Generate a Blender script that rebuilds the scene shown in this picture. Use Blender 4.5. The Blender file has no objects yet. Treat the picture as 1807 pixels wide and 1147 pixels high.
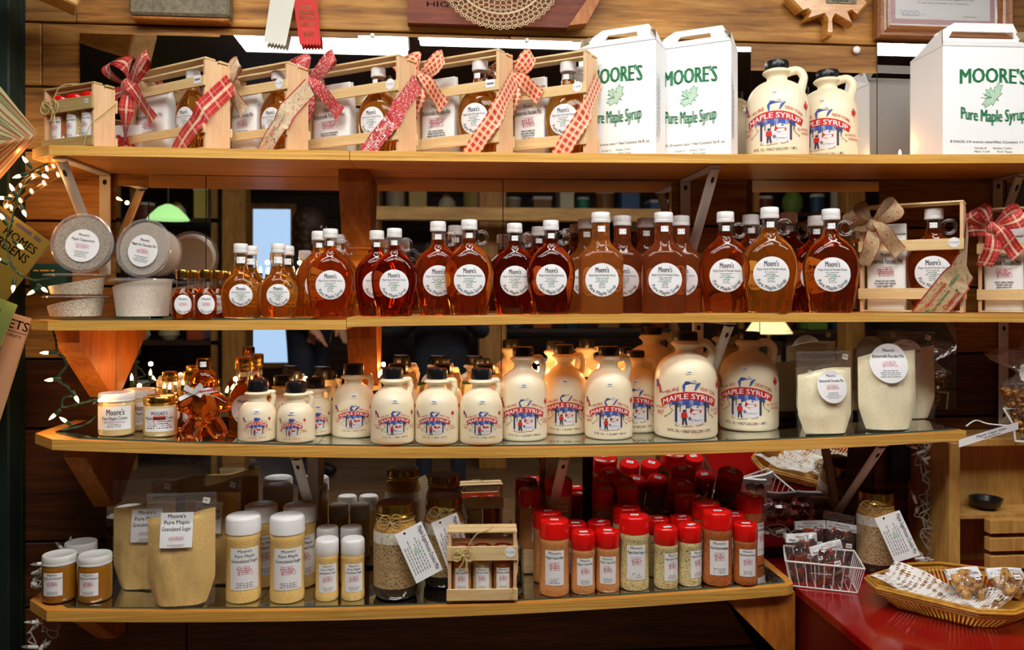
import bpy, math, random
from mathutils import Vector, Matrix, noise
from mathutils.geometry import tessellate_polygon
R = math.radians
PI = math.pi
rnd = random.Random(7)
scene = bpy.context.scene
COL = scene.collection

# ---------------------------------------------------------------- camera
F = 1425.0                      # focal length in pixels of the 1807 px frame
YAW = R(5.0)
CAMY, CAMZ = -2.18, 1.25
HOR = 525.0                     # horizon row
cam = bpy.data.cameras.new('camera')
camo = bpy.data.objects.new('camera', cam)
COL.objects.link(camo)
camo.location = (0, CAMY, CAMZ)
camo.rotation_euler = (R(90), 0, -YAW)
cam.sensor_width = 36
cam.lens = 36 * F / 1807
cam.shift_y = -(573.5 - HOR) / 1807
cam.clip_start = 0.05
cam.dof.use_dof = True
cam.dof.focus_distance = 1.95
cam.dof.aperture_fstop = 4.0
scene.camera = camo

# ---------------------------------------------------------------- world, exposure
w = bpy.data.worlds.new('world')
scene.world = w
w.use_nodes = True
w.node_tree.nodes['Background'].inputs[0].default_value = (0.5, 0.6, 0.8, 1)
w.node_tree.nodes['Background'].inputs[1].default_value = 0.15
vs = scene.view_settings
vs.view_transform = 'Standard'
vs.look = 'None'
vs.gamma = 1
vs.use_curve_mapping = False
vs.exposure = 0.6
FLUO = 9.0                     # strength of the fluorescent fixtures on the ceiling
NEAR = 18.5                     # strength of the row right above the shelves
cy = scene.cycles
cy.max_bounces = 14
cy.transmission_bounces = 10
cy.glossy_bounces = 8
cy.diffuse_bounces = 4
cy.transparent_max_bounces = 24
cy.sample_clamp_indirect = 4
cy.blur_glossy = 0.6
cy.caustics_reflective = True
cy.caustics_refractive = True

# ---------------------------------------------------------------- projection helpers (where things stand in the place)
def ray(px):
    a = (px - 903.5) / F
    return math.sin(YAW) + a * math.cos(YAW), math.cos(YAW) - a * math.sin(YAW)
def X_(px, Y):
    dx, dy = ray(px)
    return (Y - CAMY) * dx / dy
def dep(px, Y):
    return (Y - CAMY) / ray(px)[1]
def Z_(px, py, Y):
    return CAMZ + (HOR - py) * dep(px, Y) / F
def P(px, py, Y):
    return Vector((X_(px, Y), Y, Z_(px, py, Y)))
def G(px, py, z):
    d = (CAMZ - z) * F / (py - HOR)
    dx, dy = ray(px)
    return Vector((d * dx, CAMY + d * dy, z))
def m(n, px, Y):
    return n * dep(px, Y) / F

# ---------------------------------------------------------------- tags
def tag(o, label=None, cat=None, group=None, kind=None):
    if label: o['label'] = label
    if cat: o['category'] = cat
    if group: o['group'] = group
    if kind: o['kind'] = kind
    return o
def empty(name, loc=(0, 0, 0), rz=0.0, label=None, cat=None, group=None, kind=None):
    o = bpy.data.objects.new(name, None)
    COL.objects.link(o)
    o.location = loc
    o.rotation_euler = (0, 0, rz)
    o.empty_display_size = 0.02
    return tag(o, label, cat, group, kind)
def copy_tree(o, parent=None):
    c = o.copy()
    COL.objects.link(c)
    c.parent = parent
    for ch in [x for x in o.children]:
        copy_tree(ch, c)
    return c
USED = set()
def put(proto, loc, label, rz=0.0, s=1.0, group=None, mats=None, face=0.8):
    """the first call moves the built thing itself, later calls copy it with its parts"""
    if proto.name in USED:
        o = copy_tree(proto)
    else:
        USED.add(proto.name)
        o = proto
    o.location = loc
    o.rotation_euler = (0, 0, rz - face * math.atan2(loc[0], loc[1] - CAMY))   # goods are set out facing the customer
    o.scale = (s, s, s)
    o['label'] = label
    if group: o['group'] = group
    elif 'group' in o: del o['group']
    if mats:
        for ch in o.children:
            k = ch.name.split('.')[0]
            if k in mats:
                for sl in ch.material_slots[:1]:
                    sl.link = 'OBJECT'
                    sl.material = mats[k]
    return o

# ---------------------------------------------------------------- materials
MAT = {}
def newmat(name):
    x = bpy.data.materials.new(name)
    x.use_nodes = True
    MAT[name] = x
    return x, x.node_tree, x.node_tree.nodes['Principled BSDF']
def lin(c):
    return tuple((v / 12.92 if v <= 0.04045 else ((v + 0.055) / 1.055) ** 2.4) for v in c)
def hexc(h):
    return lin(tuple(int(h[i:i + 2], 16) / 255 for i in (0, 2, 4)))
def pm(name, col, rough=0.5, metal=0, trans=0, ior=1.45, coat=0, emit=None, es=0, spec=0.5, alpha=1, sss=0):
    x, nt, b = newmat(name)
    c = hexc(col) if isinstance(col, str) else col
    b.inputs['Base Color'].default_value = (*c, 1)
    b.inputs['Roughness'].default_value = rough
    b.inputs['Metallic'].default_value = metal
    b.inputs['Transmission Weight'].default_value = trans
    b.inputs['IOR'].default_value = ior
    b.inputs['Coat Weight'].default_value = coat
    b.inputs['Coat Roughness'].default_value = 0.08
    b.inputs['Specular IOR Level'].default_value = spec
    b.inputs['Alpha'].default_value = alpha
    if sss:
        b.inputs['Subsurface Weight'].default_value = sss
        b.inputs['Subsurface Scale'].default_value = 0.01
    if emit:
        e = hexc(emit) if isinstance(emit, str) else emit
        b.inputs['Emission Color'].default_value = (*e, 1)
        b.inputs['Emission Strength'].default_value = es
    return x
def N(nt, t, **kw):
    n = nt.nodes.new(t)
    for k, v in kw.items():
        if k.startswith('i_'):
            n.inputs[int(k[2:])].default_value = v
        else:
            setattr(n, k, v)
    return n
def ramp(nt, stops):
    r = nt.nodes.new('ShaderNodeValToRGB')
    e = r.color_ramp.elements
    while len(e) < len(stops): e.new(0.5)
    for i, (p, c) in enumerate(stops):
        e[i].position = p
        cc = hexc(c) if isinstance(c, str) else c
        e[i].color = (*cc, 1)
    return r
def wood(name, c0, c1, c2, sc=(1.5, 22, 22), rough=0.6, coat=0, knots=0.35, bump=0.25, board=False, detail=6):
    """sc: noise scale along x, y, z of the object; the grain runs along the small one"""
    x, nt, b = newmat(name)
    L = nt.links
    tc = N(nt, 'ShaderNodeTexCoord')
    mp = N(nt, 'ShaderNodeMapping')
    mp.inputs['Scale'].default_value = sc
    L.new(tc.outputs['Object'], mp.inputs['Vector'])
    vec = mp.outputs[0]
    if board:
        at = N(nt, 'ShaderNodeAttribute', attribute_name='bv')
        ad = N(nt, 'ShaderNodeVectorMath', operation='ADD')
        ml = N(nt, 'ShaderNodeVectorMath', operation='SCALE')
        ml.inputs['Scale'].default_value = 37
        L.new(at.outputs['Vector'], ml.inputs[0])
        L.new(vec, ad.inputs[0]); L.new(ml.outputs[0], ad.inputs[1])
        vec = ad.outputs[0]
    n1 = N(nt, 'ShaderNodeTexNoise')
    n1.inputs['Scale'].default_value = 1.0
    n1.inputs['Detail'].default_value = detail
    n1.inputs['Roughness'].default_value = 0.65
    n1.inputs['Distortion'].default_value = 1.2
    L.new(vec, n1.inputs['Vector'])
    n2 = N(nt, 'ShaderNodeTexNoise')
    n2.inputs['Scale'].default_value = 7.0
    n2.inputs['Detail'].default_value = 3
    L.new(vec, n2.inputs['Vector'])
    mx = N(nt, 'ShaderNodeMix', data_type='FLOAT')
    mx.inputs[0].default_value = 0.3
    L.new(n1.outputs['Fac'], mx.inputs[2]); L.new(n2.outputs['Fac'], mx.inputs[3])
    r = ramp(nt, [(0.30, c0), (0.5, c1), (0.68, c2)])
    L.new(mx.outputs[0], r.inputs[0])
    col = r.outputs[0]
    if knots:
        v = N(nt, 'ShaderNodeTexNoise')
        v.inputs['Scale'].default_value = 2.2
        v.inputs['Detail'].default_value = 2
        L.new(tc.outputs['Object'], v.inputs['Vector'])
        rr = ramp(nt, [(0.35, (1 - knots,) * 3), (0.65, (1.0, 1.0, 1.0))])
        L.new(v.outputs['Fac'], rr.inputs[0])
        mm = N(nt, 'ShaderNodeMix', data_type='RGBA', blend_type='MULTIPLY')
        mm.inputs[0].default_value = 1
        L.new(col, mm.inputs[6]); L.new(rr.outputs[0], mm.inputs[7])
        col = mm.outputs[2]
    if board:
        mm = N(nt, 'ShaderNodeMix', data_type='RGBA', blend_type='MULTIPLY')
        mm.inputs[0].default_value = 1
        rr = ramp(nt, [(0, (0.55, 0.52, 0.5)), (1, (1.15, 1.1, 1.05))])
        L.new(at.outputs['Fac'], rr.inputs[0])
        L.new(col, mm.inputs[6]); L.new(rr.outputs[0], mm.inputs[7])
        col = mm.outputs[2]
    L.new(col, b.inputs['Base Color'])
    b.inputs['Roughness'].default_value = rough
    b.inputs['Coat Weight'].default_value = coat
    b.inputs['Coat Roughness'].default_value = 0.25
    if bump:
        bp = N(nt, 'ShaderNodeBump')
        bp.inputs['Strength'].default_value = bump
        bp.inputs['Distance'].default_value = 0.003
        L.new(mx.outputs[0], bp.inputs['Height'])
        L.new(bp.outputs[0], b.inputs['Normal'])
    return x
def speckle(name, base, dots, scale=90, amt=0.45, rough=0.7, coat=0.0, base2=None, bump=0.3):
    """granular contents: base colour with specks"""
    x, nt, b = newmat(name)
    L = nt.links
    tc = N(nt, 'ShaderNodeTexCoord')
    v = N(nt, 'ShaderNodeTexVoronoi')
    v.inputs['Scale'].default_value = scale
    L.new(tc.outputs['Object'], v.inputs['Vector'])
    n = N(nt, 'ShaderNodeTexNoise')
    n.inputs['Scale'].default_value = scale * 0.35
    n.inputs['Detail'].default_value = 5
    L.new(tc.outputs['Object'], n.inputs['Vector'])
    rb = ramp(nt, [(0.35, base), (0.65, base2 or base)])
    L.new(n.outputs['Fac'], rb.inputs[0])
    rd = ramp(nt, [(amt - 0.02, (0, 0, 0)), (amt + 0.02, (1, 1, 1))])
    sp = N(nt, 'ShaderNodeSeparateColor')
    L.new(v.outputs['Color'], sp.inputs[0])
    L.new(sp.outputs[0], rd.inputs[0])
    mx = N(nt, 'ShaderNodeMix', data_type='RGBA')
    L.new(rd.outputs[0], mx.inputs[0])
    c = hexc(dots)
    mx.inputs[6].default_value = (*c, 1)
    L.new(rb.outputs[0], mx.inputs[7])
    L.new(mx.outputs[2], b.inputs['Base Color'])
    b.inputs['Roughness'].default_value = rough
    b.inputs['Coat Weight'].default_value = coat
    b.inputs['Coat Roughness'].default_value = 0.05
    if bump:
        bp = N(nt, 'ShaderNodeBump')
        bp.inputs['Strength'].default_value = bump
        bp.inputs['Distance'].default_value = 0.001
        L.new(n.outputs['Fac'], bp.inputs['Height'])
        L.new(bp.outputs[0], b.inputs['Normal'])
    return x
def clearmat(name, tint=(1, 1, 1), gloss=0.12, rough=0.05, milky=0.0, milkcol=(0.8, 0.8, 0.8), bump=0.0, bscale=30, edge=0.6):
    """thin clear plastic or glass: mostly transparent, shiny where it faces a light"""
    x, nt, b = newmat(name)
    L = nt.links
    out = nt.nodes['Material Output']
    tr = N(nt, 'ShaderNodeBsdfTransparent')
    tr.inputs[0].default_value = (*tint, 1)
    gl = N(nt, 'ShaderNodeBsdfGlossy')
    gl.inputs['Roughness'].default_value = rough
    lw = N(nt, 'ShaderNodeLayerWeight')
    lw.inputs['Blend'].default_value = 0.35
    mr = N(nt, 'ShaderNodeMapRange')
    mr.inputs['From Min'].default_value = 0; mr.inputs['From Max'].default_value = 1
    mr.inputs['To Min'].default_value = gloss; mr.inputs['To Max'].default_value = min(1, gloss + edge)
    L.new(lw.outputs['Fresnel'], mr.inputs['Value'])
    s1 = N(nt, 'ShaderNodeMixShader')
    L.new(mr.outputs[0], s1.inputs[0]); L.new(tr.outputs[0], s1.inputs[1]); L.new(gl.outputs[0], s1.inputs[2])
    last = s1.outputs[0]
    if milky:
        df = N(nt, 'ShaderNodeBsdfDiffuse')
        df.inputs[0].default_value = (*milkcol, 1)
        s2 = N(nt, 'ShaderNodeMixShader')
        s2.inputs[0].default_value = milky
        L.new(last, s2.inputs[1]); L.new(df.outputs[0], s2.inputs[2])
        last = s2.outputs[0]
    if bump:
        n = N(nt, 'ShaderNodeTexNoise')
        n.inputs['Scale'].default_value = bscale
        n.inputs['Detail'].default_value = 2
        tc = N(nt, 'ShaderNodeTexCoord')
        L.new(tc.outputs['Object'], n.inputs['Vector'])
        bp = N(nt, 'ShaderNodeBump')
        bp.inputs['Strength'].default_value = bump
        bp.inputs['Distance'].default_value = 0.01
        L.new(n.outputs['Fac'], bp.inputs['Height'])
        L.new(bp.outputs[0], gl.inputs['Normal'])
    L.new(last, out.inputs['Surface'])
    return x

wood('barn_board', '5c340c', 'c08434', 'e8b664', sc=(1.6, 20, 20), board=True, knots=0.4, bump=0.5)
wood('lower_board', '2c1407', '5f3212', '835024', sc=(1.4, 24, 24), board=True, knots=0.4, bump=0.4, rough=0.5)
wood('plywood_face', 'c07828', 'd68e36', 'e6a44c', sc=(1.0, 26, 26), knots=0.12, bump=0.05, rough=0.5, coat=0.2)
wood('plywood_edge', 'a06c22', 'e0a644', 'f4cc7c', sc=(2.0, 2, 260), knots=0.15, bump=0.3, rough=0.6)
wood('pine_slat', 'd9b076', 'e8c88e', 'f2dcac', sc=(4, 60, 60), knots=0.08, bump=0.05, rough=0.6)
wood('pine_upright', 'd4a474', 'e8bf92', 'f0cfa6', sc=(60, 60, 4), knots=0.06, bump=0.05, rough=0.6)
wood('greyed_slat', 'a08650', 'bfa468', 'cdb67e', sc=(4, 60, 60), knots=0.15, bump=0.05, rough=0.6)
wood('brace_wood', '8a4a12', 'b8691f', 'd08a38', sc=(14, 14, 3), knots=0.25, bump=0.15, rough=0.5)
wood('crate_red_wood', '4a1a08', '7c3414', '96481e', sc=(3, 40, 40), knots=0.2, bump=0.2)
wood('grey_weathered', '57503f', '8c8268', 'aaa084', sc=(60, 60, 60), knots=0.35, bump=0.6)
wood('grey_plank', '4f4330', '7d6c4e', '968466', sc=(2, 40, 40), knots=0.2, bump=0.6)
wood('plaque_wood', 'b06a22', 'd08f40', 'e0aa5e', sc=(8, 8, 60), knots=0.1, rough=0.25, coat=0.6)
wood('frame_oak', '6b3a18', '9c6030', 'b47a44', sc=(5, 50, 50), knots=0.1, rough=0.35, coat=0.4)
wood('cubby_wood', '9a6c28', 'c2924a', 'd6ab62', sc=(20, 20, 3), knots=0.15, rough=0.5, bump=0.1)
wood('room_timber', '1c0f06', '3a2210', '54351a', sc=(2, 20, 20), knots=0.4)
wood('post_timber', '80501e', 'b07a34', 'c6934c', sc=(16, 16, 2), knots=0.2)
wood('floor_wood', '5a4028', '82603e', '9c7850', sc=(1.2, 14, 14), knots=0.2, bump=0.1)
wood('beam_pine', 'a87838', 'cfa058', 'e0b878', sc=(3, 20, 20), knots=0.25)
wood('wicker', '9a5f16', 'd0952f', 'e6b355', sc=(8, 60, 60), knots=0.2, rough=0.4, coat=0.4)
pm('mirror_silver', (0.80, 0.80, 0.78), rough=0.006, metal=1)
pm('glass_edge', '3c5a50', rough=0.1)
pm('dark_back', '20150c', rough=0.9)
clearmat('clear_glass', (0.96, 0.97, 0.96), gloss=0.10, rough=0.02)
clearmat('pouch_film', (0.995, 0.995, 0.995), gloss=0.03, edge=0.12, rough=0.12, milky=0.03, milkcol=(0.95, 0.95, 0.93), bump=1.0, bscale=22)
clearmat('cellophane', (0.97, 0.97, 0.97), gloss=0.10, edge=0.4, rough=0.05, milky=0.03, bump=1.0, bscale=60)
clearmat('tub_plastic', (0.95, 0.95, 0.95), gloss=0.08, edge=0.35, rough=0.12, milky=0.14, milkcol=(0.75, 0.74, 0.72))
clearmat('sheet_plastic', (0.95, 0.95, 0.95), gloss=0.12, rough=0.06, milky=0.06)
pm('bracket_white', 'd8d4cc', rough=0.4)
pm('cream_plastic', 'f3e6c6', rough=0.34, coat=0.15)
pm('black_cap', '15161a', rough=0.3)
pm('white_cap', 'f4f4f4', rough=0.35)
pm('red_cap', 'e01410', rough=0.22, coat=0.4)
pm('gold_metal', 'c9a24e', rough=0.25, metal=1)
pm('bronze_lid', '8a5a24', rough=0.22, metal=1)
pm('white_lid', 'e8e8e4', rough=0.3, coat=0.3)
pm('paper', 'f4f4f2', rough=0.7)
pm('paper_grey', 'd6d3cc', rough=0.8)
pm('label_white', 'f2f4f6', rough=0.5)
pm('ink', '1a1a1c', rough=0.6)
pm('ink_grey', '75757a', rough=0.7)
pm('ink_red', 'c8281e', rough=0.6)
pm('ink_pink', 'c47a90', rough=0.6)
pm('ink_green', '1b7a4a', rough=0.6)
pm('ink_pale_green', 'b9d8c0', rough=0.6)
pm('ink_blue', '3a58ac', rough=0.6)
pm('ink_tree', '3d3a4e', rough=0.6)
pm('ink_snow', 'e4e2e4', rough=0.6)
pm('ink_white', 'fbfbfb', rough=0.6)
pm('ink_gold', 'e8c860', rough=0.4)
pm('carton', 'f4f6f8', rough=0.55)
pm('carton_inside', 'a8916e', rough=0.8)
pm('green_post', '10261c', rough=0.6)
pm('wire_green', '123a26', rough=0.45)
pm('wire_white', 'bdbdb4', rough=0.45)
pm('wire_coat', 'e8e8e4', rough=0.3)
pm('twine', 'b39a64', rough=0.8)
pm('raffia', 'cdb87e', rough=0.7)
pm('bulb_lit', 'ffcf80', rough=0.3, emit=(1.0, 0.58, 0.22), es=9)
clearmat('bulb_off', (0.9, 0.92, 0.92), gloss=0.2, rough=0.03, milky=0.15)
pm('counter_red', '8c0e0c', rough=0.16, coat=0.3)
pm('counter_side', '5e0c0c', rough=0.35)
pm('lace_white', 'eceae4', rough=0.9)
pm('lace_cream', 'e6d4a8', rough=0.9)
pm('wax', 'c69050', rough=0.5)
pm('lamp_fixture', 'f4f4f4', emit=(1.0, 0.97, 0.92), es=FLUO)
pm('lamp_near', 'f4f4f4', emit=(1.0, 0.97, 0.92), es=NEAR)
pm('fixture_body', 'c8c8c8', rough=0.5)
pm('mustard', '9c6418', rough=0.3, coat=1)
pm('creme', 'd9be84', rough=0.3, coat=1)
def amber(name, col, rough=0.01, ior=1.40, back=None, bmix=0.25):
    x, nt, b = newmat(name)
    L = nt.links
    b.inputs['Base Color'].default_value = (*col, 1)
    b.inputs['Roughness'].default_value = rough
    b.inputs['Transmission Weight'].default_value = 1
    b.inputs['IOR'].default_value = ior
    if back:   # syrup scatters a little of its own colour
        df = N(nt, 'ShaderNodeBsdfDiffuse')
        df.inputs[0].default_value = (*back, 1)
        ms = N(nt, 'ShaderNodeMixShader')
        ms.inputs[0].default_value = bmix
        L.new(b.outputs[0], ms.inputs[1]); L.new(df.outputs[0], ms.inputs[2])
        L.new(ms.outputs[0], nt.nodes['Material Output'].inputs['Surface'])
    return x
amber('syrup_golden', (0.95, 0.44, 0.07), back=(0.5, 0.18, 0.02), bmix=0.14)
amber('syrup_amber', (0.92, 0.27, 0.03), back=(0.26, 0.05, 0.008), bmix=0.13)
amber('syrup_dark', (0.78, 0.13, 0.02), back=(0.12, 0.015, 0.003), bmix=0.12)
amber('syrup_hazy', (0.88, 0.36, 0.08), rough=0.05, back=(0.45, 0.15, 0.03), bmix=0.30)
amber('syrup_hazy_dark', (0.78, 0.22, 0.05), rough=0.05, back=(0.28, 0.07, 0.02), bmix=0.30)
speckle('pancake_powder', 'faf0c6', 'f2e4b2', 500, 0.1, base2='fdf6d8')
speckle('sugar_tan', 'e6be6a', 'd0a450', 900, 0.12, base2='f0cc82', coat=0.3)
speckle('cappuccino_powder', 'c9b9a2', '8a7460', 900, 0.35, base2='d8cbb6')
speckle('chocolate_powder', 'd8ccbc', 'c2b4a0', 900, 0.3, base2='e2d8ca')
speckle('cajun_spice', 'd28c4a', 'a86030', 900, 0.2, base2='d89858', coat=1)
speckle('garlic_spice', 'd8c486', '5c5230', 620, 0.16, base2='dccb94', coat=1)
speckle('barbecue_spice', 'b45e1e', '7c3812', 900, 0.3, base2='c87430', coat=1)
speckle('oats', 'b09468', '6c5434', 520, 0.25, base2='c4a878', coat=1)
speckle('brown_sugar', 'b88638', '96682a', 600, 0.35, base2='c89848', coat=1)
speckle('flour', 'd8d2c2', 'c8c2b0', 150, 0.3, base2='e4e0d2', coat=1)
speckle('choc_chips', '2c1a12', '120a08', 200, 0.5, base2='38241a', coat=1)
speckle('maple_candy', 'b8843c', '9c6a2a', 160, 0.3, base2='cc9a50', rough=0.5)
speckle('hard_candy', '8c3418', '5c1c0c', 60, 0.4, base2='a84a22', rough=0.2, coat=1)
speckle('popcorn', '9c6424', '6a3c10', 200, 0.4, base2='c08838', rough=0.4, coat=0.5)

def plaid(name, base, stripes, doodle=None):
    """stripes: (axis, lo, hi, colour, amount); u across 0..1, v along in ribbon widths"""
    x, nt, b = newmat(name)
    L = nt.links
    uv = N(nt, 'ShaderNodeUVMap')
    sp = N(nt, 'ShaderNodeSeparateXYZ')
    L.new(uv.outputs[0], sp.inputs[0])
    fr = {}
    for k, ax in (('u', 0), ('v', 1)):
        f = N(nt, 'ShaderNodeMath', operation='FRACT')
        L.new(sp.outputs[ax], f.inputs[0])
        fr[k] = f.outputs[0]
    rgb = N(nt, 'ShaderNodeRGB')
    rgb.outputs[0].default_value = (*hexc(base), 1)
    col = rgb.outputs[0]
    for ax, lo, hi, c, amt in stripes:
        g = N(nt, 'ShaderNodeMath', operation='GREATER_THAN'); g.inputs[1].default_value = lo
        l = N(nt, 'ShaderNodeMath', operation='LESS_THAN'); l.inputs[1].default_value = hi
        mu = N(nt, 'ShaderNodeMath', operation='MULTIPLY')
        m2 = N(nt, 'ShaderNodeMath', operation='MULTIPLY'); m2.inputs[1].default_value = amt
        L.new(fr[ax], g.inputs[0]); L.new(fr[ax], l.inputs[0])
        L.new(g.outputs[0], mu.inputs[0]); L.new(l.outputs[0], mu.inputs[1])
        L.new(mu.outputs[0], m2.inputs[0])
        mx = N(nt, 'ShaderNodeMix', data_type='RGBA')
        mx.inputs[7].default_value = (*hexc(c), 1)
        L.new(m2.outputs[0], mx.inputs[0]); L.new(col, mx.inputs[6])
        col = mx.outputs[2]
    for dc, sc_, lo, hi in (doodle or []):   # printed scrolls and snowflakes
        nz = N(nt, 'ShaderNodeTexNoise'); nz.inputs['Scale'].default_value = sc_; nz.inputs['Detail'].default_value = 0; nz.inputs['Distortion'].default_value = 1.5
        L.new(uv.outputs[0], nz.inputs['Vector'])
        g = N(nt, 'ShaderNodeMath', operation='GREATER_THAN'); g.inputs[1].default_value = lo
        l = N(nt, 'ShaderNodeMath', operation='LESS_THAN'); l.inputs[1].default_value = hi
        mu = N(nt, 'ShaderNodeMath', operation='MULTIPLY')
        L.new(nz.outputs['Fac'], g.inputs[0]); L.new(nz.outputs['Fac'], l.inputs[0]); L.new(g.outputs[0], mu.inputs[0]); L.new(l.outputs[0], mu.inputs[1])
        mx = N(nt, 'ShaderNodeMix', data_type='RGBA'); mx.inputs[7].default_value = (*hexc(dc), 1)
        L.new(mu.outputs[0], mx.inputs[0]); L.new(col, mx.inputs[6]); col = mx.outputs[2]
    L.new(col, b.inputs['Base Color'])
    b.inputs['Roughness'].default_value = 0.6
    b.inputs['Sheen Weight'].default_value = 0.2
    return x
plaid('ribbon_plaid', 'c01c20', [('u', .42, .58, 'ecd2b0', .85), ('u', .20, .23, 'e8b89a', .6), ('u', .77, .80, 'e8b89a', .6), ('v', .45, .58, 'ecd2b0', .45), ('v', .2, .23, 'e8b89a', .4), ('v', .78, .82, '8a1014', .7)])
plaid('ribbon_gingham', 'd23028', [('u', .06, .2, 'f0d2a6', .8), ('u', .4, .52, 'f0d2a6', .8), ('u', .75, .9, 'f0d2a6', .8), ('v', .05, .2, 'f0d2a6', .7), ('v', .38, .5, 'f0d2a6', .7), ('v', .7, .85, 'f0d2a6', .7)])
plaid('ribbon_red', 'c8161c', [('u', 0, .05, '8c0c10', 1), ('u', .95, 1, '8c0c10', 1)], [('f4e8e4', 5.0, .49, .515), ('f4e8e4', 8.0, .66, 1)])
plaid('ribbon_burlap', 'dcc8a4', [('u', 0, .06, 'b01c20', 1), ('u', .94, 1, 'b01c20', 1)], [('3c6c3c', 6.0, .49, .515), ('b82424', 5.0, .61, .66)])
plaid('ribbon_tan', 'b9a077', [('u', 0, .05, 'a01c20', 1), ('u', .95, 1, 'a01c20', 1)], [('3c5c34', 6.0, .49, .52), ('a82424', 5.0, .60, .65)])
plaid('ribbon_zigzag', 'f0ece4', [('v', 0, .5, 'f0ece4', 0)])
plaid('satin_white', 'e6e8da', [])
plaid('satin_red', 'd8201c', [])
plaid('neon_green', '58c030', [])

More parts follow.
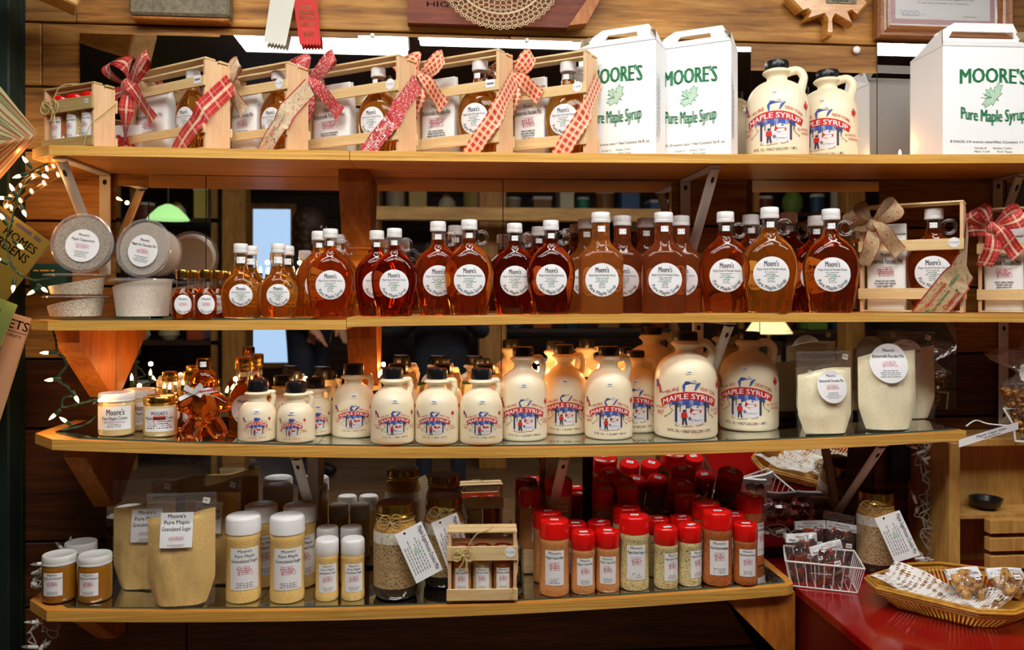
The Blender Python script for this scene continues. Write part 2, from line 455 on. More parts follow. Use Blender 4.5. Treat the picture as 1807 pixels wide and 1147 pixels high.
# ---------------------------------------------------------------- mesh builder
class MB:
    def __init__(s):
        s.v = []; s.f = []; s.m = []; s.uv = {}; s.bv = []; s.mats = []
        s.cur = 0.5
    def mi(s, name):
        if name not in s.mats: s.mats.append(name)
        return s.mats.index(name)
    def add(s, vs, fs, mat, uvs=None):
        o = len(s.v)
        s.v += [tuple(v) for v in vs]
        k = s.mi(mat)
        for i, f in enumerate(fs):
            if uvs: s.uv[len(s.f)] = uvs[i]
            s.f.append(tuple(o + j for j in f)); s.m.append(k); s.bv.append(s.cur)
        return s
    def box(s, x0, x1, y0, y1, z0, z1, mat, bev=0.0, M=None):
        if bev <= 0:
            vs = [Vector((x, y, z)) for x in (x0, x1) for y in (y0, y1) for z in (z0, z1)]
            fs = [(0, 1, 3, 2), (4, 6, 7, 5), (0, 4, 5, 1), (2, 3, 7, 6), (0, 2, 6, 4), (1, 5, 7, 3)]
        else:
            b = min(bev, (x1 - x0) / 2.01, (y1 - y0) / 2.01, (z1 - z0) / 2.01)
            vs = []
            idx = {}
            for sx in (0, 1):
                for sy in (0, 1):
                    for sz in (0, 1):
                        c = ((x0, x1)[sx], (y0, y1)[sy], (z0, z1)[sz])
                        d = ((1, -1)[sx] * b, (1, -1)[sy] * b, (1, -1)[sz] * b)
                        for a in range(3):
                            p = [c[k] + (d[k] if k != a else 0) for k in range(3)]
                            idx[(sx, sy, sz, a)] = len(vs)
                            vs.append(Vector(p))
            I = lambda x, y, z, a: idx[(x, y, z, a)]
            fs = []
            for a in range(3):
                for sd in (0, 1):
                    q = []
                    for (p, r_) in ((0, 0), (1, 0), (1, 1), (0, 1)):
                        t = [0, 0, 0]; t[a] = sd; t[(a + 1) % 3] = p; t[(a + 2) % 3] = r_
                        q.append(I(*t, a))
                    fs.append(tuple(q) if sd else tuple(q[::-1]))
            for a in range(3):
                b1, b2 = (a + 1) % 3, (a + 2) % 3
                for p in (0, 1):
                    for r_ in (0, 1):
                        t0 = [0, 0, 0]; t0[b1] = p; t0[b2] = r_
                        t1 = list(t0); t1[a] = 1
                        q = (I(*t0, b1), I(*t1, b1), I(*t1, b2), I(*t0, b2))
                        fs.append(q if (p == r_) == True else q[::-1])
            for sx in (0, 1):
                for sy in (0, 1):
                    for sz in (0, 1):
                        q = (I(sx, sy, sz, 0), I(sx, sy, sz, 1), I(sx, sy, sz, 2))
                        fs.append(q if (sx + sy + sz) % 2 else q[::-1])
        if M is not None: vs = [M @ v for v in vs]
        return s.add(vs, fs, mat)
    def loft(s, rows, mat, seg=32, cap0=True, cap1=True, cx=0, cy_=0, M=None, mats=None, warp=None):
        """rows: (z, rx, ry, n) superellipse sections"""
        vs = []
        for row in rows:
            z, rx, ry, n = row[:4]
            ox, oy = (row[4], row[5]) if len(row) > 4 else (0, 0)
            for i in range(seg):
                a = 2 * PI * i / seg
                c, d = math.cos(a), math.sin(a)
                e = 2.0 / n
                x = rx * math.copysign(abs(c) ** e, c)
                y = ry * math.copysign(abs(d) ** e, d)
                k = warp(a, z) if warp else 1
                vs.append(Vector((cx + ox + x * k, cy_ + oy + y * k, z)))
        if M is not None: vs = [M @ v for v in vs]
        o = len(s.v)
        s.v += [tuple(v) for v in vs]
        n = len(rows)
        for j in range(n - 1):
            k = s.mi(mats[j] if mats else mat)
            for i in range(seg):
                i2 = (i + 1) % seg
                s.f.append((o + j * seg + i, o + j * seg + i2, o + (j + 1) * seg + i2, o + (j + 1) * seg + i)); s.m.append(k); s.bv.append(s.cur)
        if cap0: s.f.append(tuple(o + i for i in range(seg))[::-1]); s.m.append(s.mi(mats[0] if mats else mat)); s.bv.append(s.cur)
        if cap1: s.f.append(tuple(o + (n - 1) * seg + i for i in range(seg))); s.m.append(s.mi(mats[-1] if mats else mat)); s.bv.append(s.cur)
        return s
    def lathe(s, prof, mat, seg=32, **kw):
        return s.loft([(z, r, r, 2) for r, z in prof], mat, seg, **kw)
    def tube(s, pts, r, mat, n=8, closed=False, caps=True, radii=None):
        pts = [Vector(p) for p in pts]
        L = len(pts)
        up = Vector((0, 0, 1))
        vs = []
        prev = None
        for i, p in enumerate(pts):
            a = pts[(i - 1) % L] if (closed or i > 0) else p
            b = pts[(i + 1) % L] if (closed or i < L - 1) else p
            t = (b - a)
            if t.length < 1e-9: t = Vector((0, 0, 1))
            t.normalize()
            if prev is None:
                q = t.cross(up)
                if q.length < 1e-3: q = t.cross(Vector((1, 0, 0)))
            else:
                q = prev - t * prev.dot(t)
                if q.length < 1e-6: q = t.cross(Vector((1, 0, 0)))
            q.normalize(); prev = q
            u = t.cross(q)
            rr = radii[i] if radii else r
            for k in range(n):
                an = 2 * PI * k / n
                vs.append(p + q * (rr * math.cos(an)) + u * (rr * math.sin(an)))
        fs = []
        for i in range(L if closed else L - 1):
            j = (i + 1) % L
            for k in range(n):
                k2 = (k + 1) % n
                fs.append((i * n + k, i * n + k2, j * n + k2, j * n + k))
        if caps and not closed:
            fs.append(tuple(range(n))[::-1]); fs.append(tuple((L - 1) * n + k for k in range(n)))
        return s.add(vs, fs, mat)
    def grid(s, fn, nu, nv, mat, wrapu=False, uvf=None, matf=None):
        vs = [fn(i / nu, j / nv) for j in range(nv + 1) for i in range(nu + 1)]
        for j in range(nv):
            pass
        o = len(s.v)
        s.v += [tuple(v) for v in vs]
        for j in range(nv):
            for i in range(nu):
                q = [(i, j), (i + 1, j), (i + 1, j + 1), (i, j + 1)]
                if uvf: s.uv[len(s.f)] = [uvf(a / nu, b / nv) for a, b in q]
                s.f.append(tuple(o + b * (nu + 1) + a for a, b in q))
                s.m.append(s.mi(matf(i / nu, j / nv) if matf else mat)); s.bv.append(s.cur)
        return s
    def sphere(s, c, r, mat, nu=16, nv=10, sc=(1, 1, 1)):
        rows = []
        c = Vector(c)
        vs = [c + Vector((0, 0, -r * sc[2]))]
        for j in range(1, nv):
            t = PI * j / nv
            for i in range(nu):
                a = 2 * PI * i / nu
                vs.append(c + Vector((r * sc[0] * math.sin(t) * math.cos(a), r * sc[1] * math.sin(t) * math.sin(a), -r * sc[2] * math.cos(t))))
        vs.append(c + Vector((0, 0, r * sc[2])))
        fs = [(0, 1 + (i + 1) % nu, 1 + i) for i in range(nu)]
        for j in range(nv - 2):
            for i in range(nu):
                fs.append((1 + j * nu + i, 1 + j * nu + (i + 1) % nu, 1 + (j + 1) * nu + (i + 1) % nu, 1 + (j + 1) * nu + i))
        l = len(vs) - 1
        fs += [(l, 1 + (nv - 2) * nu + i, 1 + (nv - 2) * nu + (i + 1) % nu) for i in range(nu)]
        return s.add(vs, fs, mat)
    def prism(s, pts, z0, z1, mat, M=None, side=None):
        """polygon in x,y extruded along z"""
        n = len(pts)
        vs = [Vector((x, y, z0)) for x, y in pts] + [Vector((x, y, z1)) for x, y in pts]
        tr = tessellate_polygon([[Vector((x, y, 0)) for x, y in pts]])
        fs = [tuple(t) for t in tr] + [tuple(n + i for i in t) for t in tr]
        if M is not None: vs = [M @ v for v in vs]
        s.add(vs, fs, mat)
        o = len(s.v) - 2 * n
        k = s.mi(side or mat)
        for i in range(n):
            j = (i + 1) % n
            s.f.append((o + i, o + j, o + n + j, o + n + i)); s.m.append(k); s.bv.append(s.cur)
        return s
    def build(s, name, parent=None, smooth=True, angle=40, fix=False, label=None):
        me = bpy.data.meshes.new(name)
        me.from_pydata(s.v, [], s.f)
        for k in s.mats: me.materials.append(MAT[k])
        me.polygons.foreach_set('material_index', s.m)
        if s.uv:
            ul = me.uv_layers.new(name='UVMap')
            for p in me.polygons:
                q = s.uv.get(p.index)
                if q:
                    for li, c in zip(p.loop_indices, q): ul.data[li].uv = c
        if any(b != 0.5 for b in s.bv):
            at = me.attributes.new('bv', 'FLOAT', 'FACE')
            at.data.foreach_set('value', s.bv)
        me.validate()
        if fix:
            import bmesh
            bm = bmesh.new(); bm.from_mesh(me)
            bmesh.ops.recalc_face_normals(bm, faces=bm.faces)
            bm.to_mesh(me); bm.free()
        if smooth:
            me.shade_smooth()
            me.set_sharp_from_angle(angle=R(angle))
        me.update()
        o = bpy.data.objects.new(name, me)
        COL.objects.link(o)
        if parent is not None: o.parent = parent
        if label: o['label'] = label
        return o

def resample(rows, k=4):
    """Catmull-Rom through profile rows"""
    out = []
    n = len(rows)
    for i in range(n - 1):
        p0 = rows[max(i - 1, 0)]; p1 = rows[i]; p2 = rows[i + 1]; p3 = rows[min(i + 2, n - 1)]
        for j in range(k):
            t = j / k
            out.append(tuple(0.5 * ((2 * b) + (-a + c) * t + (2 * a - 5 * b + 4 * c - d) * t * t + (-a + 3 * b - 3 * c + d) * t ** 3) for a, b, c, d in zip(p0, p1, p2, p3)))
    out.append(rows[-1])
    return out
def spline(pts, k=6, closed=False):
    pts = [tuple(p) for p in pts]
    if closed: pts = [pts[-1]] + pts + [pts[0], pts[1]]
    r = resample(pts, k)
    if closed: r = r[k:-k - 1]
    return [Vector(p) for p in r]

# ---------------------------------------------------------------- printed matter
_g = {}
def glyphs(txt, bold=0.0):
    key = (txt, bold)
    if key in _g: return _g[key]
    cu = bpy.data.curves.new('lettering', 'FONT')
    cu.body = txt; cu.size = 1; cu.resolution_u = 2; cu.fill_mode = 'FRONT'
    cu.dimensions = '2D'
    cu.offset = bold
    ob = bpy.data.objects.new('lettering', cu)
    me = ob.to_mesh()
    vs = [(v.co.x, v.co.y) for v in me.vertices]
    fs = [tuple(p.vertices) for p in me.polygons]
    ob.to_mesh_clear()
    bpy.data.objects.remove(ob); bpy.data.curves.remove(cu)
    if vs:
        x0 = min(v[0] for v in vs); x1 = max(v[0] for v in vs)
    else: x0, x1 = 0, 1
    _g[key] = ([((x - x0) / max(1e-6, x1 - x0) - 0.5, y / 0.72) for x, y in vs], fs, x1 - x0)
    return _g[key]
class Print:
    """flat artwork in u, v; placed on any surface by a map function"""
    def __init__(s): s.it = []
    def raw(s, vs, fs, mat, layer): s.it.append((vs, fs, mat, layer)); return s
    def rect(s, u0, v0, u1, v1, mat, layer=0, nx=1, ny=1):
        vs = [(u0 + (u1 - u0) * i / nx, v0 + (v1 - v0) * j / ny) for j in range(ny + 1) for i in range(nx + 1)]
        fs = [(j * (nx + 1) + i, j * (nx + 1) + i + 1, (j + 1) * (nx + 1) + i + 1, (j + 1) * (nx + 1) + i) for j in range(ny) for i in range(nx)]
        return s.raw(vs, fs, mat, layer)
    def disc(s, cu, cv, ru, rv, mat, layer=0, n=36, rings=7):
        vs = [(cu, cv)]; fs = []
        for k in range(1, rings + 1):
            for i in range(n):
                a = 2 * PI * i / n
                vs.append((cu + ru * k / rings * math.cos(a), cv + rv * k / rings * math.sin(a)))
        for i in range(n): fs.append((0, 1 + i, 1 + (i + 1) % n))
        for k in range(rings - 1):
            for i in range(n):
                a = 1 + k * n + i; b = 1 + k * n + (i + 1) % n
                fs.append((a, a + n, b + n, b))
        return s.raw(vs, fs, mat, layer)
    def poly(s, pts, mat, layer=1):
        tr = tessellate_polygon([[Vector((x, y, 0)) for x, y in pts]])
        return s.raw(list(pts), [tuple(t) for t in tr], mat, layer)
    def text(s, t, u, v, h, w=None, mat='ink', layer=2, bold=0.0, align=0, rot=0.0, arc=None, curve=None):
        """centre-bottom of the line at (u, v); h cap height; w total width; arc=(cu, cv, r, sign); curve(du)->dv"""
        g, fs, nat = glyphs(t, 0)
        if w is None: w = nat * h / 0.72
        if bold:   # heavier strokes: the same letters again a hair to the side
            s.text(t, u + bold * h * .9, v, h, w, mat, layer, 0, align, rot, arc and (arc[0] + bold * h * .9, arc[1], arc[2], arc[3]), curve)
            s.text(t, u - bold * h * .9, v, h, w, mat, layer, 0, align, rot, arc and (arc[0] - bold * h * .9, arc[1], arc[2], arc[3]), curve)
            return s
        out = []
        c, d = math.cos(rot), math.sin(rot)
        for x, y in g:
            if arc:
                cu, cv, r, sg = arc
                if sg > 0:
                    a = x * w / r
                    rr = r + y * h
                    out.append((cu + rr * math.sin(a), cv + rr * math.cos(a)))
                else:
                    a = x * w / r
                    rr = r - y * h
                    out.append((cu + rr * math.sin(a), cv - rr * math.cos(a)))
            else:
                X = x * w + align * w / 2; Y = y * h
                if curve: Y = y * h + curve(u + X) 
                out.append((u + X * c - Y * d, v + X * d + Y * c))
        return s.raw(out, fs, mat, layer)
    def line(s, pts, w, mat, layer=1):
        for (a, b) in zip(pts[:-1], pts[1:]):
            dx, dy = b[0] - a[0], b[1] - a[1]
            l = math.hypot(dx, dy) or 1
            nx, ny = -dy / l * w / 2, dx / l * w / 2
            s.raw([(a[0] + nx, a[1] + ny), (a[0] - nx, a[1] - ny), (b[0] - nx, b[1] - ny), (b[0] + nx, b[1] + ny)], [(0, 1, 2, 3)], mat, layer)
        return s
    def words(s, u, v, w, h, mat, rg, layer=1):
        """a line of print too small to read: word-long dashes"""
        x = u - w / 2
        while x < u + w / 2 - h:
            l = min(rg.uniform(1.5, 5) * h, u + w / 2 - x)
            s.rect(x, v, x + l, v + h * 0.7, mat, layer)
            x += l + h * 0.6
        return s
    def emit(s, mb, f, lay=0.00025, base=0.0004):
        for vs, fs, mat, layer in s.it:
            mb.add([f(u, v, base + layer * lay) for u, v in vs], fs, mat)
        return mb
def map_plane(o, ux=(1, 0, 0), uz=(0, 0, 1), n=(0, -1, 0)):
    o, ux, uz, n = Vector(o), Vector(ux), Vector(uz), Vector(n)
    return lambda u, v, k: o + ux * u + uz * v + n * k
def map_cyl(Rr, z0, a0=0.0):
    return lambda u, v, k: Vector(((Rr + k) * math.sin(u / Rr + a0), -(Rr + k) * math.cos(u / Rr + a0), z0 + v))
def map_rows(rows, z0):
    rows = sorted(rows)
    def f(u, v, k):
        z = z0 + v
        a = rows[0]; b = rows[-1]
        for i in range(len(rows) - 1):
            if rows[i][0] <= z <= rows[i + 1][0]:
                a, b = rows[i], rows[i + 1]; break
        t = 0 if b[0] == a[0] else max(0, min(1, (z - a[0]) / (b[0] - a[0])))
        rx, ry, n = (a[q] + (b[q] - a[q]) * t for q in (1, 2, 3))
        q = max(0.0, 1 - abs(u / rx) ** n)
        return Vector((u, -ry * q ** (1 / n) - k, z))
    return f
LEAF = [(0, -.55), (.04, -.3), (.38, -.42), (.33, -.24), (.72, -.02), (.6, .06), (.68, .34), (.44, .28), (.38, .38), (.16, .14), (.24, .62), (.1, .54), (0, .8),
        (-.1, .54), (-.24, .62), (-.16, .14), (-.38, .38), (-.44, .28), (-.68, .34), (-.6, .06), (-.72, -.02), (-.33, -.24), (-.38, -.42), (-.04, -.3)]
def xf(pts, s, u, v, rot=0, sy=None):
    c, d = math.cos(rot), math.sin(rot); sy = sy or s
    return [(u + (x * s * c - y * sy * d), v + (x * s * d + y * sy * c)) for x, y in pts]

# ---------------------------------------------------------------- shelf surfaces measured on the photograph
def fitq(pts):
    """least-squares quadratic z(x)"""
    import numpy as np
    a = np.array(pts)
    return [float(c) for c in np.polyfit(a[:, 0], a[:, 1], 2)]
YF = -0.28
SH = {}
for k, pts, th in ((1, [(86, 256), (460, 263), (610, 265.5), (900, 269.5), (1360, 272), (1807, 272)], 0.022),
                   (3, [(89, 776), (450, 786), (900, 790), (1360, 780.5), (1705, 759.6)], 0.0235),
                   (4, [(80, 1079), (460, 1076.6), (910, 1067.6), (1360, 1036.5), (1405, 1031)], 0.0235)):
    q = fitq([(X_(a, YF), Z_(a, b, YF)) for a, b in pts])
    SH[k] = (q, th)
q2a = [0, 0, 0]
a0, a1 = P(84, 566, YF), P(611, 565, YF)
q2a[1] = (a1.z - a0.z) / (a1.x - a0.x); q2a[2] = a0.z - q2a[1] * a0.x
SH[2.1] = (q2a, 0.022)
SH[2.2] = (fitq([(X_(a, YF), Z_(a, b, YF)) for a, b in ((612, 560), (900, 557.2), (1360, 552), (1807, 554))]), 0.0215)
def zs(s, X):
    if s == 2: s = 2.1 if X < X_(611, YF) else 2.2
    q = SH[s][0]
    return q[0] * X * X + q[1] * X + q[2] + (0.0052 if s in (3, 4, 2.1) else 0.0)
def on(s, px, Y):
    X = X_(px, Y)
    return Vector((X, Y, zs(s, X)))
def onb(s, px, py, r=0.0):
    """point on shelf s seen at (px, py)"""
    lo, hi = -0.275, -0.02
    for _ in range(30):
        mid = (lo + hi) / 2
        X = X_(px, mid)
        y = HOR - (zs(s, X) - CAMZ) * F / dep(px, mid)
        if y > py: lo = mid
        else: hi = mid
    return on(s, px, (lo + hi) / 2 + r)
# ================================================================ the room
XL, XR, YB, CZ = -2.7, 3.3, -5.4, 2.46
def plain(name, x0, x1, y0, y1, z0, z1, mat):
    return tag(MB().box(x0, x1, y0, y1, z0, z1, mat).build(name, smooth=False), kind='structure')
plain('floor', XL, XR, YB, 0.05, -0.05, 0, 'floor_wood')
plain('ceiling', XL, XR, YB, 0.05, CZ, CZ + 0.05, 'room_timber')
def boards(name, horizontal_seams, mats, along, fixed, x0, x1, flip=1):
    mb = MB()
    zz = horizontal_seams
    for i in range(len(zz) - 1):
        a, b = zz[i], zz[i + 1]
        x = x0
        while x < x1:
            L = rnd.uniform(1.1, 2.2)
            xe = min(x1, x + L)
            mb.cur = rnd.uniform(0.05, 0.95)
            d = rnd.uniform(0, 0.004)
            if along == 'x': mb.box(x + 0.001, xe - 0.001, fixed + d * flip if flip > 0 else fixed - 0.03, fixed + 0.03 if flip > 0 else fixed - d, a + 0.003, b - 0.003, mats[i], bev=0.002)
            else: mb.box(fixed if flip > 0 else fixed - 0.03, fixed + 0.03 if flip > 0 else fixed, x + 0.001, xe - 0.001, a + 0.003, b - 0.003, mats[i], bev=0.002)
            x = xe
    mb.cur = 0.5
    return mb
sy = [-130, -75, 38, 152, 265, 389, 505, 634, 757, 957, 1073, 1190, 1300]
sz = [Z_(60, y, 0) for y in sy][::-1]
sz = [0.0, sz[0] * 0.5] + sz
sz[-1] = CZ - 0.001
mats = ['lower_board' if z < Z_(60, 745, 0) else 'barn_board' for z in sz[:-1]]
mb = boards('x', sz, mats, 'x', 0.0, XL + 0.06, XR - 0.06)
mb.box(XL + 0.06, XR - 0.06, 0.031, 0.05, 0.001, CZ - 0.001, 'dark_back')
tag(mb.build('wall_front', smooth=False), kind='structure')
zb = [0.001] + [0.22 * k for k in range(1, 11)] + [CZ - 0.001]
tag(boards('x', zb, ['room_timber'] * 11, 'x', YB + 0.03, XL + 0.06, XR - 0.06, -1).box(XL, XR, YB - 0.05, YB - 0.001, 0, CZ + 0.05, 'dark_back').build('wall_back', smooth=False), kind='structure')
tag(boards('x', zb, ['room_timber'] * 11, 'y', XL, YB + 0.04, 0.0).box(XL - 0.05, XL - 0.001, YB, 0.05, 0, CZ + 0.05, 'dark_back').build('wall_left', smooth=False), kind='structure')
tag(boards('x', zb, ['room_timber'] * 11, 'y', XR, YB + 0.04, 0.0, -1).box(XR + 0.001, XR + 0.05, YB, 0.05, 0, CZ + 0.05, 'dark_back').build('wall_right', smooth=False), kind='structure')

# fluorescent fixtures on the ceiling (seen in the top mirrors; they light the shelves)
def fixture(x0, x1, Y0, Y1, label, lamp='lamp_fixture'):
    t = empty('fluorescent_light', ((x0 + x1) / 2, (Y0 + Y1) / 2, CZ - 0.07), 0, label, 'ceiling light', 'fluorescent fixtures on the ceiling')
    hx, hy = (x1 - x0) / 2, (Y1 - Y0) / 2
    MB().box(-hx, hx, -hy, hy, 0.025, 0.069, 'fixture_body', bev=0.005).build('fixture_housing', t)
    MB().box(-hx + 0.01, hx - 0.01, -hy + 0.01, hy - 0.01, 0, 0.0245, lamp, bev=0.004).build('diffuser', t)
for k, xa in enumerate((-1.0, .28)):
    fixture(xa, xa + 1.2, -1.02, -.90, '%s fluorescent light of the row right above the shelves' % ('left', 'right')[k], 'lamp_near')
def mx(px, Yv): return X_(px, Yv)           # x of a point seen in the mirror at depth Yv behind it
fixture(mx(425, 1.6), mx(722, 1.6), -1.68, -1.3, 'white fluorescent ceiling light mirrored behind the hanging prize ribbons')
fixture(mx(738, 1.5), mx(1100, 1.5), -1.52, -1.2, 'white fluorescent ceiling light mirrored above the right-hand crates of the top row')
fixture(mx(1275, 1.4), mx(1655, 1.4), -1.48, -1.15, 'white fluorescent ceiling light mirrored beside the big white carton')

# window and door of the far side (seen only in the mirrors)
def refl(px, py, Yv): return Vector((X_(px, Yv), -Yv, Z_(px, py, Yv)))
pm('window_daylight', (0.55, 0.72, 1.0), emit=(0.42, 0.62, 0.90), es=0.8)
a, b = refl(445, 368, 5.3), refl(512, 640, 5.3)
wn = tag(MB().box(a.x, b.x, YB + 0.035, YB + 0.045, b.z, a.z, 'window_daylight').build('window_1', smooth=False), kind='structure')
mb = MB()
for xx in (a.x - 0.05, b.x): mb.box(xx, xx + 0.05, YB + 0.031, YB + 0.07, b.z - 0.05, a.z + 0.05, 'post_timber')
mb.box(a.x, b.x, YB + 0.031, YB + 0.07, a.z, a.z + 0.05, 'post_timber'); mb.box(a.x, b.x, YB + 0.031, YB + 0.07, b.z - 0.05, b.z, 'post_timber')
mb.build('window_frame', wn, smooth=False)
wn.name = 'window_1'

# posts and beams
def bar(name, p, q, wx, wy, mat, **kw):
    p, q = Vector(p), Vector(q)
    d = (q - p); L = d.length
    rot = d.to_track_quat('X', 'Z').to_matrix().to_4x4()
    M = Matrix.Translation(p) @ rot
    return MB().box(0, L, -wx / 2, wx / 2, -wy / 2, wy / 2, mat, bev=0.004, M=M)
for px, Yv, w_, lab in ((418, 3.6, 0.16, 'tan timber post standing in the room left of the window'), (868, 3.8, 0.2, 'tan timber post in the room mirrored behind the middle flasks'), (1500, 3.4, 0.14, 'timber post in the room mirrored at the right end of the shelves')):
    x = X_(px, Yv)
    tag(MB().box(x - w_ / 2, x + w_ / 2, -Yv - w_ / 2, -Yv + w_ / 2, 0.0, CZ, 'post_timber', bev=0.006).build('timber_post'), lab, 'post')
p0 = refl(620, 372, 3.3)
tag(MB().box(p0.x, p0.x + 2.3, -3.37, -3.28, p0.z - 0.06, p0.z + 0.03, 'beam_pine', bev=0.005).build('timber_rail'), 'long horizontal timber rail crossing the room in the mirrors', 'rail')
bm_ = bar('x', P(146, -8, -0.20), P(-20, -84, -0.28), 0.085, 0.085, 'beam_pine')
tag(bm_.build('diagonal_beam'), 'diagonal squared timber beam entering at the upper left corner', 'beam')

# green steel-coloured post at the left edge
x = X_(-12, -0.05); x1 = X_(25, -0.05)
tag(MB().box(x, x1, -0.075, -0.004, 0.0, CZ, 'green_post', bev=0.004).box(x1 - 0.03, x1 + 0.004, -0.02, -0.004, 0, CZ, 'green_post').build('green_post'), 'dark green painted post at the left end of the shelves', 'post')

# ---------------------------------------------------------------- shelves
def shelf(s, x0, x1, label, chamfer=False, yb=-0.008, plate=True, rnd_end=False):
    q, th = SH[s]
    mb = MB()
    n = 28
    xs = [x0 + (x1 - x0) * i / n for i in range(n + 1)]
    if chamfer:
        xs = sorted(set(xs + [x0 + 0.066]))
    def yf(x):
        v = YF
        if chamfer and x < x0 + 0.066: v = YF + (x0 + 0.066 - x) / 0.066 * 0.062
        if rnd_end and x > x1 - 0.03: v = YF + 0.03 * (1 - math.sqrt(max(0, 1 - ((x - x1 + 0.03) / 0.03) ** 2)))
        return v
    if rnd_end: xs = sorted(set(xs + [x1 - 0.03 * (1 - k / 6) for k in range(7)]))
    top = lambda x: q[0] * x * x + q[1] * x + q[2]
    vs = []
    for x in xs:
        z = top(x)
        vs += [(x, yf(x), z), (x, yb, z), (x, yb, z - th), (x, yf(x), z - th)]
    F_, E_ = [], []
    for i in range(len(xs) - 1):
        a, b = 4 * i, 4 * i + 4
        F_ += [(a, b, b + 1, a + 1), (a + 3, a + 2, b + 2, b + 3), (a + 1, b + 1, b + 2, a + 2)]
        E_ += [(a, a + 3, b + 3, b)]
    l = 4 * (len(xs) - 1)
    E_ += [(0, 1, 2, 3), (l, l + 3, l + 2, l + 1)]
    mb.add(vs, F_, 'plywood_face')
    o = mb.add(vs, E_, 'plywood_edge')
    return tag(mb.build('wooden_shelf', smooth=False), label, 'shelf', None), top, yf
def bx2(s, x0, x1, label, tint='mirror_silver', dx=0.0, y0=-0.262):
    """mirror tile lying on a shelf"""
    q, th = SH[s]
    top = lambda x: q[0] * x * x + q[1] * x + q[2]
    mb = MB()
    n = 8
    vs = []
    for i in range(n + 1):
        x = x0 + (x1 - x0) * i / n
        z = top(x)
        yf = y0
        if dx and x < x0 + dx: yf = y0 + (x0 + dx - x)
        vs += [(x, yf, z + 0.0003), (x, yf, z + 0.0042), (x, -0.009, z + 0.0042), (x, -0.009, z + 0.0003)]
    for i in range(n):
        a, b = 4 * i, 4 * i + 4
        mb.add([vs[k] for k in (a + 1, b + 1, b + 2, a + 2)], [(0, 1, 2, 3)], tint)
        mb.add([vs[k] for k in (a, b, b + 1, a + 1, a + 2, b + 2, b + 3, a + 3)], [(0, 1, 2, 3), (4, 5, 6, 7)], 'glass_edge')
    mb.add([vs[k] for k in (0, 1, 2, 3)], [(0, 1, 2, 3)], 'glass_edge'); mb.add([vs[-4 + k] for k in (0, 1, 2, 3)], [(3, 2, 1, 0)], 'glass_edge')
    return tag(mb.build('mirror_tile', smooth=False), label, 'mirror tile', 'mirror tiles lying on the shelves')
j1 = X_(617, YF)
shelf(1, X_(58, -0.215), j1 - 0.0008, 'left plywood board of the topmost shelf, under the gift crates', True)
shelf(1, j1 + 0.0008, X_(1960, YF), 'right plywood board of the topmost shelf, under the white cartons')
j2 = X_(611.5, YF)
shelf(2.1, X_(56, -0.215), j2 - 0.0008, 'left plywood board of the second shelf, under the plastic tubs', True)
shelf(2.2, j2 + 0.0008, X_(1960, YF), 'right plywood board of the second shelf, under the big syrup flasks')
shelf(3, X_(61, -0.22), X_(1705, YF), 'third plywood shelf down, carrying the cream syrup jugs', True)
shelf(4, X_(52, -0.22), X_(1407, YF), 'lowest plywood shelf, carrying the spice shakers', True, rnd_end=True)
pm('tile_mirror', (0.62, 0.63, 0.60), rough=0.03, metal=1)
for s, a, b, lab, c in ((3, 66, 560, 'mirror tile on the third shelf under the maple creme jars', .06), (3, 561, 1125, 'mirror tile on the third shelf under the pint jugs', 0), (3, 1126, 1690, 'mirror tile on the third shelf under the half gallon jugs and flour pouches', 0),
                        (4, 60, 455, 'mirror tile on the lowest shelf under the mustard jars', .06), (4, 456, 788, 'mirror tile on the lowest shelf under the white-capped shakers', 0), (4, 789, 1385, 'mirror tile on the lowest shelf under the red-capped shakers', 0),
                        (2.1, 108, 340, 'dark glass strip on the second shelf under the plastic tubs', 0), (2.1, 342, 548, 'dark glass strip on the second shelf under the small flasks', 0)):
    bx2(s, X_(a, -0.262) + (0.012 if c else 0), X_(b, -0.262), lab, 'tile_mirror', c)

# ---------------------------------------------------------------- wall mirrors
def under(s, X): 
    if s == 0: return None
    k = s
    if s == 2: k = 2.1 if X < j2 else 2.2
    q, th = SH[k]; return q[0] * X * X + q[1] * X + q[2] - th
def surf(s, X):
    k = s
    if s == 2: k = 2.1 if X < j2 else 2.2
    q, th = SH[k]; return q[0] * X * X + q[1] * X + q[2]
def wmirror(lv, a, b, label, top=None, tilt=0.0):
    x0, x1 = X_(a, -0.006) + 0.0004, X_(b, -0.006) - 0.0004
    xm = (x0 + x1) / 2
    xe_ = X_(1405, YF); z0 = max(surf(lv, min(x0, xe_) if lv == 4 else x0), surf(lv, min(x1, xe_) if lv == 4 else x1)) + 0.006
    if top is not None: z1 = Z_((a + b) / 2, top, -0.006)
    else: z1 = min(under(lv - 1, x0), under(lv - 1, x1)) - 0.001
    mb = MB()
    h = z1 - z0
    M = Matrix.Translation((0, -0.0065, z0)) @ Matrix.Rotation(tilt, 4, 'X')
    vs = [(x0, 0, 0), (x1, 0, 0), (x1, 0, h), (x0, 0, h), (x0, 0.0035, 0), (x1, 0.0035, 0), (x1, 0.0035, h), (x0, 0.0035, h)]
    vs = [M @ Vector(v) for v in vs]
    mb.add(vs, [(0, 1, 2, 3)], 'mirror_silver')
    mb.add(vs, [(4, 7, 6, 5), (0, 4, 5, 1), (3, 2, 6, 7), (1, 5, 6, 2), (0, 3, 7, 4)], 'glass_edge')
    return tag(mb.build('wall_mirror', smooth=False), label, 'mirror', 'mirror panes on the plank wall')
wmirror(1, 141, 388, 'mirror pane above the top shelf behind the leftmost plaid bow crate', 62)
wmirror(1, 388, 632, 'mirror pane above the top shelf behind the prize ribbons', 65)
wmirror(1, 632, 1010, 'mirror pane above the top shelf under the doily', 68)
wmirror(1, 1010, 1325, 'mirror pane above the top shelf behind the two slim white cartons', 79)
wmirror(1, 1325, 1547, 'low mirror pane behind the two half gallon jugs on the top shelf', 127)
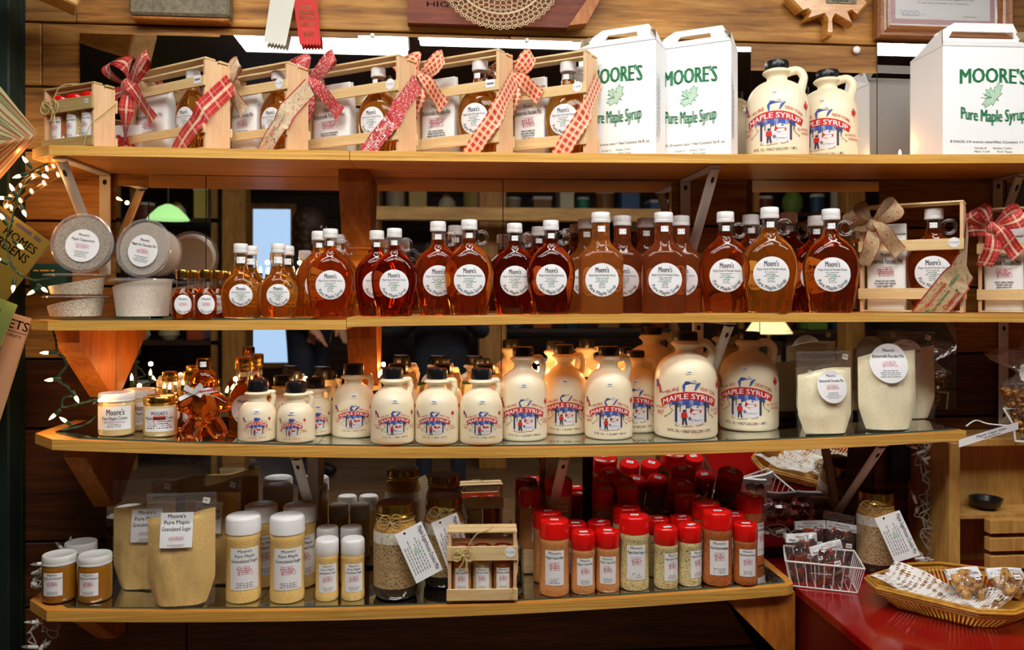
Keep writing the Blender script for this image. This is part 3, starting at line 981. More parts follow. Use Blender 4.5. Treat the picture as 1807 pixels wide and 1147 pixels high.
wmirror(1, 1548, 1900, 'mirror pane above the top shelf behind the big white carton', 81)
wmirror(2, 205, 262, 'narrow mirror strip behind the round tub of hot chocolate mix', 328)
wmirror(2, 263, 363, 'mirror pane behind the tiny gold-capped bottles', None)
wmirror(2, 364, 602, 'mirror pane left of the wooden bracket on the second shelf', None)
wmirror(2, 650, 887, 'mirror pane right of the wooden bracket on the second shelf', None)
wmirror(2, 888, 1185, 'mirror pane behind the long-necked syrup bottles', None)
wmirror(2, 1327, 1551, 'mirror pane behind the flasks left of the burlap bow crate', None)
wmirror(2, 1776, 1900, 'mirror pane at the right end of the second shelf', None)
wmirror(3, 178, 445, 'mirror pane behind the gingerbread bottle', None)
wmirror(3, 446, 884, 'mirror pane behind the pint jugs', None)
wmirror(3, 885, 1340, 'mirror pane behind the quart and half gallon jugs', None)
wmirror(3, 1341, 1688, 'mirror pane behind the pancake flour pouches', None)
wmirror(4, 188, 545, 'mirror pane behind the maple sugar pouches', None)
wmirror(4, 546, 1028, 'mirror pane behind the cookie jars', None)
wmirror(4, 1040, 1478, 'mirror pane leaning forward behind the red-capped shakers', None, tilt=R(11.5))
# little screw clips of the top mirrors
for px, py in ((657, 62), (930, 71), (1512, 88)):
    p = P(px, py, -0.01)
    big = px == 1512
    tag(MB().sphere(p, 0.006 if not big else 0.011, 'label_white', 12, 8, (1, .6, 1)).build('mirror_clip' if not big else 'putty_lump'), {657: 'tiny white screw clip above the mirror right of the prize ribbons', 930: 'tiny white screw clip above the mirror under the doily', 1512: 'white lump of putty on the plank between plaque and framed certificate'}[px], 'clip' if not big else 'putty')

# ---------------------------------------------------------------- wooden braces and metal brackets
def brace(s, pa, pb, Yt, Yb, py1, label):
    xa, xb = X_(pa, Yt), X_(pb, Yt)
    zt = min(under(s, xa), under(s, xb)) - 0.0008
    zb_ = Z_((pa + pb) / 2, py1, Yb)
    prof = [(-0.0075, zt), (Yt, zt), (Yt - 0.0, zt - 0.03), (Yb - 0.012, zb_), (-0.0075, zb_)]
    mb = MB()
    M = Matrix(((0, 0, 1, 0), (1, 0, 0, 0), (0, 1, 0, 0), (0, 0, 0, 1)))
    mb.prism(prof, xa, xb, 'brace_wood', M=M)
    return tag(mb.build('wooden_bracket', smooth=False, fix=True), label, 'bracket', 'wooden brackets under the shelves')
brace(1, 597, 650, -0.145, -0.05, 437, 'tapered wooden bracket in the middle under the topmost shelf')
brace(2, 97, 140, -0.22, -0.02, 700, 'tapered wooden bracket at the left end under the second shelf')
brace(2, 612, 664, -0.10, -0.02, 680, 'tapered wooden bracket in the middle under the second shelf')
brace(3, 112, 150, -0.2, -0.02, 893, 'tapered wooden bracket at the left end under the third shelf')
brace(4, 130, 165, -0.2, -0.05, 1125, 'small wooden bracket at the left end under the lowest shelf')
p = [P(1279, 1063, -0.262), P(1403, 1056, -0.262), P(1403, 1250, -0.262), P(1460, 1250, -0.262)]
zt = under(4, p[0].x) - 0.001
mb = MB().prism([(p[0].x, zt - 0.001), (p[1].x, under(4, p[1].x) - 0.001), (p[1].x, p[2].z), (p[0].x + 0.27, p[2].z)][:4], -0.262, -0.242, 'brace_wood', M=Matrix(((1, 0, 0, 0), (0, 0, 1, 0), (0, 1, 0, 0), (0, 0, 0, 1))))
tag(mb.build('wooden_bracket', smooth=False, fix=True), 'diagonal wooden panel under the right end of the lowest shelf', 'bracket', 'wooden brackets under the shelves')

def metal(s, px, lean, drop, label, Yt=-0.255, wd=0.028):
    """pressed steel shelf bracket: top arm, wall arm and slanting strut"""
    X = X_(px, -0.01)
    zt = min(under(s, X), under(s, X + 0.03)) - 0.0012
    t = empty('shelf_bracket', (X, -0.009, zt), 0, label, 'shelf bracket', 'white metal shelf brackets')
    w2 = wd / 2
    MB().box(-w2, w2, Yt, -0.002, -0.005, 0, 'bracket_white', bev=0.001).build('top_arm', t)
    mb = MB().box(-w2, w2, -0.005, 0, -drop, -0.006, 'bracket_white', bev=0.001)
    for zz in (0.022, drop - 0.03):
        mb.loft([(0, 0.005, 0.007, 2), (0.0006, 0.005, 0.007, 2)], 'dark_back', 12, M=Matrix.Translation((0, -0.0055, -zz)) @ Matrix.Rotation(R(90), 4, 'X'))
    mb.build('wall_arm', t)
    p, q = Vector((0, Yt + 0.012, -0.007)), Vector((0, -0.012, -drop + 0.012))
    L = (q - p).length
    ang = math.atan2(q.z - p.z, q.y - p.y)
    M = Matrix.Translation(p) @ Matrix.Rotation(ang, 4, 'X')
    mb = MB()
    n = 10   # channel-shaped strut
    def f(u, v): 
        a = PI * (u - 0.5)
        return M @ Vector((w2 * 0.95 * math.sin(a), v * L, -0.006 * math.cos(a)))
    mb.grid(f, n, 1, 'bracket_white')
    mb.grid(lambda u, v: M @ Vector((w2 * 0.8 * math.sin(PI * (u - .5)), v * L, 0.001 - 0.006 * math.cos(PI * (u - .5)))), n, 1, 'bracket_white')
    mb.loft([(0, 0.004, 0.010, 2), (0.0006, 0.004, 0.010, 2)], 'dark_back', 12, M=M @ Matrix.Translation((0, 0.03, -0.0066)))
    mb.build('strut', t)
    return t
metal(1, 186, 0, 0.26, 'white metal bracket at the left end under the topmost shelf')
metal(1, 1209, 0, 0.26, 'white metal bracket beside the long-necked bottles under the topmost shelf')
metal(1, 1760, 0, 0.16, 'white metal bracket at the right end under the topmost shelf', Yt=-.10)
metal(2, 1232, 0, 0.24, 'white metal bracket between the half gallon jugs under the second shelf')
metal(2, 1770, 0, 0.30, 'white metal bracket behind the popcorn cone at the right edge')
metal(3, 552, 0, 0.22, 'white metal bracket above the white-capped shakers')
metal(3, 972, 0, 0.22, 'white metal bracket above the red-capped shakers')
metal(3, 1472, 0, 0.25, 'white metal bracket above the candy basket')
# ================================================================ goods: one builder per kind
lr = random.Random(3)
def small_print(p, u, v, w, n, gap, mat='ink_grey', h=None, layer=1):
    for i in range(n):
        p.words(u, v - i * gap, w * lr.uniform(0.6, 1), h or gap * 0.55, mat, lr, layer)
def squiggle(p, u, v, w, h, mat='ink_pink', layer=1):
    pts = [(u + w * (t / 16 - .5), v + h * 0.5 * math.sin(t * 2.3) * (0.5 + 0.5 * math.sin(t * .9))) for t in range(17)]
    p.line(pts, h * 0.05, mat, layer)
    for k in range(5): p.words(u + w * lr.uniform(-.08, .08), v + h * (0.42 - 0.2 * k), w * lr.uniform(.6, 1.1), h * .09, 'ink_red' if k % 2 else mat, lr, layer)

def round_syrup_print(r, cv=0.0):
    p = Print()
    p.disc(0, cv, r, r, 'label_white', 0)
    p.text("Moore's", 0, cv + .44 * r, .34 * r, .80 * r, 'ink', 2, .02)
    p.text("Maple Shack & Pancake House", 0, cv + .22 * r, .14 * r, 1.60 * r, 'ink_grey', 2, .02)
    small_print(p, 0, cv + .08 * r, r * 0.9, 3, .11 * r)
    small_print(p, 0, cv - .28 * r, r * .5, 3, .10 * r)
    p.poly(xf(LEAF, .28 * r, 0.05 * r, cv - .15 * r, .3), 'ink_pale_green', 1)
    p.text("Pure Maple Syrup", 0, 0, .22 * r, 2.10 * r, 'ink', 2, .02, arc=(0, cv, .90 * r, -1))
    return p
def square_print(w, h, lines, cv=0.0, big=0.1, red=True):
    """label with a few readable lines, a red sketch and small print"""
    p = Print()
    nx = 10
    p.rect(-w / 2, cv - h / 2, w / 2, cv + h / 2, 'label_white', 0, nx, 16)
    v = cv + h / 2 - big * h * 1.35
    for i, t in enumerate(lines):
        ww = min(w * .9, len(t) * big * h * .62)
        p.text(t, 0, v, big * h, ww, 'ink', 2, .012)
        v -= big * h * 1.6
    rest = v - (cv - h / 2)
    if red: squiggle(p, 0, v - rest * .15, w * .5, rest * .42, 'ink_pink' if h < .02 else 'ink_pink')
    small_print(p, 0, cv - h / 2 + rest * .28, w * .62, 3, rest * .09)
    return p
def round_print(r, lines, cv=0.0, cu=0.0):
    p = Print()
    p.disc(cu, cv, r, r, 'label_white', 0)
    v = cv + .58 * r
    for i, t in enumerate(lines):
        p.text(t, cu, v, .17 * r, (.62 if i == 0 else min(1.66, .085 * len(t))) * r, 'ink', 2, .014)
        v -= .30 * r
    squiggle(p, cu, cv - .05 * r, .8 * r, .32 * r, 'ink_pink')
    small_print(p, cu, cv - .40 * r, 1.1 * r, 4, .1 * r)
    return p
pm('ink_haze', '8a9cc8', rough=.6)
def jug_print(R_, k, volume):
    """the sugarhouse picture printed on a jug; k squeezes it upright"""
    p = Print()
    U = lambda x: x * R_
    V = lambda y: y * R_ * k
    arc = lambda x: -0.30 * (x / 1.0) ** 2
    N_ = 22
    top = [(U(-.98 + 1.96 * i / N_), V(1.42 + arc(-.98 + 1.96 * i / N_))) for i in range(N_ + 1)]
    bot = [(U(-.90 + 1.80 * i / N_), V(1.17 + arc(-.90 + 1.80 * i / N_))) for i in range(N_ + 1)]
    # snow ground and picture outline
    sn = [(-.72, .98), (-.52, 1.08), (-.3, 1.14), (0, 1.17), (.35, 1.13), (.62, 1.02), (.68, .80), (.62, .74), (.80, .62), (.45, .42), (.5, .36), (.2, .33), (0, .30), (-.3, .34), (-.38, .42), (-.78, .60), (-.55, .76), (-.6, .9)]
    for i in range(10):
        x0, x1 = -.5 + i * .1, -.4 + i * .1
        p.rect(U(x0), V(.42), U(x1), V(.85), 'ink_snow', 0, 1, 3)
    p.raw(top + bot, [(i, N_ + 1 + i, N_ + 2 + i, i + 1) for i in range(N_)], 'ink_red', 2)
    p.text('MAPLE SYRUP', 0, V(1.205), V(.17), U(1.72), 'ink_white', 3, .025, curve=lambda u: V(arc(u / R_)))
    p.text('PURE', U(-.52), V(1.49), V(.11), U(.42), 'ink_red', 2, .01, curve=lambda u: V(arc(u / R_)))
    p.text('NEW YORK', U(.64), V(1.50), V(.11), U(.62), 'ink_red', 2, .01, curve=lambda u: V(arc(u / R_)))
    hat = [(-.18, 1.44), (-.22, 1.62), (-.12, 1.76), (.05, 1.74), (.16, 1.80), (.2, 1.72), (.34, 1.70), (.26, 1.6), (.18, 1.48)]
    p.poly([(U(a), V(b - .02)) for a, b in hat], 'ink_blue', 1)
    p.line([(U(a), V(b - .02)) for a, b in hat], .012 * R_, 'ink_tree', 2)
    p.poly([(U(a), V(b)) for a, b in ((.0, 1.70), (.14, 1.69), (.3, 1.65), (.24, 1.71), (.16, 1.77), (.04, 1.73))], 'ink_snow', 2)
    # blue wood under the banner
    fol = [(-.66, 1.00), (-.35, .90), (-.05, .84), (.2, .90), (.42, .88), (.66, .96)]
    for i in range(12):
        x0 = -.66 + i * .11
        lo = .96 + .05 * math.sin(i * 2.1)
        p.poly([(U(x0), V(lo)), (U(x0 + .115), V(lo + .03)), (U(x0 + .115), V(1.18 + arc(x0 + .115))), (U(x0), V(1.18 + arc(x0)))], 'ink_blue' if i % 3 else 'ink_haze', 1)
    for x0, wd in ((-.45, .075), (.47, .075), (-.30, .03), (-.12, .02), (.02, .02), (.60, .03)):
        p.rect(U(x0), V(.48 if wd > .05 else .80), U(x0 + wd), V(1.08), 'ink_tree', 2, 1, 2)
    for s_ in (-.41, .51):
        p.line([(U(s_), V(.95)), (U(s_ - .13), V(1.12))], .02 * R_, 'ink_tree', 2)
        p.line([(U(s_), V(.95)), (U(s_ + .13), V(1.08))], .02 * R_, 'ink_tree', 2)
    p.poly([(U(a), V(b)) for a, b in ((0, .78), (.03, .95), (.10, .86), (.36, .86), (.36, .78), (.14, .72))], 'ink_red', 2)
    p.poly([(U(a), V(b)) for a, b in ((.06, .93), (.12, 1.0), (.34, .98), (.38, .87), (.12, .87))], 'ink_snow', 3)
    # the figure with a pail
    p.poly([(U(a), V(b)) for a, b in ((-.26, .62), (-.25, .78), (-.08, .78), (-.06, .62))], 'ink_red', 3)
    p.poly([(U(a), V(b)) for a, b in ((-.23, .62), (-.23, .40), (-.18, .40), (-.16, .55), (-.12, .39), (-.07, .39), (-.10, .62))], 'ink_tree', 3)
    p.disc(U(-.165), V(.83), U(.05), V(.045), 'ink_tree', 3, 8, 1)
    p.disc(U(.0), V(.60), U(.05), V(.06), 'ink_grey', 2, 8, 1)
    out = [(-.62, 1.0), (-.60, .90), (-.52, .84), (-.62, .72), (-.82, .62), (-.40, .45), (-.44, .37), (-.15, .34), (0, .36), (.3, .38), (.42, .42), (.40, .46), (.84, .62), (.66, .72), (.60, .84), (.68, .96)]
    p.line([(U(a), V(b)) for a, b in out], .016 * R_, 'ink_tree', 1)
    for i in range(4): p.line([(U(-.05 + i * .1), V(.62 - i * .03)), (U(.1 + i * .1), V(.50 + i * .02))], .012 * R_, 'ink_blue', 1)
    p.text(volume, U(.02), V(.16), V(.095), U(1.42), 'ink', 2, .012, curve=lambda u: V(.05 * (u / R_) ** 2))
    p.text("THE WORLD'S", U(-1.0), V(.86), V(.085), U(.50), 'ink_red', 2, .005)
    p.text('BEST', U(-.98), V(.69), V(.11), U(.30), 'ink_red', 2, .01)
    p.text('ALL NATURAL', U(1.0), V(.80), V(.085), U(.52), 'ink_red', 2, .005)
    p.text('SWEETENER', U(1.12), V(.67), V(.085), U(.46), 'ink_red', 2, .005)
    # flag and leaf
    p.poly([(U(a), V(b)) for a, b in ((-1.22, 1.74), (-1.18, 1.5), (-1.10, 1.52), (-1.08, 1.72), (-1.16, 1.76))], 'ink_blue', 1)
    for i in range(4): p.line([(U(-1.10 + .03 * i), V(1.66 - i * .02)), (U(-1.04 + .04 * i), V(1.34))], .025 * R_, 'ink_red', 1)
    p.line([(U(-1.22), V(1.76)), (U(-1.15), V(1.15))], .012 * R_, 'ink_tree', 1)
    p.line([(U(-.98), V(1.40)), (U(-.85), V(1.36)), (U(-.75), V(1.42)), (U(-.65), V(1.36))], .012 * R_, 'ink_tree', 1)
    p.poly(xf(LEAF, .17 * R_, U(1.14), V(1.58), .15, .26 * R_ * k), 'ink_red', 1)
    p.line([(U(1.14), V(1.50)), (U(1.16), V(1.28))], .014 * R_, 'ink_red', 1)
    return p

def make_jug(name, R_, H, volume, shoulder, neckz, lipz, nr, lr_, ps=1.0, pk=1.0, pv=0.0):
    """R_ body radius, H total height; heights as fractions of H"""
    t = empty(name, label='x', cat='jug')
    rows = [(0, .90), (.012, .965), (.035, 1.0), (.10, 1.0), (.2, 1.0), (.3, 1.0), (shoulder, 1.0), (shoulder + (neckz - shoulder) * .35, .965), (shoulder + (neckz - shoulder) * .62, .87), (shoulder + (neckz - shoulder) * .82, .70), (shoulder + (neckz - shoulder) * .94, .50), (neckz, nr * 1.05), (neckz + (lipz - neckz) * .45, nr), (lipz - .012, lr_ * .97), (lipz, lr_), (lipz + .018, lr_ * .9), (lipz + .035, nr * .98)]
    base = rows[:6]
    body = [(z * H, r * R_, r * R_, 2) for z, r in base] + [tuple(q) for q in resample([(z * H, r * R_, r * R_, 2) for z, r in rows[6:]], 4)]
    mb = MB().loft(body, 'cream_plastic', 44)
    # moulded ring near the foot
    mb.build('body', t)
    # handle: from the lip round to the shoulder
    lz = lipz * H
    hx = R_ * .80
    pts = spline([(nr * R_ * .7, 0, lz - .008 * H), (lr_ * R_ * 1.25, 0, lz + .008 * H), (hx * .93, 0, lz - .018 * H), (hx * 1.03, 0, lz - .07 * H), (hx * .99, 0, neckz * H - .04 * H), (hx * .86, 0, (shoulder + (neckz - shoulder) * .52) * H)], 6)
    n = len(pts)
    MB().tube(pts, .1, 'cream_plastic', 12, radii=[R_ * (.13 + .04 * abs(2 * i / n - 1) ** 3) for i in range(n)]).build('handle', t)
    cr = nr * R_ * 1.12
    cz0, cz1 = (lipz + .028) * H, H
    prof = [(cz0, cr * .96), (cz0 + .003, cr), (cz1 - .006, cr), (cz1 - .001, cr * .94), (cz1, cr * .80), (cz1 - .0015, cr * .76)]
    mb = MB().loft([(z, r, r, 2) for z, r in prof], 'black_cap', 60, warp=lambda a, z: 1 + (.025 * (1 if math.sin(a * 30) > 0 else -1) if cz0 + .002 < z < cz1 - .003 else 0))
    mb.build('cap', t)
    mb = MB()
    jug_print(R_ * ps, pk, volume).emit(mb, map_cyl(R_, pv * R_, 0))
    mb.build('printed_picture', t, smooth=False)
    # price sticker on the shoulder
    zc_ = (shoulder + (neckz - shoulder) * .5) * H
    rr = None
    for i in range(len(body) - 1):
        if body[i][0] <= zc_ <= body[i + 1][0]:
            rr = body[i][1]; dz = body[i + 1][0] - body[i][0]; dr = body[i + 1][1] - body[i][1]
    d = Vector((0, -dr, dz)).normalized() if dz else Vector((0, 0, 1))
    nn = Vector((0, -d.z, d.y)) if d.z >= 0 else d
    mb = MB()
    q = Print(); q.rect(-.007, -.0045, .007, .0045, 'label_white', 0); q.text('$', -.004, -.002, .004, None, 'ink_grey', 2); q.words(.001, -.002, .008, .004, 'ink_grey', lr, 1)
    q.emit(mb, map_plane((0, -rr - .0002, zc_), (1, 0, 0), (0, -dr / math.hypot(dr, dz) * -1 * -1 if False else -dr / math.hypot(dr, dz), dz / math.hypot(dr, dz)), (0, -dz / math.hypot(dr, dz), -dr / math.hypot(dr, dz))), base=.0012)
    mb.build('price_sticker', t, smooth=False)
    return t
JHG = make_jug('half_gallon_jug', .0795, .262, '64 FL. Oz. \u2022 HALF GALLON \u2022 1.89 L', .46, .80, .885, .33, .46, pk=1.0, pv=.06)
JQT = make_jug('quart_jug', .0605, .228, '32 FL. Oz. \u2022 1 QUART \u2022 946 ml', .44, .76, .865, .38, .54, ps=.95, pk=1.0, pv=.05)
JPT = make_jug('pint_jug', .0525, .178, '16 FL. Oz. \u2022 1 PINT \u2022 473 ml', .42, .73, .82, .42, .60, ps=.80, pk=.95, pv=.19)
JHP = make_jug('half_pint_jug', .0447, .140, '8 FL. Oz. \u2022 236 ml', .34, .66, .78, .47, .66, ps=.60, pk=1.15, pv=.08)

# ---------------------------------------------------------------- glass bottles
def cap_mesh(z0, z1, r, mat='white_cap', rib=True, cx=0):
    mb = MB()
    h = z1 - z0
    mb.loft([(z0, r * .97, r * .97, 2), (z0 + .1 * h, r * 1.02, r * 1.02, 2), (z0 + .30 * h, r * 1.02, r * 1.02, 2), (z0 + .32 * h, r * .97, r * .97, 2), (z0 + .36 * h, r * 1.0, r * 1.0, 2), (z1 - .12 * h, r * .985, r * .985, 2), (z1 - .02 * h, r * .93, r * .93, 2), (z1, r * .82, r * .82, 2)], mat, 48, cx=cx,
            warp=(lambda a, z: 1 + (.012 * math.copysign(1, math.sin(a * 24)) if z0 + .34 * h < z < z1 - .05 * h else 0)) if rib else None)
    return mb
def bottle(name, rows, H, fill, syrup, capz, capr, loop=None, label_r=None, label_z=None, sticker=True, seg=44, warp=None, capmat='white_cap', lab=None, cat='bottle'):
    t = empty(name, label='x', cat=cat)
    full = resample([tuple(r) for r in rows], 4)
    liq = [r for r in full if r[0] <= fill]
    MB().loft(liq, syrup, seg, warp=warp).build('syrup_body', t)
    nk = [(liq[-1][0] + .0002, *liq[-1][1:])] + [r for r in full if fill < r[0] <= capz[0] + .004]
    if len(nk) > 1: MB().loft(nk, 'clear_glass', 28, cap0=False, cap1=False).build('glass_neck', t)
    cap_mesh(capz[0], capz[1], capr, capmat).build('cap', t)
    if loop:
        cx, cz, rr, tr = loop
        pts = [(cx + rr * math.cos(2 * PI * i / 20), 0, cz + rr * 1.15 * math.sin(2 * PI * i / 20)) for i in range(20)]
        MB().tube(pts, tr, 'clear_glass', 10, closed=True).build('loop_handle', t)
    if label_r:
        mb = MB()
        (lab or round_syrup_print(label_r)).emit(mb, map_rows(full, label_z), base=.0006)
        mb.build('label', t, smooth=False)
    if sticker:
        mb = MB()
        q = Print(); q.rect(-.009, -.007, .009, .007, 'label_white', 0, 3); q.words(0, 0, .014, .004, 'ink_grey', lr, 1)
        q.emit(mb, map_rows(full, capz[0] - .016), base=.001)
        mb.build('price_sticker', t, smooth=False)
    return t
def flask(syrup, name='syrup_flask'):
    rows = [(0, .046, .026, 2.6), (.003, .050, .029, 2.6), (.012, .0515, .0305, 2.6), (.034, .0555, .033, 2.5), (.055, .0605, .035, 2.4), (.085, .0655, .0365, 2.4), (.112, .0675, .037, 2.4), (.135, .0650, .0365, 2.3), (.158, .0560, .034, 2.2), (.172, .045, .030, 2.1), (.184, .0325, .0245, 2), (.192, .0240, .0215, 2), (.198, .0200, .0195, 2), (.215, .0182, .0182, 2), (.232, .0182, .0182, 2), (.240, .0182, .0182, 2)]
    flute = lambda a, z: 1 + (.022 * math.cos(a * 16) * min(1, z / .004) if z < .030 else (.010 * math.cos(a * 16) * max(0, 1 - (z - .03) / .004) if z < .034 else 0))
    return bottle(name, rows, .262, .212, syrup, (.234, .262), .0222, loop=(.0345, .214, .0150, .0050), label_r=.0425, label_z=.096, seg=96, warp=flute)
FLA = flask('syrup_amber'); 
def long_neck(syrup):
    rows = [(0, .046, .030, 4), (.003, .0515, .034, 4), (.012, .0535, .0355, 4), (.10, .0545, .036, 4), (.132, .0548, .036, 3.8), (.148, .0500, .034, 3.2), (.158, .0400, .030, 2.8), (.168, .0300, .026, 2.3), (.178, .0245, .0235, 2), (.190, .0225, .0225, 2), (.222, .0218, .0218, 2), (.232, .0218, .0218, 2)]
    return bottle('long_neck_bottle', rows, .25, .224, syrup, (.224, .250), .0232, label_r=.0405, label_z=.083)
LNB = long_neck('syrup_hazy')
def small_flask(syrup):
    rows = [(0, .033, .022, 2.5), (.003, .0375, .025, 2.6), (.02, .0395, .026, 2.6), (.045, .0425, .028, 2.5), (.066, .0415, .028, 2.3), (.082, .034, .025, 2.2), (.092, .024, .021, 2), (.104, .0165, .0165, 2), (.125, .0135, .0135, 2), (.146, .013, .013, 2)]
    return bottle('small_syrup_flask', rows, .164, .118, syrup, (.144, .165), .0155, label_r=.0245, label_z=.050, lab=round_syrup_print(.0245))
SFL = small_flask('syrup_golden')
def nip(syrup):
    rows = [(0, .020, .016, 3), (.002, .0225, .018, 3), (.04, .0235, .019, 2.6), (.052, .021, .018, 2.3), (.062, .0145, .0145, 2), (.070, .0125, .0125, 2), (.090, .0125, .0125, 2)]
    p = Print(); p.disc(0, 0, .018, .0215, 'label_white', 0)
    p.text("Moore's", 0, .010, .005, .018, 'ink', 2, .012); squiggle(p, 0, 0, .018, .008, 'ink_pink'); p.text('Maple Syrup', 0, 0, .0045, .028, 'ink', 2, .012, arc=(0, 0.002, .0205, -1))
    return bottle('syrup_miniature', rows, .106, .066, syrup, (.088, .107), .0140, label_r=.018, label_z=.030, sticker=False, capmat='gold_metal', lab=p)
NIP = nip('syrup_amber')

# ---------------------------------------------------------------- gingerbread-man bottle
def gingerbread():
    t = empty('gingerbread_bottle', label='x', cat='bottle')
    import bmesh
    mb = MB()
    S = .19 / 160
    e = lambda cx, cz, rx, rz, ry: mb.sphere((cx * S, 0, cz * S), S, 'syrup_amber', 24, 16, (rx, ry, rz))
    e(0, 114, 28, 27, 20); e(0, 62, 33, 37, 24); e(0, 85, 24, 14, 20)
    for sgn in (-1, 1):
        for k in range(6):
            u = k / 5
            e(sgn * (18 + 18 * u), 80 - 12 * u, 17, 15, 17)
            e(sgn * (12 + 15 * u), 40 - 24 * u, 17 + u, 17, 17)
    e(0, 132, 12, 12, 12)
    me = bpy.data.meshes.new('tmp'); me.from_pydata(mb.v, [], mb.f)
    ob = bpy.data.objects.new('tmp', me); COL.objects.link(ob)
    md = ob.modifiers.new('r', 'REMESH'); md.mode = 'VOXEL'; md.voxel_size = .0028
    ms = ob.modifiers.new('s', 'SMOOTH'); ms.iterations = 8; ms.factor = .6
    dg = bpy.context.evaluated_depsgraph_get()
    m2 = bpy.data.meshes.new_from_object(ob.evaluated_get(dg))
    bpy.data.objects.remove(ob)
    m2.name = 'syrup_body'; m2.materials.clear(); m2.materials.append(MAT['syrup_amber'])
    zmin = min(v.co.z for v in m2.vertices)
    for v in m2.vertices: v.co.z = max(0.0, v.co.z - zmin - .003)
    m2.shade_smooth()
    o = bpy.data.objects.new('syrup_body', m2); COL.objects.link(o); o.parent = t
    top = max(v.co.z for v in m2.vertices)
    cap_mesh(top - .006, top + .020, .0165, 'bronze_lid').build('cap', t)
    mb = MB(); q = Print(); q.rect(-.007, -.006, .007, .006, 'label_white', 0, 3); q.words(0, 0, .01, .004, 'ink_grey', lr, 1)
    q.emit(mb, map_cyl(.0175, top + .007)); mb.build('price_sticker', t, smooth=False)
    # heart-shaped clear panel on the chest
    mb = MB(); pts = []
    for i in range(28):
        a = 2 * PI * i / 28
        pts.append((.019 * math.sin(a) ** 3 * 1.1, .0012 * (13 * math.cos(a) - 5 * math.cos(2 * a) - 2 * math.cos(3 * a) - math.cos(4 * a))))
    mb.prism(pts, -.0005, .0015, 'syrup_golden', M=Matrix.Translation((0, -.0292, .071)) @ Matrix.Rotation(R(90), 4, 'X'))
    mb.build('heart_panel', t)
    # neck ribbon, bow
    mb = MB(); zc_ = .112
    def band(u, v):
        a = 2 * PI * u
        return Vector((.0265 * math.cos(a), .0225 * math.sin(a), zc_ + .010 * (v - .5) * 1.3 + .003 * math.cos(a + .5)))
    mb.grid(band, 40, 1, 'label_white')
    for i in range(30):
        a = R(200 + i * 4.6)
        f = lambda a, z: (.0272 * math.cos(a), .0232 * math.sin(a), zc_ + z + .003 * math.cos(a + .5))
        a2 = R(200 + (i + 1) * 4.6)
        s_ = .003 if i % 2 else -.003
        mb.tube([f(a, s_), f(a2, -s_)], .0007, 'ink_red', 5)
    mb.build('neck_ribbon', t)
    mb = MB()
    for ang, L_ in ((2.5, .022), (.75, .026), (3.6, .034), (-.45, .02)):
        dirv = Vector((math.cos(ang), 0, math.sin(ang))); pp = Vector((-dirv.z, 0, dirv.x))
        if ang in (2.5, .75):
            mb.grid(lambda u, v, dv=dirv, pq=pp, L=L_: Vector((-.020, -.027 - .008 * math.sin(PI * u), zc_)) + dv * (L * math.sin(PI * u * .999) * (1 if True else 1)) + pq * ((v - .5) * .010 * (.3 + .9 * math.sin(PI * u)) + (.006 * (u - .5))), 14, 2, 'label_white')
        else:
            mb.grid(lambda u, v, dv=dirv, pq=pp, L=L_: Vector((-.020, -.028 + .004 * math.sin(4 * u), zc_)) + dv * (L * u) + pq * ((v - .5) * .009), 8, 2, 'label_white')
    mb.build('ribbon_bow', t)
    return t
GBM = gingerbread()

# ---------------------------------------------------------------- jars and shakers
def make_shaker(name, Rr, H, contents, capmat, lines, caph=.2, sticker=True, lw=1.15, seg=36, turn=0.0):
    t = empty(name, label='x', cat='shaker')
    b = H * (1 - caph)
    MB().loft([(0, Rr * .90, Rr * .90, 2), (.003, Rr * .985, Rr * .985, 2), (.010, Rr, Rr, 2), (b * .16, Rr, Rr, 2), (b * .175, Rr * .975, Rr * .975, 2), (b * .86, Rr * .975, Rr * .975, 2), (b * .885, Rr, Rr, 2), (b * .95, Rr * .99, Rr * .99, 2), (b * .985, Rr * .94, Rr * .94, 2), (b, Rr * .90, Rr * .90, 2)], contents, seg).build('container', t)
    c0 = b - .004
    MB().loft([(c0, Rr * .97, Rr * .97, 2), (c0 + .002, Rr * 1.015, Rr * 1.015, 2), (H - .007, Rr * 1.0, Rr * 1.0, 2), (H - .0025, Rr * .965, Rr * .965, 2), (H, Rr * .88, Rr * .88, 2), (H, Rr * .3, Rr * .3, 2)], capmat, seg).build('flip_cap', t)
    # thumb notch of the flip lid
    w_ = Rr * lw
    lh = b * .60
    mb = MB(); q = square_print(w_, lh, lines, 0, .075 if len(lines) > 2 else .082)
    q.emit(mb, map_cyl(Rr * .985, b * .50, turn)); mb.build('label', t, smooth=False)
    if sticker:
        mb = MB(); q = Print(); q.rect(-.010, -.006, .010, .006, 'label_white', 0); q.words(0, -.002, .015, .004, 'ink_grey', lr, 1)
        q.emit(mb, map_plane((0, -.006, H + .0001), (1, 0, 0), (0, 1, 0), (0, 0, 1))); mb.build('price_sticker', t, smooth=False)
    return t
SUG = ["Moore's", 'Pure Maple', 'Granulated Sugar']
WBIG = make_shaker('sugar_shaker', .0405, .199, 'sugar_tan', 'white_cap', SUG, .185, False, 1.75)
WSML = make_shaker('small_sugar_shaker', .0275, .143, 'sugar_tan', 'white_cap', SUG, .23, False, 1.65)
RBIG = {}; RSML = {}
for k, mt, tl in (('cajun', 'cajun_spice', 'Maple Cajun Rub'), ('garlic', 'garlic_spice', 'Maple Garlic Pepper'), ('barbecue', 'barbecue_spice', 'Maple Barbecue Seasoning')):
    RBIG[k] = make_shaker('spice_shaker', .0365, .178, mt, 'red_cap', ["Moore's", tl], .215, True, 1.3)
    RSML[k] = make_shaker('small_spice_shaker', .0295, .146, mt, 'red_cap', ["Moore's", tl], .25, True, 1.4)
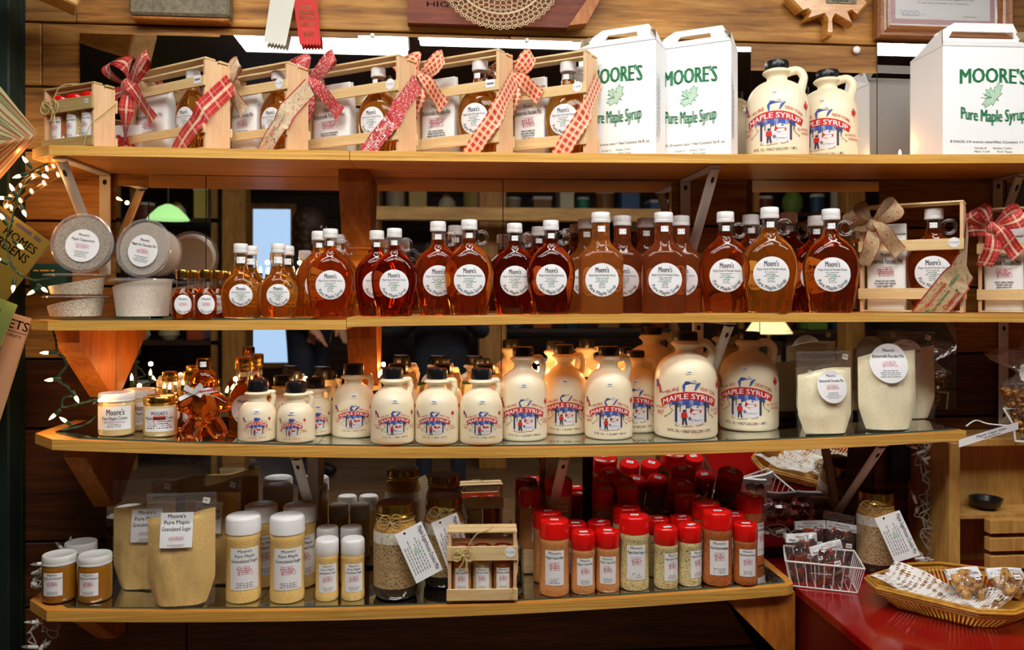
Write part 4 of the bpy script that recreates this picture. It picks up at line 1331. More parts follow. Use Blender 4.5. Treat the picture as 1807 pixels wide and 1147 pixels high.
def make_jar(name, Rr, H, contents, lidmat, pr, wrap):
    t = empty(name, label='x', cat='jar')
    MB().loft([(0, Rr * .88, Rr * .88, 2), (.003, Rr * .97, Rr * .97, 2), (.010, Rr, Rr, 2), (H * .70, Rr, Rr, 2), (H * .76, Rr * .97, Rr * .97, 2), (H * .80, Rr * .92, Rr * .92, 2), (H * .82, Rr * .92, Rr * .92, 2)], contents, 40).build('glass_jar', t)
    z = H * .79
    MB().loft([(z, Rr * .97, Rr * .97, 2), (z + .003, Rr * 1.01, Rr * 1.01, 2), (z + .006, Rr * .98, Rr * .98, 2), (z + .009, Rr * 1.0, Rr * 1.0, 2), (H - .003, Rr * .99, Rr * .99, 2), (H - .0005, Rr * .95, Rr * .95, 2), (H, Rr * .90, Rr * .90, 2), (H - .001, Rr * .84, Rr * .84, 2)], lidmat, 48).build('lid', t)
    mb = MB(); pr.emit(mb, map_cyl(Rr, H * .42, wrap)); mb.build('label', t, smooth=False)
    return t
p = Print(); p.rect(-.055, -.026, .030, .028, 'label_white', 0, 16, 2)
p.text("Moore's", -.006, .008, .0145, .038, 'ink', 2, .015); p.text('Pure Maple Creme', -.008, -.003, .008, .055, 'ink', 2, .012)
p.text('Maple Shack & Pancake House', -.008, -.010, .004, .046, 'ink_grey', 2, .01); small_print(p, -.008, -.015, .036, 2, .0045, 'ink_grey')
CRW = make_jar('creme_jar', .0400, .098, 'creme', 'white_lid', p, .10)
p = Print(); p.rect(-.037, -.027, .037, .028, 'label_white', 0, 16, 2)
p.text("MOORE'S", 0, .012, .009, .036, 'ink', 2, .015); p.rect(-.014, .0005, .014, .0095, 'ink_red', 1, 4)
p.text('Maple', -.024, .002, .007, .018, 'ink', 2, .01); p.text('Cinnamon', 0, .002, .0065, .026, 'ink', 3, .01); p.text('Creme', .0245, .002, .007, .019, 'ink', 2, .01)
small_print(p, 0, -.004, .062, 4, .0052, 'ink', .0028)
CRC = make_jar('creme_jar', .0385, .095, 'creme', 'gold_metal', p, .0)
p = square_print(.044, .052, ["Moore's", 'Maple Hot Mustard'], 0, .09)
MUS = make_jar('mustard_jar', .0365, .105, 'mustard', 'white_lid', p, -.35)

def knot_lines(t, c, Rr, mat='twine', s=1.0, tails=True, seed=1, rad=.0011, around=None):
    """twine bow: two loops, two tails, strands"""
    rg = random.Random(seed)
    mb = MB()
    c = Vector(c)
    for sgn in (-1, 1):
        for k in range(2):
            a = sgn * (.4 + .5 * k * rg.uniform(.7, 1.2)); L = s * rg.uniform(.8, 1.1)
            d = Vector((math.cos(a) * sgn, -.15, math.sin(abs(a)) * (.6 if k else -.1))) * L
            n = Vector((-d.z, 0, d.x)) * .45
            mb.tube(spline([c, c + d * .5 + n, c + d + n * .2, c + d * .6 - n, c], 6), rad, mat, 6)
    if tails:
        for k in range(3):
            d = Vector((rg.uniform(-.5, .6), -.1, -rg.uniform(.8, 1.6))) * s
            mb.tube(spline([c, c + d * .4 + Vector((.2 * s, 0, 0)), c + d], 6), rad, mat, 6)
    mb.sphere(c, rad * 3.0, mat, 10, 8)
    if around:
        rr, z = around
        mb.tube([(rr * math.cos(2 * PI * i / 40), rr * math.sin(2 * PI * i / 40), z) for i in range(40)], rad, mat, 6, closed=True)
    return mb.build('twine_bow', t)
def mason(tagrot, tagoff, seed):
    t = empty('mason_jar', label='x', cat='jar')
    Rr, H = .0535, .225
    rows = [(0, .040, .040, 2), (.003, .0475, .0475, 2), (.012, .052, .052, 2), (.03, Rr, Rr, 2), (.055, Rr, Rr, 2), (.10, Rr, Rr, 2), (.135, Rr, Rr, 2), (.150, Rr, Rr, 2), (.162, .0525, .0525, 2), (.172, .0500, .0500, 2), (.180, .0465, .0465, 2), (.188, .0430, .0430, 2), (.196, .0415, .0415, 2)]
    ms = ['choc_chips', 'choc_chips', 'choc_chips', 'oats', 'oats', 'oats', 'flour', 'flour', 'brown_sugar', 'brown_sugar', 'brown_sugar', 'brown_sugar']
    MB().loft(rows, 'oats', 44, mats=ms, cap0=True, cap1=True).build('filled_glass', t)
    MB().loft([(.193, .0455, .0455, 2), (.196, .0475, .0475, 2), (.200, .0455, .0455, 2), (.204, .0475, .0475, 2), (.208, .0460, .0460, 2), (.220, .0460, .0460, 2), (.2235, .0450, .0450, 2), (.224, .0410, .0410, 2), (.2232, .0400, .0400, 2)], 'gold_metal', 56).build('screw_band', t)
    MB().loft([(.2225, .0398, .0398, 2), (.2243, .0395, .0395, 2), (.2243, .01, .01, 2)], 'bronze_lid', 40).build('lid', t)
    knot_lines(t, (-.012, -.0475, .186), Rr, 'twine', .034, seed=seed, around=(.0462, .186))
    # recipe card hanging from the twine
    W, Hh = .068, .125
    a, off = tagrot, Vector(tagoff)
    ux = Vector((math.cos(a), 0.12, math.sin(a))); uz = Vector((-math.sin(a), 0.05, math.cos(a)))
    n = ux.cross(uz).normalized(); 
    if n.y > 0: n = -n
    mb = MB()
    p = Print(); p.rect(-W / 2, -Hh / 2, W / 2, Hh / 2, 'label_white', 0, 2, 2)
    p.text('Maple Sugarhouse Cookie Mix', W * .30, 0, .0105, Hh * .88, 'ink', 2, .012, rot=-PI / 2)
    for i in range(7):
        u = W * .14 - i * .0062
        y = -Hh * .36
        L = lr.uniform(.6, .95) * Hh * .7
        while y < -Hh * .36 + L:
            l = lr.uniform(.003, .010); p.rect(u, y, u + .002, y + l, 'ink_grey', 1); y += l + .0022
    p.poly(xf(LEAF, .014, -W * .05, .005, -1.2), 'ink_pale_green', 2)
    p.disc(-W * .18, Hh * .44, .0028, .0028, 'bronze_lid', 3, 10, 1)
    p.emit(mb, map_plane(off, ux, uz, n))
    q = Print(); q.rect(-W / 2, -Hh / 2, W / 2, Hh / 2, 'paper', 0); q.emit(mb, map_plane(off, ux, uz, -n), base=.0002)
    mb.build('recipe_card', t, smooth=False)
    return t
MAS = mason(R(24), (.055, -.066, .120), 3)
MAS2 = mason(R(20), (.020, -.066, .125), 5)
MAS2.name = 'mason_jar'

# ---------------------------------------------------------------- plastic tubs
def tub(name, Rr, H, contents, fillh, lines=None, cold=False):
    t = empty(name, label='x', cat='tub')
    rb = Rr * .82
    f = lambda z: rb + (Rr * .96 - rb) * z / H
    MB().loft([(0.0, rb * .94, rb * .94, 2), (.003, rb, rb, 2), (H * .5, f(H * .5), f(H * .5), 2), (H * .93, f(H * .93), f(H * .93), 2)], 'tub_plastic', 48, cap1=False).build('tub_wall', t)
    k = .965
    g = lambda z: f(z) * k
    if cold:   # tub lies on its side: the powder has slid against the lid
        MB().loft([(H * .15, g(H * .15), g(H * .15), 2), (H * .90, g(H * .9), g(H * .9), 2)], contents, 40).build('powder', t)
    else:
        MB().grid(lambda u, v: Vector((g(fillh) * v * math.cos(2 * PI * u), g(fillh) * v * math.sin(2 * PI * u), fillh + .012 * math.sin(2 * PI * u + 2.2) * v)), 40, 5, contents).build('powder', t)
        o = t.children[-1]
        mb = MB().grid(lambda u, v: Vector((g(v * fillh) * math.cos(2 * PI * u), g(v * fillh) * math.sin(2 * PI * u), .003 + v * (fillh - .003 + .012 * math.sin(2 * PI * u + 2.2)))), 40, 6, contents)
        mb.grid(lambda u, v: Vector((g(fillh) * v * math.cos(2 * PI * u), g(fillh) * v * math.sin(2 * PI * u), fillh + .012 * math.sin(2 * PI * u + 2.2) * v)), 40, 5, contents)
        bpy.data.objects.remove(o)
        mb.build('powder', t)
    z = H * .92
    MB().loft([(z, Rr * .97, Rr * .97, 2), (z, Rr * 1.03, Rr * 1.03, 2), (z + .003, Rr * 1.03, Rr * 1.03, 2), (z + .004, Rr * .99, Rr * .99, 2), (H, Rr * .98, Rr * .98, 2), (H, Rr * .93, Rr * .93, 2), (H - .003, Rr * .91, Rr * .91, 2), (H - .003, .01, .01, 2)], 'tub_plastic', 56, cap0=False).build('lid', t)
    if lines:
        mb = MB(); round_print(Rr * .56, lines, -.006, .002).emit(mb, map_plane((0, 0, H - .002), (1, 0, 0), (0, 1, 0), (0, 0, 1)))
        mb.build('label', t, smooth=False)
    return t
TBS = tub('plastic_tub', .0690, .051, 'cappuccino_powder', .034)
TBL = tub('plastic_tub', .0725, .092, 'chocolate_powder', .080)
TBC = tub('plastic_tub', .0690, .055, 'cappuccino_powder', 0, ["Moore's", 'Maple Cappuccino'], True)
TBH = tub('plastic_tub', .0690, .080, 'chocolate_powder', 0, ["Moore's", 'Maple Hot Chocolate Mix'], True)

# ---------------------------------------------------------------- clear stand-up pouches
def pouch(name, W, H, fill, contents, D, lab, seed, lz, lu=0.0, botk=.72):
    """W half width, H height, fill height of the powder, D half depth"""
    t = empty(name, label='x', cat='pouch')
    rg = random.Random(seed)
    off = Vector((rg.uniform(0, 50), rg.uniform(0, 50), 0))
    def dpt(u, z):
        v = z / H
        e = (1 - min(1, (z / fill)) ** 3) * .75 + .25 if z < fill else max(.05, .25 * (1 - (z - fill) / max(1e-6, H - fill)))
        return D * e * max(0, 1 - abs(u) ** 2.4) ** .5
    def wav(u, z, k=.0035): return noise.noise(Vector((u * 2.2, z * 22, 0)) + off) * k
    hw = lambda z: W * (1 if z > fill * .5 else .96 + .04 * z / (fill * .5))
    mb = MB()
    for s_ in (-1, 1):
        mb.grid(lambda a, b, s_=s_: Vector(((2 * a - 1) * hw(b * H), s_ * (dpt(2 * a - 1, b * H) + .0016 + abs(wav(2 * a - 1, b * H, .003)) * (1 if b > .02 else 0)), b * H)), 22, 30, 'pouch_film')
    mb.box(-W, W, -.0008, .0008, H - .006, H, 'pouch_film')
    mb.box(-W, W, -.0015, .0015, H - .022, H - .020, 'pouch_film')
    mb.build('plastic_pouch', t)
    # powder inside, settled: narrow at the foot, uneven on top
    mb = MB()
    wl = lambda z: (botk + (1 - botk) * min(1, z / (fill * .30)) ** .8) * .965
    top = lambda u: fill * (1 + .02 * math.sin(3 * u + seed) + .05 * u)
    def pt(a, b, s_):
        u = 2 * a - 1
        z = .002 + b * (top(u) - .002)
        x = u * W * wl(z)
        dd = dpt(min(1, abs(x / W)) if abs(u) < 1 else 1, min(z, fill * .999)) * (.97 if b < .96 else .5)
        dd *= max(0, 1 - abs(u) ** 6)
        return Vector((x, s_ * (dd + (wav(u * .7, z * .6, .006) + wav(u * 2.1, z * 1.3, .003) - .0035) * (.25 + .75 * min(1, (1 - b) * 4)) * max(0, 1 - abs(u) ** 4) * (b < .97)), z))
    for s_ in (-1, 1): mb.grid(lambda a, b, s_=s_: pt(a, b, s_), 24, 30, contents)
    mb.grid(lambda a, b: pt(a, 1, -1).lerp(pt(a, 1, 1), b), 24, 2, contents)
    mb.build('powder', t)
    mb = MB()
    f = lambda u, v, k: Vector((u + lu, -(max(dpt((u + lu) / W, lz + v), dpt((u + lu) / W, min(lz + v, fill * .93))) + .0045) - k, lz + v))
    lab.emit(mb, f, base=.0018)
    mb.build('label', t, smooth=False)
    mb = MB(); q = Print(); q.rect(-.008, -.007, .008, .007, 'paper_grey', 0); q.words(0, 0, .012, .003, 'ink_grey', lr, 1)
    q.emit(mb, map_plane((W * .72, -.0042 - dpt(.7, H * .93), H * .93), (.97, 0, -.2), (.2, 0, .97))); mb.build('price_sticker', t, smooth=False)
    return t
BPM = ["Moore's", 'Buttermilk Pancake Mix']
def flat_print(pr): return pr

# ---------------------------------------------------------------- wooden gift crates
def crate_frame(t, W, T, H, sl=.0045, mid=(.56, .67), low=(.05, .16), grey=False, top=True):
    """front face in the plane y=0 from x=-W to 0, depth to +T"""
    up = 'pine_upright'; m_ = 'greyed_slat' if grey else 'pine_slat'
    for x0, x1 in ((-W, -W + .008), (-.008, 0)):
        mb = MB()
        mb.box(x0, x1, .001, T * .48, 0.0, H - .006, up, bev=.0008)
        mb.box(x0, x1, T * .52, T - .001, 0.0, H - .009, up, bev=.0008)
        mb.box(x0 + .0005, x1 - .0005, T * .44, T * .56, 0.0, H - .014, up)
        mb.build('end_panel', t, smooth=False)
    hs = H * .11
    for y0, y1, mm in ((-sl, .0005, m_), (T - .0005, T + sl, 'pine_slat')):
        for z0, z1 in ((H * mid[0], H * mid[1]), (H * low[0], H * low[1])):
            MB().box(-W - .003, .002, y0, y1, z0, z1, mm, bev=.0008).build('slat', t, smooth=False)
    for y0 in (0.0, T * .55):
        MB().box(-W - .001, .001, y0, y0 + T * .40, H - .0062, H - .0012, m_, bev=.0008).build('top_rail', t, smooth=False)
    MB().box(-W + .008, -.008, .002, T - .002, .001, .005, 'pine_slat').build('base_board', t, smooth=False)
def strip(mb, pts, wdirs, w, mat, vs=None, sub=1):
    """ribbon along pts, its width along wdirs; v counts ribbon widths"""
    n = len(pts)
    d = [0]
    for i in range(1, n): d.append(d[-1] + (Vector(pts[i]) - Vector(pts[i - 1])).length)
    K = 4
    V = []
    for p, wd in zip(pts, wdirs):
        for k in range(K + 1):
            V.append(Vector(p) + Vector(wd) * (w * (k / K - .5)))
    fs, uvs = [], []
    for i in range(n - 1):
        for k in range(K):
            fs.append((i * (K + 1) + k, i * (K + 1) + k + 1, (i + 1) * (K + 1) + k + 1, (i + 1) * (K + 1) + k))
            uvs.append([(k / K * .998 + .001, d[i] / w + .001), ((k + 1) / K * .998 + .001, d[i] / w + .001), ((k + 1) / K * .998 + .001, d[i + 1] / w), (k / K * .998 + .001, d[i + 1] / w)])
    mb.add(V, fs, mat, uvs)
def bow(t, c, s, w, mat, seed, sag=1.0, motifs=None):
    rg = random.Random(seed)
    mb = MB()
    c = Vector(c)
    pr = Print()
    def loop(ang, L, wid, tw):
        d = Vector((math.cos(ang), 0, math.sin(ang))); q = Vector((-d.z, 0, d.x))
        pts, wd = [], []
        n = 16
        for i in range(n + 1):
            u = i / n
            pts.append(c + d * (L * math.sin(PI * u) ** .85) + Vector((0, -.006 - .020 * s / .05 * math.cos(PI * u) * math.sin(PI * min(1, u * 1.05)) - .012 * math.sin(PI * u), 0)) + q * (tw * math.sin(2 * PI * u) * .35 * wid))
            k = .30 + .70 * min(1, math.sin(PI * u) * 1.35)
            v = q * k + Vector((0, (.55 * math.sin(2 * PI * u + tw)), 0)) + Vector((0, 0, .12 * math.sin(5 * u)))
            wd.append(v)
        strip(mb, pts, wd, wid, mat)
        return pts, wd
    def tail(ang, L, wid, ph):
        d = Vector((math.cos(ang), 0, math.sin(ang))); q = Vector((-d.z, 0, d.x))
        pts, wd = [], []
        n = 14
        for i in range(n + 1):
            u = i / n
            pts.append(c + d * (L * u) + q * (.12 * L * math.sin(3 * u + ph)) + Vector((0, -.010 - .010 * math.sin(3.5 * u + ph), 0)))
            wd.append(q * (.35 + .65 * min(1, u * 2.5)) + Vector((0, .45 * math.sin(5 * u + ph), 0)))
        strip(mb, pts, wd, wid, mat)
    loop(rg.uniform(2.15, 2.5), s * .95, w, 1.2)
    loop(rg.uniform(.45, .75), s * 1.15, w, -1.0)
    tail(rg.uniform(4.35, 4.6), s * 1.45 * sag, w * .95, 0)
    tail(rg.uniform(5.5, 5.75), s * 1.35 * sag, w * .95, 1.5)
    tail(rg.uniform(3.2, 3.5), s * .8, w * .8, 2)
    mb.sphere(c + Vector((0, -.012, 0)), .011 * s / .05, mat, 14, 10, (.9, .8, 1.1))
    if motifs: motifs(mb, c, s, rg)
    return mb.build('ribbon_bow', t)
def ornaments(cols, words_=()):
    def f(mb, c, s, rg):
        pr = Print()
        for k in range(10):
            a = rg.uniform(0, 2 * PI); r = s * rg.uniform(.35, 1.0)
            u, v = r * math.cos(a), r * math.sin(a) * .9
            if k % 3 == 0: pr.poly(xf(LEAF, .005, u, v, a), cols[k % len(cols)], 0)
            elif k % 3 == 1: pr.disc(u, v, .0022, .0022, cols[k % len(cols)], 0, 8, 1)
    return None
def sash(t, W, T, H, w, mat, reach=.62, z0=.78, zc_=.36, texts=(), tcol='ink_white', bottom=-0.001):
    """ribbon down the right end panel, round the front corner and down the front"""
    e = .0068
    A = Vector((e * .6, T, z0 * H)); Bc = Vector((e * .6, -e, zc_ * H + .012)); C_ = Vector((-W * reach * .0, -e, zc_ * H)); E = Vector((-W * .36, -e, -.020))
    mb = MB()
    pts, wd = [], []
    d1 = (Bc - A).normalized(); d2 = (E - C_).normalized()
    w1 = Vector((0, -d1.z, d1.y)); w2 = Vector((-d2.z, 0, d2.x))
    if w1.z < 0: w1 = -w1
    if w2.z < 0: w2 = -w2
    for i in range(6):
        u = i / 5
        pts.append(A.lerp(Bc, u)); wd.append(w1)
    n = 12
    for i in range(1, n + 1):
        u = i / n
        p = C_.lerp(E, u); p.y -= .006 * math.sin(PI * u) * 1.2
        pts.append(p); wd.append((w1 if u < .05 else w2))
    for i in (5, 6): wd[i] = (w1 + w2).normalized()
    strip(mb, pts, wd, w, mat)
    mb.v = [((v[0] - d2.x / d2.z * (v[2] - .001), v[1], .001) if v[2] < .001 else v) for v in mb.v]
    # lettering and ornaments woven on the ribbon
    L = (E - C_).length
    for (s_, u, v, h, wd_, col) in texts:
        pr = Print()
        if s_ == '*': pr.poly(xf(LEAF, h, 0, 0, u * 9), col, 0)
        elif s_ == 'o': pr.disc(0, 0, h, h, col, 0, 12, 1)
        elif s_ == '~': pr.line([(wd_ * (k / 10 - .5), h * math.sin(k * .9)) for k in range(11)], h * .28, col, 0)
        else: pr.text(s_, 0, -h / 2, h, wd_, col, 0, .02)
        o = C_.lerp(E, u * .88) + w2 * (v * w)
        o.y -= .006 * math.sin(PI * u) * 1.2 + .0012
        pr.emit(mb, map_plane(o, -d2, w2, (0, -1, 0)), base=.0006)
    return mb.build('ribbon_sash', t)
def price(t, c, r, txt, rect=False):
    mb = MB(); q = Print()
    if rect: q.rect(-r, -r * .75, r, r * .75, 'label_white', 0); q.words(0, -r * .2, r * 1.5, r * .5, 'ink_grey', lr, 1)
    else: q.disc(0, 0, r, r, 'label_white', 0, 28, 2); q.text(txt, 0, -r * .18, r * .36, r * 1.5, 'ink_grey', 2, .01)
    q.emit(mb, map_plane(c)); return mb.build('price_sticker', t, smooth=False)
def mix_bag(W, D, H, loc, rz, label, group, seed):
    """white paper bag of pancake mix with a folded top"""
    t = empty('mix_bag', loc, rz, label, 'paper bag', group)
    rg = random.Random(seed)
    rows = [(0, W / 2, D / 2, 9), (.02, W / 2, D / 2, 8), (H * .5, W / 2 * 1.02, D / 2 * 1.0, 6), (H * .78, W / 2, D / 2 * .8, 6), (H * .86, W / 2, D / 2 * .40, 6), (H * .93, W / 2, .006, 6), (H, W / 2, .004, 6)]
    MB().loft(rows, 'paper', 40, warp=lambda a, z: 1 + .012 * noise.noise(Vector((math.cos(a) * 3, math.sin(a) * 3 + seed, z * 30)))).build('bag_body', t)
    mb = MB().box(-W / 2, W / 2, -.012, -.006, H * .88, H * 1.0, 'paper', bev=.002)
    mb.build('folded_top', t)
    mb = MB(); p = Print()
    p.text("Moore's", 0, H * .62, H * .05, W * .30, 'ink', 1, .012); p.text('Buttermilk Pancake Mix', 0, H * .54, H * .055, W * .86, 'ink', 1, .014)
    squiggle(p, 0, H * .44, W * .42, H * .12, 'ink_pink'); small_print(p, 0, H * .33, W * .6, 5, H * .03)
    p.emit(mb, map_plane((0, -D / 2 * 1.03 - .0008, 0)))
    mb.build('printed_label', t, smooth=False)
    return t
# ================================================================ placing the goods
def P3(s, px, Y, dx=0):
    return on(s, px, Y)
def spin(o, rx, rz, sp=0.0):
    o.rotation_euler = (Matrix.Rotation(rz, 4, 'Z') @ Matrix.Rotation(rx, 4, 'X') @ Matrix.Rotation(sp, 4, 'Z')).to_euler()

# ---- cream syrup jugs on the third shelf
GJ = 'cream plastic maple syrup jugs'
def jug(pr, px, Y, lab, rz=0.0, s=1.0):
    return put(pr, on(3, px, Y), lab, rz, s, GJ, face=1.0)
jug(JHP, 456, -.216, 'half pint cream syrup jug with black cap, leftmost of the jugs, cut by its neighbour', -.05)
jug(JHP, 521, -.218, 'half pint cream syrup jug with black cap, second in the front row of jugs', -.25)
jug(JHP, 556, -.118, 'half pint cream syrup jug half hidden behind the right front half pint jug', .15)
jug(JHP, 500, -.074, 'half pint cream syrup jug at the back, close to the mirror on the left')
jug(JPT, 624, -.135, 'pint cream syrup jug standing a little back, left of the three front pint jugs', .0)
jug(JPT, 693, -.220, 'pint cream syrup jug, left one of the three at the front edge', .10)
jug(JPT, 771, -.220, 'pint cream syrup jug, middle one of the three at the front edge', -.14)
jug(JPT, 849, -.220, 'pint cream syrup jug, right one of the three at the front edge', .06)
jug(JPT, 703, -.105, 'pint cream syrup jug in the back row behind the left front pint jug')
jug(JPT, 781, -.090, 'pint cream syrup jug in the back row behind the middle front pint jug')
jug(JPT, 859, -.100, 'pint cream syrup jug in the back row behind the right front pint jug')
jug(JQT, 921, -.168, 'quart cream syrup jug, left one of the two at the front', .04)
jug(JQT, 1074, -.168, 'quart cream syrup jug, right one of the two at the front', .05)
jug(JQT, 995, -.085, 'quart cream syrup jug standing between and behind the two front quart jugs', .05)
jug(JHG, 1200, -.165, 'half gallon cream syrup jug at the front of the third shelf, largest and most central', .12)
jug(JHG, 1321, -.098, 'half gallon cream syrup jug beside the flour pouches on the third shelf', -.12, .97)
jug(JHG, 1128, -.070, 'half gallon cream syrup jug tucked behind the front half gallon jug', .0, .80)
# top shelf
put(JHG, on(1, 1371, -.165), 'half gallon cream syrup jug on the top shelf next to the slim white carton', -.08, .99, GJ, face=1.0)
put(JHG, on(1, 1460, -.095), 'half gallon cream syrup jug on the top shelf partly behind the other, showing its leaf', -.18, .98, GJ, face=1.0)

# ---- glass flasks on the second shelf
GF = 'oval glass maple syrup flasks'
def fl(px, Y, top, lab, syr, rz=0.0, pr=None, base=None, grp=GF, sz=None):
    loc = on(2, px, Y)
    H = {'syrup_flask': .262, 'long_neck_bottle': .25, 'small_syrup_flask': .165}[(pr or FLA).name.split('.')[0]]
    s = (Z_(px, top, Y) - loc.z) / H
    return put(pr or FLA, loc, lab, rz, s, grp, {'syrup_body': MAT[syr]})
fl(583, -.235, 404, 'amber syrup flask at the front, second of its pair left of the wooden bracket', 'syrup_amber', .03)
fl(563, -.155, 408, 'amber syrup flask behind and left of the flask beside the wooden bracket', 'syrup_golden', .05)
fl(597, -.07, 414, 'amber syrup flask at the back, just left of the wooden bracket', 'syrup_golden')
fl(696, -.24, 403, 'dark syrup flask at the front, first one right of the wooden bracket', 'syrup_dark', -.02)
fl(665, -.165, 407, 'dark syrup flask behind the front flask right of the wooden bracket', 'syrup_dark', .02)
fl(828, -.24, 388, 'amber syrup flask at the front, middle of the shelf, showing its whole round label', 'syrup_amber', .02)
fl(773, -.19, 391, 'amber syrup flask just left of the middle front flask, label partly covered', 'syrup_amber', .03)
fl(804, -.09, 398, 'amber syrup flask at the back between the two middle flasks', 'syrup_amber')
fl(972, -.24, 389, 'dark syrup flask at the front directly left of the long-necked bottles', 'syrup_dark', .03)
fl(908, -.19, 394, 'dark syrup flask beside the middle pair, label half covered on the right', 'syrup_dark', .03)
fl(951, -.09, 400, 'dark syrup flask at the back left of the long-necked bottles', 'syrup_dark')
fl(1280, -.20, 374, 'large amber syrup flask, first one right of the long-necked bottles', 'syrup_amber', .02)
fl(1358, -.252, 366, 'large amber syrup flask at the very front of the right-hand group', 'syrup_golden', .04)
fl(1325, -.12, 379, 'large amber syrup flask behind and between the two left flasks of the right-hand group', 'syrup_amber')
fl(1466, -.24, 369, 'large dark syrup flask next to the crate with the burlap bow', 'syrup_amber', .02)
fl(1440, -.128, 381, 'large dark syrup flask behind the one beside the burlap bow crate', 'syrup_dark')
fl(1392, -.050, 375, 'large dark syrup flask at the back of the right-hand group against the mirror', 'syrup_dark')
GL = 'long-necked hazy syrup bottles'
fl(1060, -.24, 375, 'long-necked bottle of hazy orange syrup at the front, left one of the two', 'syrup_hazy', .06, LNB, grp=GL)
fl(1171, -.235, 375, 'long-necked bottle of hazy brown syrup at the front, right one of the two', 'syrup_hazy_dark', .06, LNB, grp=GL)
fl(1098, -.15, 381, 'long-necked syrup bottle behind the left front one, sticker slanting on its neck', 'syrup_hazy_dark', .02, LNB, grp=GL)
fl(1201, -.15, 381, 'long-necked syrup bottle behind the right front one, at the right end of its group', 'syrup_hazy_dark', .02, LNB, grp=GL)
fl(1140, -.075, 385, 'long-necked syrup bottle at the back in the middle of its group', 'syrup_hazy_dark', 0, LNB, grp=GL)
fl(1035, -.075, 387, 'long-necked syrup bottle at the back left, mostly hidden', 'syrup_hazy', 0, LNB, grp=GL)
GS = 'small syrup flasks with white caps'
fl(425, -.235, 430, 'small syrup flask at the front next to the tiny gold-capped bottles', 'syrup_golden', .05, SFL, grp=GS)
fl(443, -.155, 434, 'small syrup flask behind the one next to the tiny bottles', 'syrup_golden', 0, SFL, grp=GS)
fl(491, -.235, 430, 'small syrup flask at the front, right one of the two', 'syrup_golden', .03, SFL, grp=GS)
fl(507, -.155, 434, 'small syrup flask behind the right front small flask', 'syrup_golden', 0, SFL, grp=GS)
fl(538, -.075, 442, 'small syrup flask at the back between small and large flasks', 'syrup_golden', 0, SFL, grp=GS)
GN = 'tiny gold-capped syrup bottles'
for px, Y, lb in ((322, -.25, 'tiny gold-capped syrup bottle at the front, nearest the white powder tub'), (363, -.25, 'tiny gold-capped syrup bottle at the front, nearest the small flasks'), (341, -.205, 'tiny gold-capped syrup bottle in the second row, between the two front ones'),
                  (383, -.205, 'tiny gold-capped syrup bottle in the second row, right one'), (352, -.155, 'tiny gold-capped syrup bottle in the third row, left one'), (396, -.15, 'tiny gold-capped syrup bottle in the third row, right one, beside the small flask')):
    put(NIP, on(2, px, Y), lb, .12 if Y < -.24 else 0, 1.04, GN)
put(NIP, on(3, 300, -.10), 'tiny gold-capped syrup bottle behind the gingerbread bottle, left of two', 0, 1.32, GN)
put(NIP, on(3, 337, -.07), 'tiny gold-capped syrup bottle behind the gingerbread bottle, right of two', 0, 1.32, GN)
put(NIP, on(3, 432, -.06), 'gold-capped syrup bottle at the back between gingerbread bottle and jugs', 0, 1.7, GN, {'syrup_body': MAT['syrup_golden']})
put(GBM, on(3, 360, -.228), 'gingerbread-man shaped glass bottle of dark syrup with a zigzag ribbon at its neck', -.05, 1.0)

# ---- jars
GM = 'small glass jars with metal lids'
put(CRW, onb(3, 206, 771, .038), 'white-lidded jar of pale maple creme at the front left of the third shelf', .05, 1.0, GM)
put(CRC, onb(3, 283, 772, .037), 'gold-lidded jar of cinnamon maple creme with a red word on its label', 0, .98, GM)
put(CRW, on(3, 247, -.125), 'glass jar of maple creme with a white lid, behind the two front creme jars', .2, 1.0, GM)
GU = 'jars of maple hot mustard'
put(MUS, onb(4, 105, 1066, .035), 'brown mustard jar with a white lid at the far left end of the lowest shelf', 0, 1.0, GU)
put(MUS, onb(4, 168, 1066, .035), 'brown mustard jar with a white lid, right one of the front pair', 0, 1.0, GU)
put(MUS, onb(4, 143, 1036, .020), 'brown mustard jar with a white lid, hidden behind the front pair', .5, 1.0, GU)
# ---- white-capped shakers
GW = 'white-capped maple sugar shakers'
put(WBIG, onb(4, 430, 1066, .038), 'large white-capped shaker of maple sugar at the front, nearest the pouches', .12, 1, GW)
put(WBIG, onb(4, 507, 1066, .038), 'large white-capped shaker of maple sugar at the front, nearest the small shakers', .10, 1, GW)
put(WBIG, onb(4, 461, 1034, .018), 'large white-capped shaker of maple sugar behind and between the two front ones', .3, 1, GW)
put(WBIG, onb(4, 529, 1034, .018), 'large white-capped shaker of maple sugar behind the right front one', .3, 1, GW)
put(WSML, onb(4, 577, 1062, .026), 'small white-capped shaker of maple sugar, left one of the front pair', .1, 1, GW)
put(WSML, onb(4, 623, 1061, .026), 'small white-capped shaker of maple sugar, right one of the front pair', .1, 1, GW)
put(WSML, onb(4, 578, 1034, .018), 'small white-capped shaker behind the left small shaker', .1, 1, GW)
put(WSML, onb(4, 620, 1033, .018), 'small white-capped shaker behind the right small shaker', .1, 1, GW)
